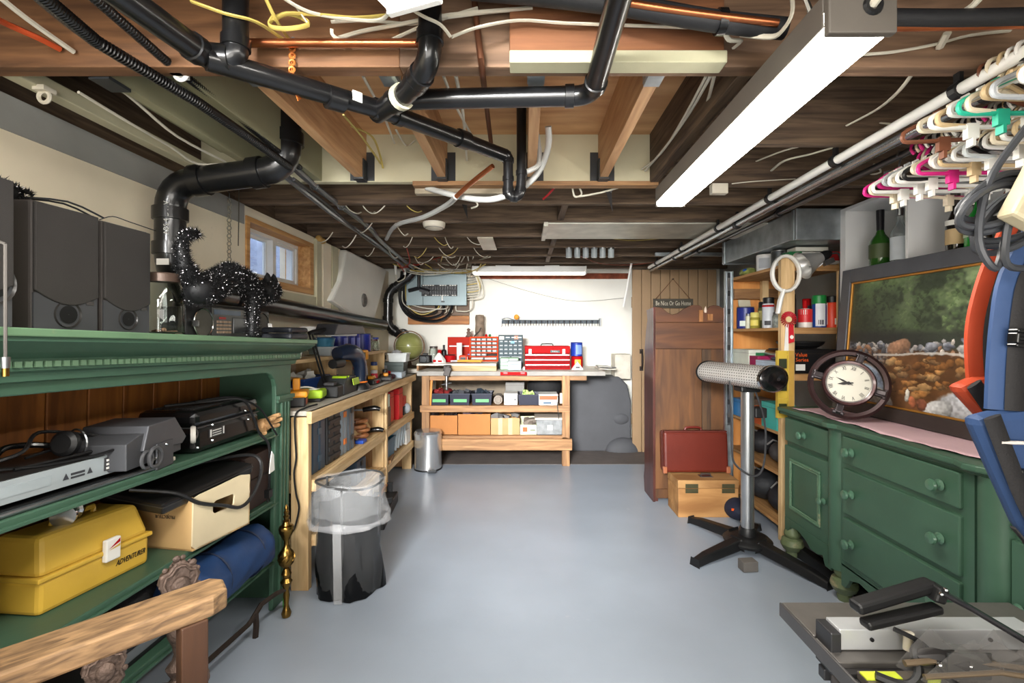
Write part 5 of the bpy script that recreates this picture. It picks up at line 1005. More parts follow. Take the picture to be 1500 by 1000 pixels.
vs_ = T('bench_vise', 'small dark steel vise clamped to the front of the workbench', 'vise', (-.76,4.66,.94)); O('jaw', B().bx(-.035,.035,-.05,.03,.0,.06), mat((70,66,64), .5, .6, var=.3), vs_, bev=.008); O('screw', B().cyl((0,-.05,.01),(0,-.055,-.16), .014, n=10), STEEL, vs_, smooth=True); O('handle', B().cyl((-.05,-.06,-.13),(.05,-.06,-.11), .006, n=8), STEEL, vs_, smooth=True); O('knob', B().ball((0,-.055,-.17), .018, 10, 8), STEEL, vs_, smooth=True); O('jaw_plate', B().box((.01,-.06,.0),(.06,.025,.09),(0,.3,0)), mat((70,66,64), .5, .6), vs_, bev=.005)
for k, (x, z, w_, c) in enumerate(((.84,.965,.14,(160,158,150)),(.86,.94,.18,(196,190,178)),(.9,.955,.1,(90,90,88)))):
    simple('folded_sheet', ('grey','white','dark')[k]+' sheet of the loose sheets at the dark ledge end of the workbench', 'sheet', B().box((x,5.0+.02*k,z+.0),(w_,.2,.012),(0,.05,.1*k)), plast(c), bev=.002)
simple('hanging_saw', 'orange edged wooden slat standing under the workbench by its leg', 'slat', B().box((-.93,4.69,.72),(.022,.012,.33),(0,.06,0)), plast((206,130,50)), bev=.002)
# bins on the upper bench shelf
ZS = .597; GL = plast((96,176,110)); DN = plast((26,30,50), .5)
for k, x in enumerate((-.855,-.645,-.425)):
    o = tray('%s of three navy bins with green labels under the workbench' % ('the one by the leg','middle one','last one')[k], x, 4.83, ZS, .2, .26, .115, DN, lab=(-.06,.07,.03,.06,GL), fill=(mat((130,40,40), .5), mat((70,72,76), .5), mat((40,50,60), .5))[k], group='green labelled bins')
q = T('boot', 'black boot standing at the left end of the upper bench shelf', 'boot', (-.985,4.8,ZS)); O('shaft', B().tube([(0,.03,.02),(0,.03,.1),(0,.035,.19)], [.035,.032,.036], 12), BLACK, q, smooth=True); O('toe', B().ball((0,-.03,.03), .04, 12, 8, (.8,1.5,.8)), BLACK, q, smooth=True)
carton('white printed carton on the upper bench shelf', -.135, 4.82, ZS, .135, .2, .115, PAPER, name='parts_box', lab=[(-.02,.03,.05,.055,BLACK),(.035,.05,.045,.06,BLACK),(-.06,-.055,.01,.08,BLACK)])
carton('grey carton behind the white printed carton', -.1, 5.1, ZS, .2, .2, .2, plast((110,108,104)), name='parts_box')
q = T('cloth_roll', 'rolled pale cloth between the bins and the white carton', 'cloth', (-.265,4.85,ZS)); O('roll', B().cyl((0,-.1,.045),(0,.1,.045), .045, n=18).ring((0,-.1,.045), .025,.008,14,5,'y'), mat((150,140,130), .8), q, smooth=True)
tray('plain dark navy bin beside the white printed carton', .06, 4.83, ZS, .24, .26, .105, DN, fill=mat((176,206,120), .6))
carton('orange and white shoe carton with a shoe picture', .24, 4.8, ZS, .19, .22, .11, PAPER, name='shoe_box', lab=[(-.09,.09,.055,.095,plast((210,84,40))),(-.05,.03,.015,.035,plast((70,96,120)))])
q = T('duffel_bag', 'black duffel bag heaped above the shoe carton', 'bag', (.22,5.1,ZS)); O('bag', B().ball((0,0,.15), .17, 18, 12, (1.1,.9,.85)), mat((24,24,26), .8, bump=.6, bscale=20), q, smooth=True); O('handle', B().tube([(-.1,-.1,.27),(0,-.13,.32),(.1,-.1,.27)], .01, 6, smooth=3), BLACK, q)
simple('price_tag', 'white hang tag at the right end of the upper bench shelf', 'tag', B().bx(.352,.385,4.67,4.674,.62,.72), PAPER)
simple('black_strap', 'black strap dangling below the upper bench shelf', 'strap', B().tube([(.32,4.64,.64),(.33,4.635,.56),(.34,4.64,.47)], .012, 6, flat=.3), BLACK)
# cartons on the lower bench shelf
ZL = .302; CB1 = mat((176,116,62), .75, var=.06); CB2 = mat((190,148,102), .75, var=.06)
carton('low brown carton behind the steel bin under the workbench', -.82, 4.86, ZL, .3, .3, .19, CB1, open_=True, fill=mat((50,40,38), .6))
carton('wide brown carton in the middle of the lower bench shelf', -.50, 4.85, ZL, .32, .3, .205, CB1, open_=True, fill=mat((96,80,90), .6))
carton('taped pale carton on the lower bench shelf', -.19, 4.84, ZL, .285, .28, .165, CB2, open_=True, fill=mat((120,118,116), .5), lab=[(-.07,-.03,.0,.165,mat((206,176,136), .4)),(.03,.07,.0,.165,mat((206,176,136), .4))])
carton('small pale green carton with an orange flower print', .04, 4.80, ZL, .165, .2, .1, mat((206,210,176), .7), open_=True, fill=mat((120,110,100), .6), lab=[(-.055,-.01,.03,.075,plast((220,90,40))),(.02,.07,.04,.05,plast((90,100,80)))])
q = T('clear_tote', 'clear plastic tote with a white lid on the lower bench shelf', 'tote', (.25,4.84,ZL)); O('tub', B().box((0,0,.075),(.25,.3,.15),None,1.06), mat((206,210,212), .15, var=.2, scale=25, trans=.6), q, bev=.008); O('lid', B().bx(-.145,.145,-.17,.17,.15,.175), mat((196,186,172), .4, var=.1), q, bev=.008); O('label', B().bx(-.02,.03,-.162,-.157,.05,.1), PAPER, q)
b = B()
for k in range(30): b.box((random.uniform(-.1,.1),random.uniform(-.12,.1),random.uniform(.02,.1)), (random.uniform(.02,.06),)*3, (random.random(),random.random(),random.random()))
O('contents', b, mat((120,116,112), .6, var=.5), q, kind='stuff')
# steel pedal bin
bn = T('pedal_bin', 'stainless steel pedal bin on the floor beside the workbench', 'bin', (-.935,4.58,0))
SS = mat((206,208,210), .24, .85, var=.05)
O('body', B().lathe([(.128,0),(.132,.012),(.13,.02),(.13,.33),(.001,.33)], 32), SS, bn, smooth=True); O('lid', B().lathe([(.134,.325),(.136,.35),(.12,.372),(.06,.382),(.001,.384)], 32), SS, bn, smooth=True); O('base_ring', B().lathe([(.134,0),(.134,.014),(.001,.015)], 32), BLACK, bn, smooth=True)
O('pedal', B().bx(.03,.11,-.2,-.12,.012,.022), BLACK, bn, bev=.004); O('pedal_plate', B().box((.075,-.19,.03),(.07,.03,.006),(.3,0,0)), CHROME, bn); O('hinge', B().bx(-.05,.05,.12,.14,.32,.36), BLACK, bn)
# ================================================================== bag stand
bg = T('waste_bag', 'clear plastic liner cuffed over a black bag standing on the floor by the pine unit', 'waste bag', (-.895,2.42,0))
def wob(r0, r1, z0, z1, nz, amp, ph, sx=1.0, sy=.9, n=40):
    def f(u, v):
        A = 2*PI*u; r = r0+(r1-r0)*v; k = amp*(math.sin(5*A+ph+4*v)+.6*math.sin(9*A-3*v+ph*2)+.5*math.sin(13*A+6*v))
        return ((r+k)*math.cos(A)*sx, (r+k)*math.sin(A)*sy, z0+(z1-z0)*v+amp*.8*math.sin(4*A+ph)*(1 if v > .9 else 0))
    return B().grid(f, n, nz)
BAGM = mat((7,7,8), .2, var=.0, bump=.8, bscale=8, spec=.3)
O('black_bag', wob(.158,.14,.004,.44,16,.012,.4).add([(.14*math.cos(2*PI*k/24),.126*math.sin(2*PI*k/24),.006) for k in range(24)], [tuple(range(24))]), BAGM, bg, smooth=True)
CLR = mat((236,238,240), .12, var=0, bump=.6, bscale=12, alpha=.1)
O('liner', wob(.156,.17,.008,.40,12,.006,.6), mat((236,238,240), .08, var=0, bump=.6, bscale=10, alpha=.03), bg, smooth=True)
O('cuff', wob(.20,.172,.36,.56,10,.007,1.4), CLR, bg, smooth=True); O('cuff_inner', wob(.17,.166,.40,.565,8,.006,2.0), CLR, bg, smooth=True)
O('cuff_hem', wob(.203,.199,.352,.385,2,.007,1.4), mat((240,240,242), .15, alpha=.2, bump=.3), bg, smooth=True)
O('hoop', B().tube([(.165*math.cos(2*PI*k/28),.15*math.sin(2*PI*k/28),.555+.012*math.sin(4*PI*k/28)) for k in range(28)], .006, 6, closed=True), mat((60,60,60), .4), bg, smooth=True)
O('seam_strip', B().box((-.0,-.166,.2),(.04,.003,.39),(.04,.0,.0)), mat((190,190,190), .3, alpha=.3), bg)
for k in range(3):
    A = .6+2*PI*k/3; O('leg', B().tube([(.15*math.cos(A),.13*math.sin(A),.0),(.16*math.cos(A),.145*math.sin(A),.555)], .006, 6), mat((70,70,70), .4), bg, smooth=True)
# ================================================================== electrical panel and tool rail on the back wall
bd = T('panel_backboard', 'dark and orange wooden boards fixed to the wall behind the electrical panel', 'board', (-1.03,5.5,1.42))
O('board', B().bx(-.33,.385,0,.05,0,.1), wood((150,92,42), (190,126,66), 'x'), bd, bev=.002); O('board', B().bx(-.33,.385,0,.05,.103,.33), wood((84,66,52), (116,94,74), 'x'), bd, bev=.002); O('board', B().bx(-.42,-.2,.01,.05,.2,.62), wood((70,54,42), (100,80,62), 'z'), bd, bev=.002)
pn = T('electrical_panel', 'grey blue electrical breaker panel on the back wall', 'electrical panel', (-1.005,5.5,1.64))
PG = mat((132,148,152), .45, .2, var=.05)
O('cabinet', B().bx(-.34,.34,-.1,0,0,.35), PG, pn, bev=.003); O('cover', B().bx(-.15,.345,-.115,-.1,-.005,.355), PG, pn, bev=.004); O('service_cover', B().bx(-.345,-.155,-.115,-.1,-.005,.355), PG, pn, bev=.004); O('raised_edge', B().bx(.25,.262,-.122,-.115,.08,.27), PG, pn)
O('breaker_well', B().bx(-.17,.24,-.118,-.114,.1,.23), mat((20,20,22), .5), pn)
for r_ in range(2):
    for k in range(14): O('breaker', B().bx(-.16+k*.028,-.136+k*.028,-.127,-.118,.118+r_*.052,.16+r_*.052), mat((36,36,39), .4), pn, bev=.002)
for r_, z in ((0,.108),(1,.222)):
    for k in range(14):
        if random.random() < .8: O('breaker_label', B().bx(-.158+k*.028,-.138+k*.028,-.121,-.118,z-.004,z+.006), PAPER, pn)
O('hanging_tag', B().bx(.06,.075,-.119,-.116,.05,.105), PAPER, pn); O('latch', B().bx(.055,.095,-.121,-.115,.03,.045), BLACK, pn)
for k, dx in enumerate((0,.025,.05)):
    simple('feed_cable', '%s black feed cable looping under the electrical panel' % ('outer','middle','inner')[k], 'cable', B().tube([(-1.4+dx,5.42,2.03),(-1.43+dx,5.42,1.85),(-1.42+dx,5.42,1.65+.02*k),(-1.3+dx*.5,5.42,1.5+.03*k),(-1.05-.06*k,5.41,1.455+.035*k),(-.9-.06*k,5.42,1.5+.03*k),(-.84-.09*k,5.43,1.6),(-.84-.09*k,5.44,1.66)], .017-.003*k, 8, smooth=5), mat((20,20,22), .35))
for k, (x0, x1, zz, c) in enumerate(((-1.36,-1.0,1.53,ROMEXY),(-1.4,-.98,1.56,ROMEX),(-1.33,-.9,1.6,ROMEX))):
    simple('cable', '%s loop of thin cable under the electrical panel' % ('yellow','long white','short white')[k], 'cable', B().tube([(x0,5.4,1.9-.1*k),(x0+.02,5.4,1.65),((x0+x1)/2,5.39,zz),(x1,5.42,1.6),(x1+.01,5.44,1.66)], .006, 6, smooth=5), c)
simple('cable', 'white cable bent in a bracket shape below the panel corner', 'cable', B().tube([(-.79,5.44,1.65),(-.785,5.43,1.58),(-.74,5.43,1.57),(-.65,5.43,1.57),(-.6,5.44,1.62),(-.6,5.46,1.75)], .007, 6, smooth=4), ROMEX)
for k in range(2): simple('cable', '%s small coil of white cable below the panel' % ('left','right')[k], 'cable', B().ring((-.92+.07*k,5.44,1.575), .024,.005,16,5,'y'), ROMEX)
simple('service_mast', 'black tube and lever arm in front of the panel', 'conduit', B().cyl((-1.2,5.36,2.03),(-1.2,5.36,1.82), .018, n=10).tube([(-1.32,5.36,1.8),(-1.2,5.36,1.83),(-1.08,5.35,1.79)], .022, 8).box((-1.13,5.34,1.785),(.12,.02,.03),(0,.3,0)), mat((30,30,33), .3), True)
tr2 = T('tool_rail', 'long steel tool rail of small bits on the white back wall', 'tool rail', (.3,5.55,1.42))
O('rail_bar', B().bx(-.57,.58,-.02,.0,.01,.05), mat((84,94,102), .6, .2), tr2, bev=.003); O('shelf_lip', B().bx(-.57,.58,-.09,-.02,.045,.052), mat((96,106,114), .6, .2), tr2, bev=.002); O('end_bracket', B().bx(-.58,-.565,-.1,0,-.02,.07), STEEL, tr2); O('end_bracket', B().bx(.575,.59,-.1,0,-.02,.07), STEEL, tr2)
for k in range(34):
    O('drill_bit', B().cyl((-.52+k*.0325,-.07,.045),(-.52+k*.0325,-.07,-.015-.012*random.random()), .004+.004*random.random(), .002, 6), (mat((110,112,114), .6, .2), IRON)[k % 2], tr2)
O('hook_tangle', B().tube([(-.56,-.06,.06),(-.5,-.07,.08),(-.44,-.06,.06),(-.4,-.06,.085),(-.36,-.06,.06)], .006, 6, smooth=3), STEEL, tr2)
simple('orange_ball', 'small orange ball resting on the steel tool rail', 'ball', B().ball((-.09,5.44,1.503), .031, 16, 12), mat((226,150,50), .5), True)
# ================================================================== green sideboard on the right
DX, DZ = 1.54, .87
sbd = T('sideboard', 'long green painted sideboard with turned knobs, bun feet and a pink runner on top', 'sideboard', (DX,1.94,0))
def db(name, x0, x1, y0, y1, z0, z1, m=GREEN, par=None, bev=.003): return O(name, B().bx(x0-DX,x1-DX,y0-1.94,y1-1.94,z0,z1), m, par or sbd, bev=bev)
db('carcass', DX+.012,1.86,1.10,2.78,.2,.845)
top = [(-.03,-.87),(-.035,-.45),(-.065,-.40),(-.075,-.36),(-.055,-.31),(-.055,.30),(-.075,.34),(-.075,.38),(-.04,.43),(-.03,.875),(.325,.875),(.325,-.87)]
def flat(poly, z0, z1): n = len(poly); return B().add([(x,y,z0) for x, y in poly]+[(x,y,z1) for x, y in poly], [tuple(range(n-1,-1,-1)), tuple(range(n,2*n))]+[(i,(i+1)%n,(i+1)%n+n,i+n) for i in range(n)])
O('top_board', flat(top, .848, .872), GREEN, sbd, bev=.006)
O('top_moulding', flat([(x*.55 if x < 0 else x, y*.99) for x, y in top], .832, .848), GREEN, sbd, bev=.003)
for y in (-.40,.37): # rounded columns
    O('column', B().tube([(.012,y,.16),(.012,y,.835)], .052, 20), GREEN, sbd, smooth=True)
for y in (-.83,-.40,.37,.82):
    f = O('bun_foot', B().lathe([(.028,0),(.034,.02),(.03,.034),(.05,.05),(.062,.075),(.055,.105),(.034,.115),(.044,.128),(.044,.14),(.036,.16),(.03,.2)], 20, c=(.03,y,0)), mat((98,110,78), .45, var=.25, scale=12, wear=(150,140,110), wearlo=.6), sbd, smooth=True)
for y in (-.82,.8): O('rear_leg', B().bx(.27,.31,y-.02,y+.02,0,.22), GREEN, sbd)
def knob(par, x, y, z, s_=1.0):
    O('knob', B().lathe([(.017,0),(.021,.006),(.013,.012),(.011,.02),(.017,.026),(.022,.034),(.019,.042),(.001,.046)], 18, M=Matrix.Translation((x,y,z)) @ Euler((0,-PI/2,0)).to_matrix().to_4x4() @ Matrix.Scale(s_,4)), mat((70,104,84), .3, var=.15, coat=.3), par, smooth=True)
def drawer(y0, y1, z0, z1, x=-.012, knobs=()):
    d = O('drawer', B().bx(x,.012,y0,y1,z0,z1), GREEN, sbd, bev=.006)
    for y in knobs: knob(d, x-.002, y, (z0+z1)/2)
    return d
drawer(-.31,.29,.695,.822,-.035,(-.24,.22)); drawer(-.31,.29,.46,.672,-.035,(-.24,.22)); drawer(-.31,.29,.235,.44,-.035,(-.24,.22))
O('centre_face', B().bx(-.02,.012,-.35,.32,.2,.835), GREEN, sbd)
ap = [(-.35,.21),(-.35,.10),(-.31,.10),(-.28,.15),(-.2,.17),(-.1,.155),(0,.14),(.1,.155),(.2,.17),(.26,.15),(.29,.10),(.32,.10),(.32,.21)]
O('apron', B().prism([(p[0],p[1]) for p in ap], .02, RZ90 @ Matrix.Translation((0,0,0))), GREEN, sbd, bev=.003)
for s_, (y0, y1) in (('far',(.435,.835)),('near',(-.845,-.455))):
    d = drawer(y0, y1, .68, .815, -.006, ((y0+y1)/2,))
    dr_ = O('door', B().bx(-.006,.012,y0,y1,.235,.655), GREEN, sbd, bev=.004)
    a0, a1, b0, b1 = y0+.06, y1-.06, .30, .59
    O('door_moulding', B().bx(-.016,-.006,a0,a1,b0,b0+.014).bx(-.016,-.006,a0,a1,b1-.014,b1).bx(-.016,-.006,a0,a0+.014,b0+.014,b1-.014).bx(-.016,-.006,a1-.014,a1,b0+.014,b1-.014), mat((84,116,92), .42, var=.2, wear=(150,146,116), wearlo=.6), dr_, bev=.004)
    b = B()
    nb = int((b1-b0-.03)/.0085)
    for k in range(nb):
        z = b0+.019+k*.0085; b.ball((-.012,a0+.019,z), .0042, 6, 4); b.ball((-.012,a1-.019,z), .0042, 6, 4)
    nb = int((a1-a0-.04)/.0085)
    for k in range(nb): b.ball((-.012,a0+.022+k*.0085,b0+.019), .0042, 6, 4); b.ball((-.012,a0+.022+k*.0085,b1-.019), .0042, 6, 4)
    O('beading', b, mat((96,122,98), .42, var=.2), dr_, smooth=True, kind='stuff')
    O('door_panel', B().bx(-.004,.008,a0+.02,a1-.02,b0+.02,b1-.02), GREEN, dr_)
    knob(dr_, -.008, (y0+.03 if s_ == 'far' else y1-.03), .45, .85)
    ap2 = [(y0-.02,.235),(y0-.02,.12),(y0+.03,.12),(y0+.05,.165),(y0+.09,.15),(y0+.15,.15),(y0+.2,.18),(y0+.27,.2),(y0+.34,.19),(y1-.02,.15),(y1,.12),(y1,.235)]
    O('apron', B().prism(ap2, .018, RZ90 @ Matrix.Translation((0,-.012,0))), GREEN, sbd, bev=.003)
# pink runner
rn = T('table_runner', 'crumpled pink cloth runner covering the sideboard top under the clock and painting', 'runner', (0,0,.8725))
def rf(u, v):
    y = 1.15+1.58*u; front = 1.545+.012*math.sin(9*u)+.008*math.sin(31*u); x = front+(1.845-front)*v
    return (x, y, .003+.0025*math.sin(23*u+4*v)*(1-v)+(.004*abs(math.sin(40*u)) if v < .05 else 0))
O('cloth', B().grid(rf, 60, 8), mat((206,172,178), .85, var=.05, bump=.2, bscale=60), rn, smooth=True, solid=.002)
for k in range(7):
    y = 1.35+k*.2+.03*(k % 2); q = rf((y-1.15)/1.58, 0); O('frayed_hem', B().add([(q[0],y-.012,.004),(q[0],y+.012,.004),(q[0]-.028,y+.004,.0015)], [(0,1,2)]), mat((60,66,56), .8), rn)
# ---------------- painting
PW, PH = 1.30, .79
pt = T('framed_painting', 'large framed painting of a rocky river under trees leaning on the white bookcase', 'painting', (1.795,2.72,.878), rot=(0,math.radians(4.5),0))
FR = mat((92,94,100), .35, .4, var=.12); GOLD = mat((196,140,66), .4, .6, var=.15)
def fbar(name, y0, y1, z0, z1, x0, x1, m): O(name, B().bx(x0,x1,y0,y1,z0,z1), m, pt, bev=.004)
fbar('frame_side', -.07,0,0,PH,-.02,.02,FR); fbar('frame_side', -PW,-PW+.07,0,PH,-.02,.02,FR); fbar('frame_side', -PW+.07,-.07,PH-.075,PH,-.02,.02,FR); fbar('frame_side', -PW+.07,-.07,0,.065,-.02,.02,mat((66,58,56), .4, .2))
for q in ((-.08,-.07,.065,PH-.075),(-PW+.07,-PW+.08,.065,PH-.075),(-PW+.08,-.08,PH-.085,PH-.075),(-PW+.08,-.08,.065,.075)): fbar('gold_slip', q[0],q[1],q[2],q[3],-.012,.0,GOLD)
import numpy as np
def paint(NU, NV):
    rs = np.random.RandomState(3)
    U, V = np.meshgrid((np.arange(NU)+.5)/NU, (np.arange(NV)+.5)/NV)    # u: far end to near end, v: bottom to top
    def noise(s, seed):
        r = np.random.RandomState(seed); g = r.rand(s*2+4, int(s*1.7)+4).T; g = r.rand(s*2+4, s*3+4); x = U*s*1.6; y = V*s
        xi, yi = x.astype(int), y.astype(int); fx, fy = x-xi, y-yi; fx = fx*fx*(3-2*fx); fy = fy*fy*(3-2*fy)
        return (g[yi,xi]*(1-fx)+g[yi,xi+1]*fx)*(1-fy)+(g[yi+1,xi]*(1-fx)+g[yi+1,xi+1]*fx)*fy
    fb = lambda sd: .45*noise(6,sd)+.27*noise(13,sd+1)+.18*noise(27,sd+2)+.10*noise(56,sd+3)
    n1, n2, fine = fb(10), fb(40), noise(70, 90)
    Uw, Vw = U+.03*(fb(60)-.5)+.006*(fine-.5), V+.03*(fb(66)-.5)+.008*(noise(60,95)-.5)
    C = np.zeros((NV, NU, 3)); C[:] = np.array((58,68,52)); C *= (.65+.8*n1)[...,None]
    def mix(m, col, k=1.0): C[:] = C*(1-k*m[...,None])+np.array(col, float)*k*m[...,None]
    mix(np.clip((n1-.44)*6, 0, 1), (92,112,74), .8); mix(np.clip((n2-.46)*6, 0, 1)*np.clip(.15+U*1.4, 0, 1)*np.clip((V-.5)*4, 0, 1), (146,166,120), .8)
    def stone(cu, cv, a, b_, col, ang=0.0, k=1.0, sh=1.0):
        R = max(a, b_)*1.25+.03; i0, i1 = max(0, int((cu-R/1.5)*NU)), min(NU, int((cu+R/1.5)*NU)+1); j0, j1 = max(0, int((cv-R)*NV)), min(NV, int((cv+R)*NV)+1)
        if i1 <= i0 or j1 <= j0: return
        w = (slice(j0, j1), slice(i0, i1)); du, dv = (Uw[w]-cu)*1.65, Vw[w]-cv; ca, sa = math.cos(ang), math.sin(ang); x = (du*ca+dv*sa)/a; y = (-du*sa+dv*ca)/b_
        r = np.sqrt(x*x+y*y); m = np.clip((1-r)*9, 0, 1)*k
        s_ = (1+sh*(.34*np.clip(y-.25*x, -1, 1)-.22*r**4)+.5*(n2[w]-.5)+.3*(fine[w]-.5)); C[w] = C[w]*(1-m[...,None])+np.clip(np.array(col)*s_[...,None], 0, 248)*m[...,None]
    for q in range(900):                                             # leaf dabs
        u, v = rs.rand(), rs.uniform(.46, 1); lt = n2[min(NV-1,int(v*NV)), min(NU-1,int(u*NU))]
        stone(u, v, rs.uniform(.008,.028), rs.uniform(.005,.013), [(54,66,46),(84,104,66),(112,134,88),(150,168,124)][min(3, int(max(0, (lt-.3)*9*(.4+.8*u))))], rs.uniform(-1,1), .6, .3)
    mix(np.clip((.60+.05*(n1-.5)-V)/.05, 0, 1)*np.clip(1.1-.5*U, 0, 1), (40,40,42), .82)
    mix(np.clip((.5-U)*2.4, 0, 1)*np.clip((.98-V)*4, 0, 1)*np.clip((n1-.36)*5, 0, 1), (42,46,42), .6)
    wt = np.clip((.46-Vw)*30, 0, 1); Cw = np.array((96,64,38))*(.55+.95*n2)[...,None]; C[:] = C*(1-wt[...,None])+Cw*wt[...,None]
    for q in range(150):
        v = rs.uniform(.10,.385); stone(rs.uniform(.0,1), v, rs.uniform(.022,.06)*(1.25-v), rs.uniform(.012,.03), [(156,108,60),(132,88,48),(172,126,76),(104,70,40),(120,92,64),(184,146,98)][q % 6], rs.uniform(-.15,.15), .85)
    bl = np.clip((.52-.5*U-Vw)*30, 0, 1)*np.clip((Vw-.36+.3*U)*30, 0, 1)*np.clip((.26-U)*20, 0, 1); mix(bl*np.clip((fine-.3)*2, 0, 1), (126,136,154), .8); mix(bl*np.clip((.5-fine)*3, 0, 1), (40,46,64), .9)
    for q in range(120):
        u = rs.uniform(.02,1); stone(u, .435+.09*u*rs.rand()+rs.uniform(-.03,.035), rs.uniform(.012,.045), rs.uniform(.012,.032), [(140,142,150),(166,162,160),(112,116,128),(182,174,166),(150,112,86),(90,92,100)][q % 6], rs.uniform(-.5,.5))
    stone(.30,.455,.11,.07,(164,124,98),.35); stone(.95,.51,.15,.09,(146,150,160),.25); stone(.80,.46,.09,.055,(176,172,166)); stone(.70,.44,.05,.045,(176,128,98)); stone(.60,.46,.05,.03,(186,184,182)); stone(.46,.47,.05,.03,(150,154,164))
    mix(np.clip(.012-abs(Vw-.405+.015*np.sin(9*U)), 0, .006)/.006*(U > .16)*(U < .86), (212,208,202), .85); mix(np.clip(.02-abs(Vw-.33), 0, .015)/.015*(U > .62)*np.clip((n1-.4)*8, 0, 1), (76,84,94), .8)
    stone(.12,.10,.24,.21,(150,164,182),-.55); stone(.21,.015,.16,.11,(172,170,166),-.4); stone(.70,.03,.36,.15,(166,168,172),-.1); stone(.86,.02,.2,.13,(150,152,158),.2); stone(.50,.01,.14,.08,(176,178,178),.5); stone(.62,.155,.08,.03,(150,156,164)); stone(.74,.165,.06,.025,(170,172,174))
    stone(.365,.10,.022,.05,(206,202,192)); stone(.395,.06,.03,.045,(166,98,68),.3); stone(.44,.05,.045,.045,(126,78,58),-.3); stone(.80,.215,.1,.025,(112,136,118),.1)
    return np.clip(C, 4, 250)
NU, NV = 300, 185
Cc = paint(NU, NV)
y0, y1, z0, z1 = -.08, -PW+.08, .075, PH-.085
b = B()
for j in range(NV+1):
    for i in range(NU+1): b.v.append((.001, y0+(y1-y0)*i/NU, z0+(z1-z0)*j/NV))
b.f = [(j*(NU+1)+i, (j+1)*(NU+1)+i, (j+1)*(NU+1)+i+1, j*(NU+1)+i+1) for j in range(NV) for i in range(NU)]; b.mi = [0]*len(b.f)
pm = bpy.data.materials.new('painted_canvas'); pm.use_nodes = True
ca_ = pm.node_tree.nodes.new('ShaderNodeVertexColor'); ca_.layer_name = 'paint'; pm.node_tree.links.new(ca_.outputs[0], pm.node_tree.nodes['Principled BSDF'].inputs['Base Color']); pm.node_tree.nodes['Principled BSDF'].inputs['Roughness'].default_value = .45
cv = O('canvas', b, pm, pt); at = cv.data.color_attributes.new('paint', 'FLOAT_COLOR', 'CORNER')
L_ = np.where(Cc/255 <= .04045, Cc/255/12.92, ((Cc/255+.055)/1.055)**2.4).reshape(-1,3)
arr = np.ones((len(L_), 4, 4)); arr[:,:,:3] = L_[:,None,:]; at.data.foreach_set('color', arr.ravel().astype(np.float32))
O('backing', B().bx(.004,.012,-PW+.02,-.02,.02,PH-.02), CARD, pt)
# ---------------- white bookcase with bottles
WM = mat((214,215,216), .4, var=.02)
bk = T('bookcase', 'white bookcase with bottles on its top shelf behind the painting', 'bookcase', (1.872,2.0,0))
def kb(name, x0, x1, y0, y1, z0, z1): O(name, B().bx(x0-1.872,x1-1.872,y0-2,y1-2,z0,z1), WM, bk, bev=.001)
kb('side_panel', 1.872,2.27,2.745,2.792,0,2.038); kb('side_panel', 1.872,2.27,1.1,1.118,0,2.038); kb('divider', 1.874,2.26,2.30,2.318,1.66,2.02); kb('top_panel', 1.872,2.27,1.118,2.745,2.02,2.038)
kb('shelf', 1.872,2.26,1.118,2.745,1.638,1.66); kb('shelf', 1.88,2.26,1.118,2.745,.9,.92); kb('shelf', 1.88,2.26,1.118,2.745,.06,.08); kb('back_panel', 2.262,2.27,1.118,2.745,.02,2.02)
def bottle(label, x, y, z, r, h, neck, glass, cap, labs=(), sh=.55):
    t = T('bottle', label, 'bottle', (x,y,z), PI+.5)
    O('glass', B().lathe([(r*.9,0),(r,.008),(r,h*sh),(r*.92,h*(sh+.06)),(neck*1.5,h*(sh+.17)),(neck,h*(sh+.24)),(neck,h*.95),(neck*1.15,h*.955),(neck*1.15,h*.985),(neck*.8,h)], 20), glass, t, smooth=True)
    if cap: O('capsule', B().lathe([(neck*1.12,h*cap[1]),(neck*1.2,h*.96),(neck*1.22,h*1.005),(.001,h*1.01)], 16), cap[0], t, smooth=True)
    for z0, z1, m in labs:
        vs = []
        for i in range(11): A = -1.3+2.6*i/10; vs += [((r+.0012)*math.cos(A),(r+.0012)*math.sin(A),z0*h),((r+.0012)*math.cos(A),(r+.0012)*math.sin(A),z1*h)]
        O('label', B().add(vs, [(2*i,2*i+2,2*i+3,2*i+1) for i in range(10)]), m, t, smooth=True)
    return t
GG = mat((40,84,28), .06, var=.1, coat=.6); DKG = mat((26,22,18), .08, coat=.6); EMER = mat((30,140,50), .06, var=.08, coat=.6); CLG = mat((206,214,216), .05, var=.05, trans=.75)
AMB = mat((120,66,22), .08, coat=.5); FOIL = mat((34,34,38), .4, .4); LAB = PAPER; LABT = mat((196,170,128), .6)
ZK = 1.66
bottle('tall green sparkling wine bottle in black foil, first on the bookcase', 1.965,2.60,ZK,.052,.325,.016,GG,(FOIL,.66),[(.18,.42,mat((70,84,50), .5))],.42)
bottle('clear square shouldered bottle with a blue white label beside the sparkling wine', 1.97,2.47,ZK,.042,.30,.014,CLG,(STEEL,.88),[(.1,.5,mat((206,214,222), .5))])
bottle('clear flask with a steel cap behind the sparkling wine', 2.06,2.58,ZK,.04,.31,.014,CLG,(STEEL,.85),[(.3,.5,LAB)])
bottle('dark bottle with a pink foil neck beside the bookcase divider', 2.0,2.375,ZK,.036,.30,.014,CLG,(mat((186,120,116), .4, .5),.7),())
bottle('dark brown bottle with a cream label, first past the divider', 1.955,2.135,ZK,.036,.29,.015,DKG,(mat((40,32,26), .4),.78),[(.16,.4,LABT),(.46,.54,LAB)],.45)
bottle('dark bottle with a white label standing behind the first past the divider', 2.02,2.10,ZK,.036,.27,.015,DKG,(FOIL,.8),[(.16,.42,LAB)],.45)
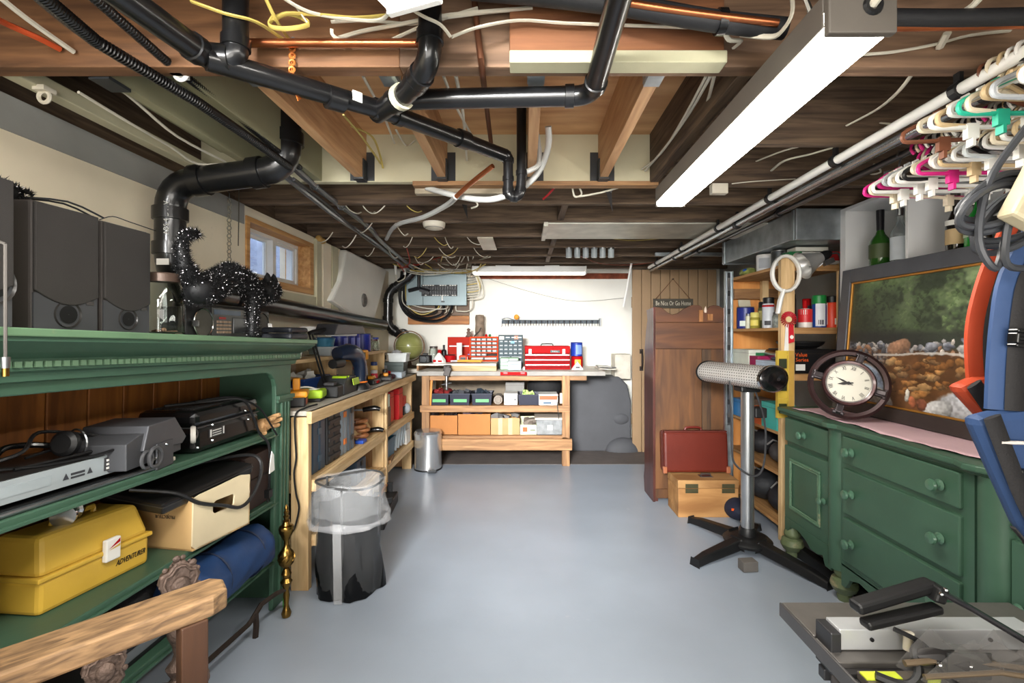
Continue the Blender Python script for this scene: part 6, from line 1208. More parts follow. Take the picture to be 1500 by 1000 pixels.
bottle('emerald green round bottle with a red neck', 1.965,2.035,ZK,.05,.305,.016,EMER,(mat((170,40,48), .4),.84),[(.2,.4,mat((190,210,180), .5))],.4)
bottle('dark bottle with a round white seal near the emerald one', 1.93,1.985,ZK,.036,.22,.015,DKG,(FOIL,.8),[(.3,.5,LAB)],.5)
bottle('amber spirit bottle with a cork cap', 1.97,1.90,ZK,.038,.32,.013,AMB,(mat((80,50,30), .5),.86),[(.1,.44,LABT)])
bottle('tan labelled spirit bottle with a pink cap', 1.98,1.81,ZK,.042,.31,.015,AMB,(mat((200,60,110), .4),.9),[(.1,.5,mat((212,180,140), .6))])
bottle('green bottle with a cream neck label standing last before the backpacks', 2.0,1.72,ZK,.04,.3,.014,GG,(LABT,.8),[(.1,.4,LAB)])
# ---------------- porthole clock
ck0 = T('porthole_clock', 'round porthole clock with roman numerals leaning on the sideboard', 'clock', (1.60,2.33,1.055), rot=(math.radians(-12),0,math.radians(-30))); ck = ck0; ck.rotation_euler = (Euler((math.radians(-12),0,math.radians(-30))).to_matrix() @ Euler((0,math.radians(17),0)).to_matrix()).to_euler()
MH = mat((50,32,32), .35, .5, var=.25, scale=14, wear=(96,90,88), wearlo=.66)
RY = Euler((PI/2,0,0)).to_matrix().to_4x4()       # lathe axis -> -y (towards the viewer)
O('outer_ring', B().lathe([(.165,-.022),(.172,-.01),(.172,.014),(.160,.02),(.145,.016),(.143,-.014),(.152,-.022),(.165,-.022)], 48, M=RY, close=False), MH, ck, smooth=True)
O('inner_case', B().lathe([(.098,-.035),(.108,-.02),(.11,.03),(.112,.05),(.106,.06),(.096,.058),(.092,.044)], 40, M=RY, close=False), mat((64,36,36), .3, .4, var=.2, coat=.3), ck, smooth=True)
O('back_plate', B().lathe([(.001,-.034),(.1,-.034)][::-1], 32, M=RY, close=False), MH, ck)
O('dial', B().lathe([(.094,.040),(.001,.041)], 40, M=RY, close=False), mat((206,202,188), .5, var=.03), ck); O('silver_bezel', B().ring((0,-.05,0), .094,.004,40,8,'y'), mat((150,146,144), .3, .8), ck, smooth=True)
INK = mat((30,28,28), .6)
for k, s_ in enumerate(('XII','I','II','III','IIII','V','VI','VII','VIII','IX','X','XI')):
    A = -2*PI*k/12; me = text_mesh(s_, .027)
    for v in me.vertices: v.co.x *= .62
    me.materials.clear(); me.materials.append(INK)
    o = O('numeral', me, None, ck); o.matrix_local = Matrix.Translation((-.074*math.sin(A), -.0425, .074*math.cos(A))) @ Matrix.Rotation(-A, 4, 'Y') @ Euler(RF).to_matrix().to_4x4()
for a, L_, w_ in ((math.radians(282),.06,.0045),(math.radians(247),.046,.007)):
    nm = 'minute_hand' if L_ > .055 else 'hour_hand'
    o = O(nm, B().add([(-w_*.3,0,-.02),(w_*.3,0,-.02),(w_,0,L_*.45),(0,0,L_),(-w_,0,L_*.45)], [(0,1,2,3,4)]), INK, ck, solid=.001); o.location = (0,-.044,0); o.rotation_euler = (0, a, 0)
O('hand_hub', B().cyl((0,-.041,0),(0,-.047,0), .008, n=14), INK, ck)
for A in (0.1, PI/2, PI, -PI/2):
    o = O('dog_bolt', B().bx(-.016,.016,-.03,.015,.105,.15).box((0,-.035,.13),(.022,.02,.05),(.4,0,0)).cyl((-.024,-.02,.15),(.024,-.02,.15), .009, n=10), mat((76,70,72), .4, .6, var=.3), ck, bev=.003); o.rotation_euler = (0, A, 0)
# ================================================================== patio heater
ht = T('patio_heater', 'electric patio heater with a perforated silver head on a pole and four black feet', 'heater', (1.355,2.86,0))
ALU = mat((178,180,182), .32, .9, var=.06)
O('pole', B().cyl((0,0,.07),(0,0,1.0), .038, n=20), ALU, ht, smooth=True); O('pole_groove', B().bx(-.006,.006,-.041,-.036,.12,.98), mat((110,112,114), .4, .8), ht)
O('base_disc', B().lathe([(.135,.045),(.14,.06),(.12,.078),(.06,.088),(.001,.09)], 32), BLACK, ht, smooth=True); O('pole_collar', B().lathe([(.052,.085),(.05,.12),(.042,.135)], 20), BLACK, ht, smooth=True)
for k, (fx, fy) in enumerate(((-.40,-.22),(-.2,.40),(.21,-.46),(.19,.28))):
    d = Vector((fx,fy,0)); n_ = d.normalized(); s_ = Vector((-n_.y,n_.x,0))
    a0, a1 = n_*.1, d
    vs = []
    for p, w_, z0, z1 in ((a0,.045,.03,.085),(a1*.75+a0*.25,.034,.012,.06),(a1,.028,.0,.04)):
        vs += [p-s_*w_+Vector((0,0,z0)), p+s_*w_+Vector((0,0,z0)), p+s_*w_*.75+Vector((0,0,z1)), p-s_*w_*.75+Vector((0,0,z1))]
    fs = [(0,1,2,3)]+[(4*i+a, 4*i+(a+1) % 4, 4*i+4+(a+1) % 4, 4*i+4+a) for i in range(2) for a in range(4)]+[(11,10,9,8)]
    O('leg', B().add(vs, fs), BLACK, ht, bev=.008)
h0, h1 = Vector((-.15,.22,1.06)), Vector((.03,-.24,1.055)); ax = (h1-h0).normalized(); LH = (h1-h0).length
MHd = Matrix.Translation(h0) @ ax.to_track_quat('Z','Y').to_matrix().to_4x4()
SQ = MHd @ Matrix.Diagonal((1.2,.82,1,1))
O('head_shell', B().lathe([(.078,0),(.082,.01),(.082,LH-.01),(.08,LH)], 32, M=SQ, close=False), mat((206,202,196), .38, .45, var=.08), ht, smooth=True)
hb = B()
for i in range(26):
    for k in range(14):
        A = PI*(.02+.96*k/13)+PI*.0; z = .025+i*(LH-.05)/25+(.004 if k % 2 else 0)
        for sg in (A, -A+.12):
            p = SQ @ Vector((.0832*math.cos(sg), .0832*math.sin(sg), z)); nn = (SQ.to_3x3() @ Vector((math.cos(sg), math.sin(sg), 0))).normalized()
            u_ = ax*.0036; w_ = nn.cross(ax)*.0026; hb.add([p-u_-w_, p+u_-w_, p+u_+w_, p-u_+w_], [(0,1,2,3)])
O('perforations', hb, mat((52,46,42), .6), ht, kind='stuff')
O('end_cap', B().lathe([(.088,LH-.012),(.09,LH),(.08,LH+.015),(.05,LH+.03),(.001,LH+.034)], 32, M=SQ, close=False), BLACKG, ht, smooth=True); O('end_trim', B().lathe([(.0845,LH-.016),(.093,LH-.01),(.093,LH+.004),(.0845,LH+.006)], 32, M=SQ, close=False), CHROME, ht, smooth=True)
O('end_cap', B().lathe([(.001,-.03),(.06,-.024),(.088,0),(.086,.012)], 32, M=SQ, close=False), BLACK, ht, smooth=True); O('end_badge', B().lathe([(.001,LH+.036),(.012,LH+.035)][::-1], 16, M=SQ, close=False), STEEL, ht)
O('neck_mount', B().bx(-.06,.06,-.05,.06,.955,.99), BLACK, ht, bev=.01); O('switch_box', B().bx(.03,.1,-.04,.04,.8,.86), BLACK, ht, bev=.006)
O('cord', B().tube([(-.08,.02,1.12),(-.13,-.05,1.05),(-.125,-.06,.8),(-.12,-.06,.6),(-.09,-.05,.52),(-.0,-.06,.46),(.06,-.06,.5),(.085,-.05,.65),(.08,-.04,.8),(.03,-.03,.97)], .006, 6, smooth=5), mat((50,50,52), .5), ht, smooth=True)
simple('wood_offcut', 'small dark block of wood on the floor beside the heater base', 'block', B().box((1.235,2.60,.03),(.085,.06,.055),(0,0,.1)), mat((96,92,88), .7, var=.3), bev=.003)
# ================================================================== upright cabinet, cases
MAH = wood((58,30,26), (98,56,48), 'z', .3, 2.5, 8, .05); BACKW = wood((60,35,17), (106,68,34), 'z', .65, 2, 6)
cb = T('upright_cabinet', 'old upright cabinet with a scrolled crest turned with its raw wooden back to the room', 'cabinet', (1.02,3.66,0))
side = [(0,.0),(.26,.0),(.285,.12),(.26,.2),(.27,.9),(.255,1.2),(.21,1.34),(.17,1.42),(.2,1.5),(.06,1.51),(0,1.515)]
O('side_panel', B().prism([(p[0],p[1]) for p in side], .02, Matrix.Translation((.0,0,0)) @ RZ90), MAH, cb, bev=.003)
O('side_panel', B().prism([(p[0],p[1]) for p in side], .02, Matrix.Translation((.55,0,0)) @ RZ90), MAH, cb, bev=.003)
crest = [(.0,1.395),(.0,1.515),(.05,1.51),(.09,1.475),(.13,1.455),(.17,1.465),(.22,1.50),(.28,1.53),(.335,1.53),(.36,1.515),(.365,1.49),(.38,1.47),(.395,1.47),(.405,1.5),(.42,1.52),(.45,1.53),(.49,1.525),(.53,1.5),(.53,1.395)]
O('crest_board', B().prism(crest, .02, Matrix.Translation((0,0,0))), wood((62,33,15), (98,56,28), 'x', .6, 2, 6), cb, bev=.003)
O('crest_block', B().bx(.335,.365,-.012,0,1.40,1.49).bx(.4,.44,-.012,0,1.41,1.46), wood((112,72,36), (156,104,58), 'z'), cb); O('finial_gap', B().lathe([(.008,0),(.012,.02),(.006,.04),(.001,.05)], 10, c=(.387,-.004,1.47)), mat((214,190,170), .5), cb, smooth=True)
O('top_rail', B().bx(0,.53,.002,.02,1.19,1.393), wood((66,36,16), (104,62,30), 'x', .6, 2, 6), cb, bev=.002)
O('back_board', B().bx(.0,.36,.006,.02,.1,1.188), BACKW, cb, bev=.002); O('dark_batten', B().bx(.362,.43,.0,.02,.1,1.188), wood((58,40,26), (92,66,42), 'z'), cb, bev=.002); O('back_board', B().bx(.432,.53,.006,.02,.1,1.188), BACKW, cb, bev=.002)
O('bottom_rail', B().bx(0,.53,.0,.02,.03,.1), BACKW, cb); O('cabinet_front', B().bx(.0,.53,.24,.26,.1,1.4), MAH, cb); O('shelf', B().bx(.0,.53,.02,.24,.1,.12), MAH, cb)
for x in (.01,.51): O('foot', B().box((x,.13,.015),(.03,.22,.03)), MAH, cb)
bxw = T('wooden_chest', 'worn pale wooden chest with two iron hinges on the floor before the cabinet', 'chest', (1.31,3.47,0))
O('box', B().bx(-.215,.215,-.12,.12,0,.205), wood((140,96,52), (184,138,84), 'x', .65, 2, 6), bxw, bev=.004); O('lid', B().bx(-.218,.218,-.123,.123,.208,.265), wood((150,106,60), (192,148,94), 'x', .65, 2, 6), bxw, bev=.004)
for x in (-.12,.14): O('hinge', B().bx(x-.045,x+.045,-.127,-.122,.175,.205).bx(x-.045,x+.045,-.127,-.122,.21,.24), mat((78,74,52), .5, .5, var=.3), bxw)
O('handle', B().tube([(-.02,-.02,.266),(-.015,-.02,.282),(.05,-.02,.282),(.055,-.02,.266)], .006, 6), STEEL, bxw); O('latch_plate', B().bx(-.03,.06,-.05,.01,.265,.269), STEEL, bxw)
lc = T('leather_case', 'red brown leather suitcase standing on the wooden chest', 'suitcase', (1.285,3.57,.268), rot=(math.radians(-4),0,0))
LEA = mat((92,30,18), .4, var=.12, scale=5, bump=.1, bscale=60, coat=.15)
O('shell', B().box((0,0,.15),(.48,.13,.30)), LEA, lc, bev=.018); O('lid_edge', B().box((0,-.03,.302),(.47,.06,.012)), mat((86,30,20), .5), lc, bev=.004); O('seam', B().bx(-.243,.243,-.01,-.004,.004,.302), mat((70,22,14), .5), lc)
O('handle', B().tube([(-.06,0,.3),(-.05,0,.325),(.05,0,.325),(.06,0,.3)], .009, 8, smooth=3), mat((96,30,22), .45), lc, smooth=True)
for x in (-.2,.2): O('corner_guard', B().box((x*1.18,-.055,.02),(.03,.03,.05)), mat((150,90,60), .4), lc, bev=.004)
# ================================================================== wooden shelving beyond the sideboard
rk = T('shelving_unit', 'raw pine shelving unit between the cabinet and the bookcase', 'shelf unit', (1.86,3.35,0))
def rb(name, x0, x1, y0, y1, z0, z1, m): O(name, B().bx(x0-1.86,x1-1.86,y0-3.35,y1-3.35,z0,z1), m, rk, bev=.002)
rb('post', 1.615,1.70,2.96,2.998,0,1.79,PINE_Z); rb('post', 1.985,2.05,2.96,2.998,0,1.75,PINE_Z); rb('post', 1.605,1.645,3.72,3.76,0,1.75,PINE_Z); rb('post', 2.06,2.1,3.72,3.76,0,1.75,PINE_Z)
for z in (1.742,1.345,1.05,.68,.42,.10):
    rb('shelf_board', 1.622,2.1,3.0,3.76,z-.02,z,wood((150,108,64), (194,150,98), 'y')); rb('shelf_edge', 1.70,1.985,2.966,2.99,z-.04,z,wood((150,108,64), (194,150,98), 'x'))
ORP = wood((206,134,66), (232,166,96), 'z', .55, 2, 6)
rb('end_panel', 1.65,2.06,3.762,3.775,.02,1.742,ORP); rb('end_brace', 1.65,2.06,3.70,3.72,1.58,1.66,OLD_X); rb('inner_post', 1.85,1.9,3.66,3.70,1.36,1.72,PINE_Z)
sr = T('slotted_rail', 'galvanised slotted drawer rail standing upright beside the shelving', 'rail', (1.585,3.66,0))
O('channel', B().bx(-.03,.03,0,.008,0,1.79).bx(-.03,-.025,-.02,0,0,1.79).bx(.025,.03,-.02,0,0,1.79), GALV, sr); O('slide', B().bx(-.012,.012,-.012,-.002,.6,1.77), STEEL, sr)
for k in range(9): O('slot', B().bx(-.01,.01,-.014,-.012,.62+k*.14,.66+k*.14), mat((40,40,42), .6), sr)
ZC = 1.345
LBW = PAPER
def rz_(k): return -2.2
can('square blue can at the far end of the can shelf', 1.70,3.62,ZC,.062,.165,plast((34,44,120)),STEEL,'solvent_can',lab=[(-.5,.4,.02,.06,plast((210,220,210)))],rz=-2.2)
simple('card', 'cream card leaning behind the square blue can', 'card', B().box((1.72,3.68,1.535),(.1,.006,.075),(-.2,.0,.15)), mat((196,190,166), .7))
can('pale glass jar on the can shelf beside the blue can', 1.665,3.50,ZC,.02,.1,mat((206,204,180), .3),STEEL,'small_jar','jar',caph=.01)
can('olive glass bottle on the can shelf', 1.665,3.40,ZC,.034,.085,mat((150,140,60), .2, coat=.4),mat((206,196,110), .4),'small_bottle','bottle',caph=.03,lab=[(-.8,.8,.02,.06,mat((206,190,90), .5))],rz=-2.2)
can('olive spray can with a black cap on the can shelf', 1.76,3.47,ZC,.035,.165,mat((92,96,56), .4),BLACK,'spray_can',caph=.03,lab=[(-.9,.9,.06,.13,mat((196,186,120), .5))],rz=-2.2)
can('white spray can with a red band and black cap on the can shelf', 1.68,3.24,ZC,.04,.18,mat((196,200,206), .35),BLACK,'spray_can',caph=.03,lab=[(-1.2,1.2,.145,.158,RED),(-.5,.5,.02,.05,mat((60,60,64), .6))],rz=-2.2)
can('clear bottle with a pink label beside the pine post', 1.74,3.13,ZC,.03,.2,mat((206,208,206), .2, trans=.4),PAPER,'small_bottle','bottle',caph=.02,lab=[(-.8,.8,.04,.12,mat((206,120,120), .5))],rz=-2.2)
can('jar of buttons and screws beside the pine post', 1.665,3.09,ZC,.034,.09,mat((150,156,150), .25, var=.4, scale=60, trans=.3),STEEL,'small_jar','jar',caph=.012)
can('slim black tube just past the pine post', 1.755,3.08,ZC,.02,.21,BLACK,BLACK,'tube','tube',caph=.01)
can('white and red squeeze bottle with a red spout', 1.83,3.07,ZC,.042,.125,mat((226,218,212), .35),RED,'squeeze_bottle','bottle',caph=.05,capr=.014,lab=[(-1.3,1.3,.035,.12,plast((206,40,44))),(-.8,.3,.085,.115,PAPER)],rz=-2.1)
can('small can with a red cap behind the squeeze bottle', 1.93,3.22,ZC,.03,.165,plast((60,60,70)),RED,'spray_can',caph=.035)
can('blue and white spray can with a green cap', 1.915,3.06,ZC,.042,.165,plast((30,70,150)),plast((24,130,60)),'spray_can',caph=.045,capr=.042,lab=[(-.5,.9,.01,.155,mat((216,220,226), .4)),(-.1,.6,.02,.05,mat((80,80,90), .6))],rz=-2.1)
cr = can('orange red spray can with a black cap', 1.955+.045,3.05+.01,ZC,.04,.175,plast((220,66,34)),BLACK,'spray_can',caph=.03,lab=[(-1.1,-.7,.02,.16,PAPER),(.3,.8,.02,.06,PAPER)],rz=-2.1)
# top shelf of the unit
can('white paint pail on the top shelf under the duct', 1.70,3.32,1.743,.06,.115,mat((226,226,226), .4),PAPER,'paint_pail','pail',lab=[(-.6,.6,.02,.09,mat((176,180,186), .5))],rz=-2.2)
can('plain steel can beside the white paint pail', 1.70,3.15,1.743,.045,.115,STEEL,STEEL,'paint_can')
q = T('long_carton', 'long white and green carton lying on top of the pine post end', 'box', (1.80,3.06,1.745)); O('carton', B().bx(-.1,.24,-.04,.04,.0,.085), PAPER, q, bev=.002); O('green_end', B().bx(-.102,-.02,-.042,.042,.018,.087), plast((40,120,70)), q); O('red_end', B().bx(.14,.242,-.042,.042,.03,.087), plast((200,50,50)), q)
txt('POISON IVY', .02, PAPER, q, (-.06,-.043,.055), RF, sx=.6) if False else None
simple('flat_carton', 'flat pale carton lying on the long carton', 'box', B().bx(1.74,1.95,3.02,3.12,1.835,1.862), mat((206,206,196), .7), bev=.002)
q = T('plastic_bag', 'yellow and blue printed plastic bag at the far end of the top shelf', 'bag', (1.70,3.58,1.743)); O('film', B().ball((0,0,.03), .07, 14, 8, (.8,1.3,.5)), mat((150,160,90), .3, var=.5, scale=14, bump=.8, bscale=30), q, smooth=True); O('label', B().ball((-.03,-.03,.04), .03, 10, 6, (.8,1,.5)), plast((50,90,170)), q, smooth=True)
cl2 = T('clamp_lamp', 'aluminium clamp lamp with a cone reflector on top of the pine post', 'clamp lamp', (1.80,2.90,1.765), rot=(0,math.radians(-24),0))
O('reflector', B().lathe([(.088,-.10),(.082,-.095),(.045,-.01),(.03,.03),(.026,.03),(.04,-.012),(.076,-.094)], 28, M=Euler((0,PI/2,0)).to_matrix().to_4x4(), close=False), mat((214,214,212), .3, .55, var=.1), cl2, smooth=True)
O('socket', B().lathe([(.028,.025),(.03,.06),(.022,.085),(.008,.1),(.001,.1)], 16, M=Euler((0,PI/2,0)).to_matrix().to_4x4()), BLACK, cl2, smooth=True); O('spring_clamp', B().bx(.03,.09,-.015,.015,-.06,-.03).tube([(.06,0,-.03),(.0,.02,-.05),(-.04,.04,-.03)], .005, 6), STEEL, cl2)
O('bulb', B().ball((-.02,0,0), .03, 14, 10), mat((230,230,226), .3), cl2, smooth=True)
simple('hanging_cable', 'black cable hanging from the clamp lamp past the shelves', 'cable', B().tube([(1.895,2.90,1.80),(1.93,2.88,1.78),(1.915,2.86,1.6),(1.91,2.86,1.4),(1.895,2.86,1.15),(1.9,2.9,1.08)], .006, 6, smooth=4), BLACK)
wr = T('white_paddle', 'white plastic loop with a handle hanging on the pine post', 'loop handle', (1.612,2.93,1.63)); O('loop', B().tube([(.085*math.sin(2*PI*k/20)+.015,0,.05+.11*math.cos(2*PI*k/20)) for k in range(20)], .019, 8, closed=True, flat=.6), WHITEP, wr, smooth=True); O('handle', B().tube([(.0,-.005,-.05),(-.025,-.008,-.12),(-.04,-.008,-.2)], [.016,.022,.02], 8, flat=.6), WHITEP, wr, smooth=True)
rb_ = T('prize_ribbon', 'red pleated prize rosette with ribbon tails pinned to the pine post', 'ribbon', (1.65,2.945,1.395)); b = B()
for k in range(20):
    A = 2*PI*k/20; A2 = A+.2; b.add([(.018*math.cos(A),-.004,.018*math.sin(A)),(.05*math.cos(A),-.012,.05*math.sin(A)),(.05*math.cos(A2),-.002,.05*math.sin(A2)),(.018*math.cos(A2),-.002,.018*math.sin(A2))], [(0,1,2,3)])
O('pleats', b, mat((176,26,40), .5), rb_, solid=.002); O('centre', B().lathe([(.001,.012),(.018,.01),(.02,0)][::-1], 16, M=RY), mat((220,200,150), .5), rb_, smooth=True); O('tail', B().prism([(.0,-.15),(.035,-.14),(.03,-.03),(.0,-.03)], .003, Matrix.Translation((0,-.006,0))), mat((196,30,44), .5), rb_); O('white_tail', B().prism([(-.03,-.26),(.0,-.27),(.005,-.03),(-.015,-.03)], .003, Matrix.Translation((0,-.002,0))), PAPER, rb_); O('seal', B().lathe([(.001,.003),(.012,.002)][::-1], 14, M=Matrix.Translation((.017,-.008,-.11)) @ RY, close=False), PAPER, rb_)
lv_ = T('spirit_level', 'yellow spirit level hanging upright on the pine post', 'level', (1.612,2.945,.78)); YL = plast((206,176,70))
O('beam', B().bx(-.035,-.028,-.012,.012,0,.42).bx(.028,.035,-.012,.012,0,.42).bx(-.028,.028,-.004,.004,0,.42), YL, lv_); O('ruler_strip', B().bx(.038,.07,-.008,.008,0,.42), mat((190,150,70), .5), lv_)
for z in (.06,.2,.34): O('vial', B().bx(-.022,.022,-.014,-.004,z-.03,z+.03), mat((54,60,40), .2), lv_); O('cross_web', B().bx(-.028,.028,-.012,.012,z+.05,z+.062), YL, lv_)
# third shelf
ZD = 1.05
q = T('parts_tube', 'black tube with a white end lying on the shelf behind the heater head', 'tube', (1.68,3.18,ZD+.115)); O('tube', B().cyl((0,-.1,0),(.06,.16,0), .036, n=18), BLACKG, q, smooth=True); O('end_disc', B().cyl((-.001,-.106,0),(0,-.1,0), .038, n=18), PAPER, q)
carton('white and green carton on the shelf behind the heater head', 1.70,3.55,ZD,.14,.26,.14,mat((206,210,196), .6),lab=[(-.02,.06,.05,.12,plast((40,110,66)))],name='parts_box')
carton('magenta carton on the shelf behind the heater head', 1.68,3.33,ZD,.12,.12,.1,plast((150,30,80)),name='parts_box')
carton('pale blue carton under the black tube', 1.68,3.16,ZD,.13,.26,.076,mat((176,190,206), .5),name='parts_box')
q = T('frying_pan', 'black round pan with a rolled rim on the shelf past the pine post', 'pan', (1.86,3.18,ZD+.16)); O('pan', B().lathe([(.1,0),(.14,.03),(.145,.045),(.138,.045),(.13,.02),(.001,.01)], 28), BLACK, q, smooth=True)
q = carton('black carton with orange letters on the shelf past the pine post', 1.86,3.16,ZD,.3,.28,.155,mat((22,22,24), .4),name='parts_box',lab=[(-.12,-.06,.02,.06,PAPER)])
txt('Value', .035, plast((230,96,34)), q, (-.085,-.142,.12), RF); txt('Series', .035, plast((230,96,34)), q, (-.08,-.142,.088), RF)
# fourth shelf and below
carton('blue and white carton with a white handle on the lower shelf', 1.69,3.62,.68,.12,.16,.13,plast((60,130,190)),lab=[(-.05,.05,.01,.07,PAPER)],name='parts_box')
carton('orange and teal print carton on the lower shelf', 1.68,3.12,.68,.12,.2,.17,plast((60,170,160)),lab=[(-.05,.0,.02,.09,plast((226,110,40))),(.01,.05,.02,.06,PAPER)],name='parts_box')
carton('orange carton beside the teal one on the lower shelf', 1.68,3.28,.68,.12,.12,.12,plast((206,96,40)),name='parts_box')
carton('brown carton in the middle of the lower shelf', 1.70,3.44,.68,.14,.16,.16,mat((92,74,62), .7),name='parts_box')
for k, (y, z, c, s_) in enumerate(((3.15,.10,(28,30,36),.13),(3.45,.10,(34,36,40),.14),(3.2,.42,(60,58,58),.1),(3.5,.42,(30,30,34),.11))):
    q = T('stuffed_bag', ('dark bag on the lowest shelf by the near post','charcoal bag at the far end of the lowest shelf','grey crumpled bag on the second lowest shelf','black bag at the far end of the second lowest shelf')[k], 'bag', (1.78,y,z)); O('bag', B().ball((0,0,s_*.8), s_, 16, 10, (1.1,1,.8)), mat(c, .6, var=.3, bump=.8, bscale=16), q, smooth=True); O('tie', B().tube([(-.05,0,s_*1.5),(-.1,-.02,s_*1.7),(-.12,.02,s_*1.3)], .006, 6), mat((120,118,116), .5), q)
q = T('duffel_bag', 'navy bag on the floor between the heater and the shelving', 'bag', (1.5,3.36,0)); O('bag', B().ball((0,0,.07), .1, 16, 10, (.8,1.5,.75)), mat((26,32,52), .7, bump=.5, bscale=20), q, smooth=True); O('orange_tab', B().box((-.05,-.1,.09),(.03,.01,.015)), plast((230,90,30)), q)
simple('floor_beam', 'long black bar lying on the floor under the sideboard', 'bar', B().box((1.64,2.5,.035),(.06,.6,.06),(0,0,.12)), BLACK, bev=.006)
# ================================================================== clothes hangers on the rails
def hanger_mesh(w_=.40, drop=.115, r=.006, bar=True, notch=True):
    b = B(); h = w_/2
    b.tube([(-.012,0,-.012),(-.024,0,.004),(-.019,0,.024),(0,0,.031),(.018,0,.022),(.02,0,.004),(.004,0,-.022),(0,0,-.05)], r*.8, 6, smooth=2)
    p = [(0,0,-.05),(-h*.55,0,-.05-drop*.42),(-h*.93,0,-.05-drop*.72),(-h,0,-.05-drop*.86),(-h*.98,0,-.05-drop*.98),(-h*.9,0,-.05-drop)]
    q = [(-x,y,z) for x, y, z in p]
    b.tube(p, r, 6, smooth=2); b.tube(q, r, 6, smooth=2)
    if bar: b.tube([p[-1],(0,0,-.05-drop),q[-1]], r, 6)
    if notch:
        for s_ in (-1,1): b.tube([(s_*h*.62,0,-.05-drop*.5),(s_*h*.62,0,-.05-drop*.36),(s_*h*.55,0,-.05-drop*.30)], r*.8, 5)
    b.ball((0,0,-.052), r*1.6, 8, 6)
    return b
HC = {'white':WHITEP,'ivory':mat((226,214,188),.4,var=.04),'beige':mat((206,180,138),.4,var=.05),'brown':mat((110,66,46),.4),'pink':mat((214,40,130),.4),'teal':mat((40,170,140),.4),'black':BLACK,'grey':mat((176,180,184),.3),'clear':mat((214,222,224),.15,var=.05,coat=.3)}
_hm = {}
def hanger(label, col, x, y, z, rz, var=0, group='plastic hangers on the rails'):
    key = (col, var)
    w_ = (.40,.42,.37)[var]; d_ = (.115,.12,.10)[var]
    t = T('clothes_hanger', label, 'hanger', (x,y,z), rz, group)
    if key not in _hm:
        b = hanger_mesh(w_, d_, (.0065,.006,.0075)[var]); _hm[key] = b.mesh('hanger', HC[col], True)
    o = bpy.data.objects.new('hanger_frame', _hm[key]); COL.objects.link(o); o.parent = t
    if var == 1:
        kc = 'clip'+col
        if kc not in _hm: _hm[kc] = B().bx(-.014,.014,-.008,.008,-.03,.008).bx(-.004,.004,-.01,.01,-.03,-.05).mesh('clip', HC[col])
        for s_ in (-.11,.11):
            c = bpy.data.objects.new('clip', _hm[kc]); COL.objects.link(c); c.parent = t; c.location = (s_,0,-.05-d_)
    return t
seqC = ['pink','ivory','pink','white','white','grey','ivory','white','white','black','white','ivory','white','pink','white','white','beige','white','clear','white','ivory','black','white','beige','white','ivory','white','beige']
n_ = {}
for k, c in enumerate(seqC):
    y = 1.70-k*.0205; n_[c] = n_.get(c, 0)+1
    hanger('%s %s hanger from the far end of the dark rail' % (ordw(n_[c]), c), c, 1.418+.004*random.uniform(-1,1), y, 1.963, random.uniform(-.16,.16), k % 3, 'hangers on the dark rail')
seqA = ['brown','ivory','beige','white','white','ivory','teal','beige','white','grey','beige','ivory','white','white']
n_ = {}
for k, c in enumerate(seqA):
    y = 1.27-k*.024; n_[c] = n_.get(c, 0)+1
    hanger('%s %s hanger from the far end of the white pipe rail' % (ordw(n_[c]), c), c, 1.252, y, 2.0, random.uniform(-.2,.2), (k+1) % 3, 'hangers on the white pipe rail')
tg = T('trouser_hanger', 'black trouser hanger bar with a grey loop by the shiny rail', 'hanger', (1.40,1.76,1.963), .5); O('bar', B().bx(-.09,.09,-.012,.012,-.10,-.065), mat((40,40,44), .4), tg, bev=.004); O('hook', B().tube([(-.016,0,0),(0,0,.022),(.018,0,.004),(0,0,-.03),(0,0,-.07)], .003, 6, smooth=3), STEEL, tg)
# ================================================================== packs, power bar and cords hanging from the white pipe rail
OR = mat((166,60,28), .6, var=.06, bump=.15, bscale=40); BL = mat((44,68,108), .6, var=.08, bump=.2, bscale=30); WEB = mat((26,24,25), .7, bump=.2, bscale=200)
def pack(label, col, Y, pad, edge, strap, sw, pipe_z, buckle):
    t = T('backpack', label, 'backpack', (0,Y,0))
    O('body', B().prism(pad, .05, Matrix.Translation((0,0,0))), col, t, bev=.02)
    O('edge_webbing', B().tube([(x,-.008,z) for x, z in edge], .02, 8, smooth=3, flat=.35, up=(0,1,0)), WEB, t, smooth=True)
    O('strap', B().tube([(x,.03,z) for x, z in strap], sw, 10, smooth=4, flat=.3, up=(0,1,0)), col, t, smooth=True)
    O('strap_webbing', B().tube([(x+.004,.014,z) for x, z in strap], sw*.5, 8, smooth=4, flat=.32, up=(0,1,0)), WEB, t, smooth=True)
    O('piping', B().tube([(pipe_z[0],-.012,pipe_z[2]),(pipe_z[1],-.014,pipe_z[3])], .004, 6), mat((214,206,200), .5), t)
    for x, z, a in buckle:
        bk_ = O('buckle', B().bx(-.034,.034,-.012,.012,.012,.02).bx(-.034,.034,-.012,.012,-.02,-.012).bx(-.034,-.026,-.012,.012,-.012,.012).bx(.026,.034,-.012,.012,-.012,.012).bx(-.026,.026,-.006,.006,-.004,.004), BLACKG, t, bev=.003); bk_.location = (x,-.005,z); bk_.rotation_euler = (0,a,0)
    O('hanging_loop', B().tube([(strap[0][0],.03,strap[0][1]),(1.27,.03,1.80),(1.262,.02,2.03),(1.24,.0,2.03),(1.238,.02,1.98)], .012, 6, flat=.3), WEB, t)
    return t
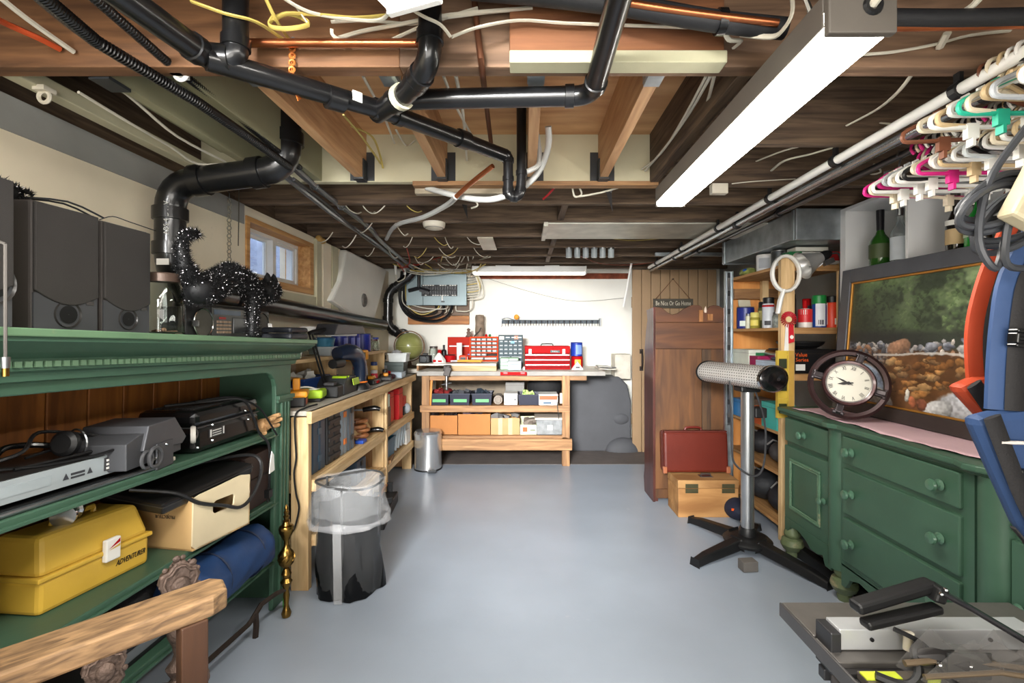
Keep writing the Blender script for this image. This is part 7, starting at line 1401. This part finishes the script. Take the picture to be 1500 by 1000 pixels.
pack('orange pack with black webbing hanging behind the blue one', OR, 1.15,
     [(1.06,1.172),(1.115,1.195),(1.2,1.205),(1.43,1.2),(1.43,.9),(1.26,.96),(1.155,1.07)], [(1.09,1.18),(1.125,1.13),(1.165,1.07),(1.215,1.01)],
     [(1.27,1.60),(1.205,1.48),(1.17,1.38),(1.155,1.29),(1.16,1.18)], .052, (1.11,1.30,1.09,1.125), [(1.18,1.36,.1)])
pack('blue pack with black webbing hanging nearest the frame edge', BL, 1.04,
     [(1.0,1.115),(1.05,1.128),(1.11,1.135),(1.36,1.13),(1.36,.72),(1.19,.76),(1.11,.87),(1.055,.99)], [(1.025,1.12),(1.055,1.04),(1.095,.94),(1.14,.86),(1.17,.82)],
     [(1.18,1.52),(1.125,1.42),(1.108,1.33),(1.10,1.24),(1.095,1.13)], .05, (1.04,1.25,1.065,1.06), [(1.105,1.29,.1)])
q = bpy.data.objects['backpack.001']
O('side_buckle', B().bx(1.085,1.14,-.012,.0,.995,1.005).bx(1.085,1.14,-.012,.0,.955,.965).bx(1.085,1.095,-.012,.0,.965,.995).bx(1.13,1.14,-.012,.0,.965,.995), BLACK, q, bev=.003)
O('loose_strap', B().tube([(1.09,.01,.87),(1.12,.0,.82),(1.13,.0,.76),(1.17,.0,.70)], .012, 6, smooth=3, flat=.3), WEB, q)
pwr = T('power_bar', 'beige power bar hanging tilted among the dark cords', 'power bar', (1.03,.96,1.57), rot=(0,math.radians(28),0))
O('housing', B().bx(-.035,.035,-.02,.02,-.05,.22), mat((190,178,148), .45, var=.05), pwr, bev=.008)
for z in (.0,.07,.14): O('socket', B().lathe([(.001,.001),(.017,.001)][::-1], 16, M=Matrix.Translation((0,-.0212,z)) @ RY, close=False), mat((50,44,40), .5), pwr)
CRD = mat((58,60,64), .4)
cd = T('cable_coil', 'coil of dark grey cords hanging beside the power bar', 'cord', (0,1.0,0))
for k in range(6):
    cx0, cz0 = 1.0+.022*k, 1.575+.02*(k % 3)-.01*k; a, c = .075+.012*(k % 3), .045+.02*(k % 2)
    O('loop', B().tube([(cx0+a*math.cos(2*PI*i/16)*1.0, .012*k+.01*math.sin(4*PI*i/16), cz0+c*math.sin(2*PI*i/16+.5)) for i in range(16)], .0075, 7, closed=True, smooth=2), CRD, cd, smooth=True)
O('hanging_length', B().tube([(1.25,.05,2.03),(1.22,.02,2.0),(1.14,.0,1.83),(1.05,.0,1.72),(.985,.0,1.62),(.965,.0,1.5),(1.0,.0,1.44),(1.03,.01,1.5)], .0075, 7, smooth=5), CRD, cd, smooth=True)
O('hanging_length', B().tube([(1.26,.0,1.75),(1.14,-.01,1.70),(1.04,-.01,1.60),(1.01,-.01,1.46),(1.06,.0,1.44)], .0075, 7, smooth=5), CRD, cd, smooth=True)
# loose bits under the joists
for k, (px, py, Y, lb) in enumerate(((888,276,2.42,'dark plastic flap hanging in a point under the rear header by the fixture'),(676,290,2.72,'dark plastic scrap hanging under the joist by the copper pipe'))):
    p = P(px,py,Y); simple('plastic_flap', lb, 'scrap', B().add([(p.x-.03,p.y,p.z+.03),(p.x+.04,p.y,p.z+.03),(p.x+.03,p.y+.01,p.z-.02),(p.x+.035,p.y+.01,p.z-.12),(p.x,p.y-.01,p.z-.03)], [(0,4,2,1),(4,3,2)]), mat((46,44,44), .35, coat=.3))
simple('foam_lump', 'small yellow lump of expanding foam on the wall top beyond the window', 'foam', B().ball((-1.58,3.66,2.03), .035, 12, 8, (1,1.6,.7)).ball((-1.57,3.60,2.035), .025, 10, 6), mat((190,150,84), .8, bump=.8), True)
# ================================================================== table saw
ts = T('table_saw', 'grey benchtop table saw with an aluminium fence and smoky blade guard', 'table saw', (1.12,1.16,0))
CAST = mat((122,118,114), .4, .6, var=.15, scale=10); SAWB = mat((74,70,70), .55, var=.1)
def tsb(name, x0, x1, y0, y1, z0, z1, m, bev=.003, par=None): return O(name, B().bx(x0-1.12,x1-1.12,y0-1.16,y1-1.16,z0,z1), m, par or ts, bev=bev)
tsb('extension_table', .77,1.45,1.255,1.41,.475,.50,CAST); tsb('table_edge', .762,.77,.85,1.41,.46,.50,mat((92,90,90), .4, .6))
tsb('main_table', .77,1.45,1.155,1.25,.475,.497,CAST); tsb('table_slot', .77,1.45,1.135,1.155,.470,.484,mat((40,38,38), .5)); tsb('table_insert', .80,1.40,1.04,1.135,.472,.492,mat((104,96,88), .5, .4)); tsb('front_table', .77,1.45,.70,1.04,.475,.497,CAST)
tsb('table_underside', .77,1.45,.72,1.40,.455,.47,mat((60,58,58), .6))
tsb('body', .78,1.42,.76,1.215,.14,.455,SAWB,.02); O('motor_opening', B().ring((.78-1.12,1.09-1.16,.36), .06,.014,24,8,'x'), mat((112,108,104), .5), ts, smooth=True); O('motor_recess', B().cyl((.78-1.115,1.09-1.16,.36),(.78-1.123,1.09-1.16,.36), .058, n=24), mat((60,44,34), .7), ts)
for x in (.88,1.38):
    for y in (.8,1.2): O('leg', B().box((x-1.12,y-1.16,.07),(.05,.05,.14)), SAWB, ts, bev=.004)
fe = tsb('fence', .80,1.30,1.195,1.25,.50,.552,mat((206,208,210), .35, .5, var=.05),.002)
O('fence_clamp', B().bx(-.345,-.318,.03,.095,.44,.545).bx(-.35,-.33,.05,.075,.41,.44), mat((60,60,62), .4, .5), ts, bev=.003)
for x in (.88,1.18): O('fence_screw', B().cyl((x-1.12,1.194-1.16,.528),(x-1.12,1.19-1.16,.528), .005, n=8), BLACK, ts)
LM = mat((206,220,60), .5)
tsb('lime_strip', .80,.885,1.10,1.125,.492,.497,LM,.001); O('lime_arm', B().tube([(.885-1.12,1.02-1.16,.50),(.92-1.12,1.06-1.16,.505),(.96-1.12,1.10-1.16,.50)], .012, 6, smooth=3, flat=.4), LM, ts)
SMK = mat((120,118,116), .05, var=.0, alpha=.18, coat=.6)
for y_, pl2 in ((1.10,[(-.06,.0),(-.02,.05),(.02,.09),(.06,.05),(.13,.05),(.17,.085),(.2,.04),(.3,.03),(.3,-.02),(-.02,-.02)]), (1.055,[(-.04,.0),(.05,.075),(.08,.09),(.12,.04),(.2,.04),(.3,.0),(.3,-.02),(.0,-.02)])):
    O('guard', B().prism(pl2, .004, Matrix.Translation((.93-1.12,y_-1.16,.525))), SMK, ts)
for c_, d_, r_ in (((-.115,-.08,.575),(.05,.05,.004),(0,.3,0)), ((-.03,-.08,.57),(.05,.05,.004),(0,-.3,.1)), ((.06,-.1,.585),(.1,.06,.006),(.2,-.4,.2))): O('guard_bridge', B().box(c_, d_, r_), SMK, ts)
O('guard_bar', B().tube([(-.24,-.07,.54),(-.12,-.07,.55),(.16,-.1,.525)], .007, 8).tube([(-.22,-.1,.53),(-.05,-.1,.54),(.18,-.13,.52)], .006, 8), mat((120,104,84), .4, .5), ts, smooth=True)
O('white_knob', B().lathe([(.011,0),(.01,.03),(.014,.036),(.013,.042),(.001,.044)], 14, c=(-.175,-.0,.525)), CREAMW, ts, smooth=True)
O('riving_arm', B().tube([(-.30,-.06,.505),(-.25,-.085,.5),(-.215,-.08,.52),(-.2,-.05,.55),(-.17,-.03,.56)], .010, 7, smooth=4), BLACK, ts, smooth=True)
O('blade_hub', B().tube([(-.2,-.05,.54),(-.16,-.06,.55),(-.1,-.07,.54)], .018, 8), mat((44,42,42), .4, .4), ts, smooth=True); O('splitter', B().box((-.1,-.08,.54),(.10,.004,.06)), STEEL, ts)
for k in range(5): O('guard_bolt', B().ball((-.17+.07*k,-.082,.545-.004*k), .007, 8, 6), CHROME, ts)
# folded black lamp lying on the saw
ml = T('folded_lamp', 'folded black desk lamp lying across the table saw fence', 'desk lamp', (1.0,1.2,.556))
O('hood', B().box((-.06,.0,.08),(.225,.04,.028),(0,-.20,.12)), BLACK, ml, bev=.008); O('hood', B().box((-.055,-.02,.04),(.21,.034,.02),(0,-.13,.12)), BLACK, ml, bev=.006)
O('joint', B().box((.045,.0,.09),(.03,.05,.04),(0,.3,0)), BLACK, ml, bev=.006)
for d in (-.014,.014): O('arm', B().tube([(.04,.0+d,.10),(.10,-.02+d,.07),(.22,-.08+d,.0),(.28,-.1+d,-.03)], .011, 8, flat=.7), mat((34,34,38), .22, coat=.6), ml, smooth=True)
for p in ((.035,-.03,.1),(.055,-.02,.105)): O('rivet', B().ball(p, .006, 8, 6), CHROME, ml)
O('cord', B().tube([(-.09,-.04,.02),(-.05,-.06,.005),(-.035,-.08,-.01),(-.045,-.12,-.03),(-.02,-.17,-.04),(.01,-.19,-.03)], .006, 6, smooth=5), BLACK, ml, smooth=True)
# ================================================================== andirons and chair at the lower left
PEW = mat((112,94,84), .55, .45, var=.4, scale=22, bump=.8, bscale=60, wear=(190,184,180), wearlo=.68)
def ornate(label, x, y, s_, rz):
    t = T('carved_stand', label, 'andiron', (x,y,0), rz)
    O('baluster', B().lathe([(.03,.0),(.034,.02),(.02,.04),(.026,.1),(.018,.13),(.024,.2),(.04,.225),(.032,.25),(.02,.265),(.03,.285),(.036,.30),(.02,.32),(.014,.34),(.02,.37),(.032,.40),(.034,.425),(.024,.455),(.018,.475),(.028,.485),(.02,.5),(.016,.52)], 16), PEW, t, smooth=True)
    b = B()
    for sg in (-1,1): b.tube([(sg*.02,0,.24),(sg*.055,0,.25),(sg*.07,0,.22),(sg*.05,-.005,.2),(sg*.04,0,.22)], [.016,.02,.016,.012,.008], 8, smooth=3); b.tube([(sg*.02,0,.05),(sg*.09,0,.03),(sg*.12,-.01,.0)], [.02,.024,.03], 8, smooth=3)
    O('scrolls', b, PEW, t, smooth=True)
    sh = [(-.03,.5),(-.052,.53),(-.045,.56),(-.056,.59),(-.048,.62),(-.03,.625),(-.015,.645),(0,.65),(.015,.645),(.03,.625),(.048,.62),(.056,.59),(.045,.56),(.052,.53),(.03,.5),(0,.49)]
    O('shield', B().prism(sh, .026, Matrix.Translation((0,-.013,-.015))), PEW, t, bev=.006); O('oval_boss', B().ball((0,-.016,.555), .026, 14, 10, (1,.4,1.2)), PEW, t, smooth=True); O('shield_rim', B().tube([(p[0]*.8,-.018,.565+(p[1]-.58)*.8) for p in sh], .004, 5, closed=True), PEW, t)
    b = B()
    for k in range(18):
        A = 2*PI*k/18; b.ball((.046*math.cos(A)*(1.1 if k % 2 else .98),-.008,.568+.07*math.sin(A)*(1.08 if k % 3 else .95)), .005+.003*(k % 3), 8, 6, (1,.6,1))
    O('leaf_edge', b, PEW, t, smooth=True)
    O('log_bar', B().bx(-.012,.012,.01,.30,.08,.1).bx(-.012,.012,.28,.3,0,.08), IRON, t); t.scale = (s_,s_,s_); return t
ornate('ornate pewter andiron with a carved shield nearer the brass one, behind the chair arm', -1.055, 1.44, .965, .9)
o = ornate('ornate pewter andiron at the frame corner, its shield showing below the chair arm', -1.07, 1.20, .80, .9)
an = T('brass_andiron', 'brass andiron with a twisted ball and finial standing beside the pine post', 'andiron', (-1.096,2.17,0), .0)
O('column', B().lathe([(.001,0),(.018,.004),(.022,.02),(.014,.04),(.01,.06),(.014,.1),(.01,.13),(.02,.15),(.026,.165),(.014,.18),(.022,.2),(.012,.225),(.02,.235),(.032,.25),(.036,.272),(.03,.3),(.018,.315),(.012,.33),(.01,.35),(.018,.365),(.03,.39),(.034,.41),(.03,.42),(.02,.425),(.013,.44),(.016,.445),(.01,.45),(.014,.465),(.009,.47),(.012,.485),(.008,.49),(.009,.505),(.001,.52)], 18), BRASS, an, smooth=True)
b = B()
for k in range(8): A = 2*PI*k/8; b.tube([((.034*math.sin(PI*(.1+.8*i/6))+.002)*math.cos(A+i*.28),(.034*math.sin(PI*(.1+.8*i/6))+.002)*math.sin(A+i*.28),.243+.066*i/6) for i in range(7)], .004, 5)
O('twisted_flutes', b, BRASS, an, smooth=True)
O('iron_bar', B().tube([(0,.0,.13),(-.03,-.03,.125),(-.06,-.10,.115),(-.065,-.16,.085),(-.07,-.18,.075),(-.10,-.42,.07),(-.1,-.5,.07)], .011, 6), IRON, an); O('rear_leg', B().tube([(-.062,-.14,.10),(-.056,-.145,.05),(-.06,-.145,.0)], .013, 6), IRON, an); O('rear_leg', B().tube([(-.1,-.47,.07),(-.1,-.475,0)], .011, 6), IRON, an)
fw = T('green_tag', 'small green plastic tag behind the brass andiron', 'tag', (-1.13,2.22,0)); O('tag', B().box((0,0,.045),(.004,.06,.07),(.2,0,.3)), plast((60,130,50)), fw)
# chair
OAK = wood((92,70,48), (150,118,82), 'y', .65, 16, 5, .25); OAKD = wood((46,28,17), (74,47,29), 'z', .5)
chr_ = T('armchair', 'old oak armchair seen only by its weathered armrest and front post', 'chair', (-.75,1.06,0), math.radians(-41))
# local y points from the rear of the chair to its front
ar = [(-.05,-.66),(.05,-.66),(.05,.03),(.035,.062),(-.02,.07),(-.05,.05)]
O('armrest', flat([(x,y) for x, y in ar], .672, .718), OAK, chr_, bev=.006)
O('arm_post', B().box((0.03,-.005,.335),(.046,.05,.675)), OAKD, chr_, bev=.003); O('back_post', B().box((.0,-.62,.5),(.045,.05,1.0)), OAKD, chr_, bev=.003)
O('seat_rail', B().bx(-.02,.02,-.6,-.03,.38,.44), OAKD, chr_, bev=.003); O('seat', B().bx(.0,.56,-.6,.0,.44,.465), mat((92,60,40), .6), chr_, bev=.008); O('arm_post', B().box((.55,-.005,.21),(.05,.055,.42)), OAKD, chr_, bev=.003); O('back_post', B().box((.55,-.62,.5),(.045,.05,1.0)), OAKD, chr_, bev=.003); O('back_slat', B().bx(.02,.53,-.63,-.61,.8,.95), OAKD, chr_, bev=.003)
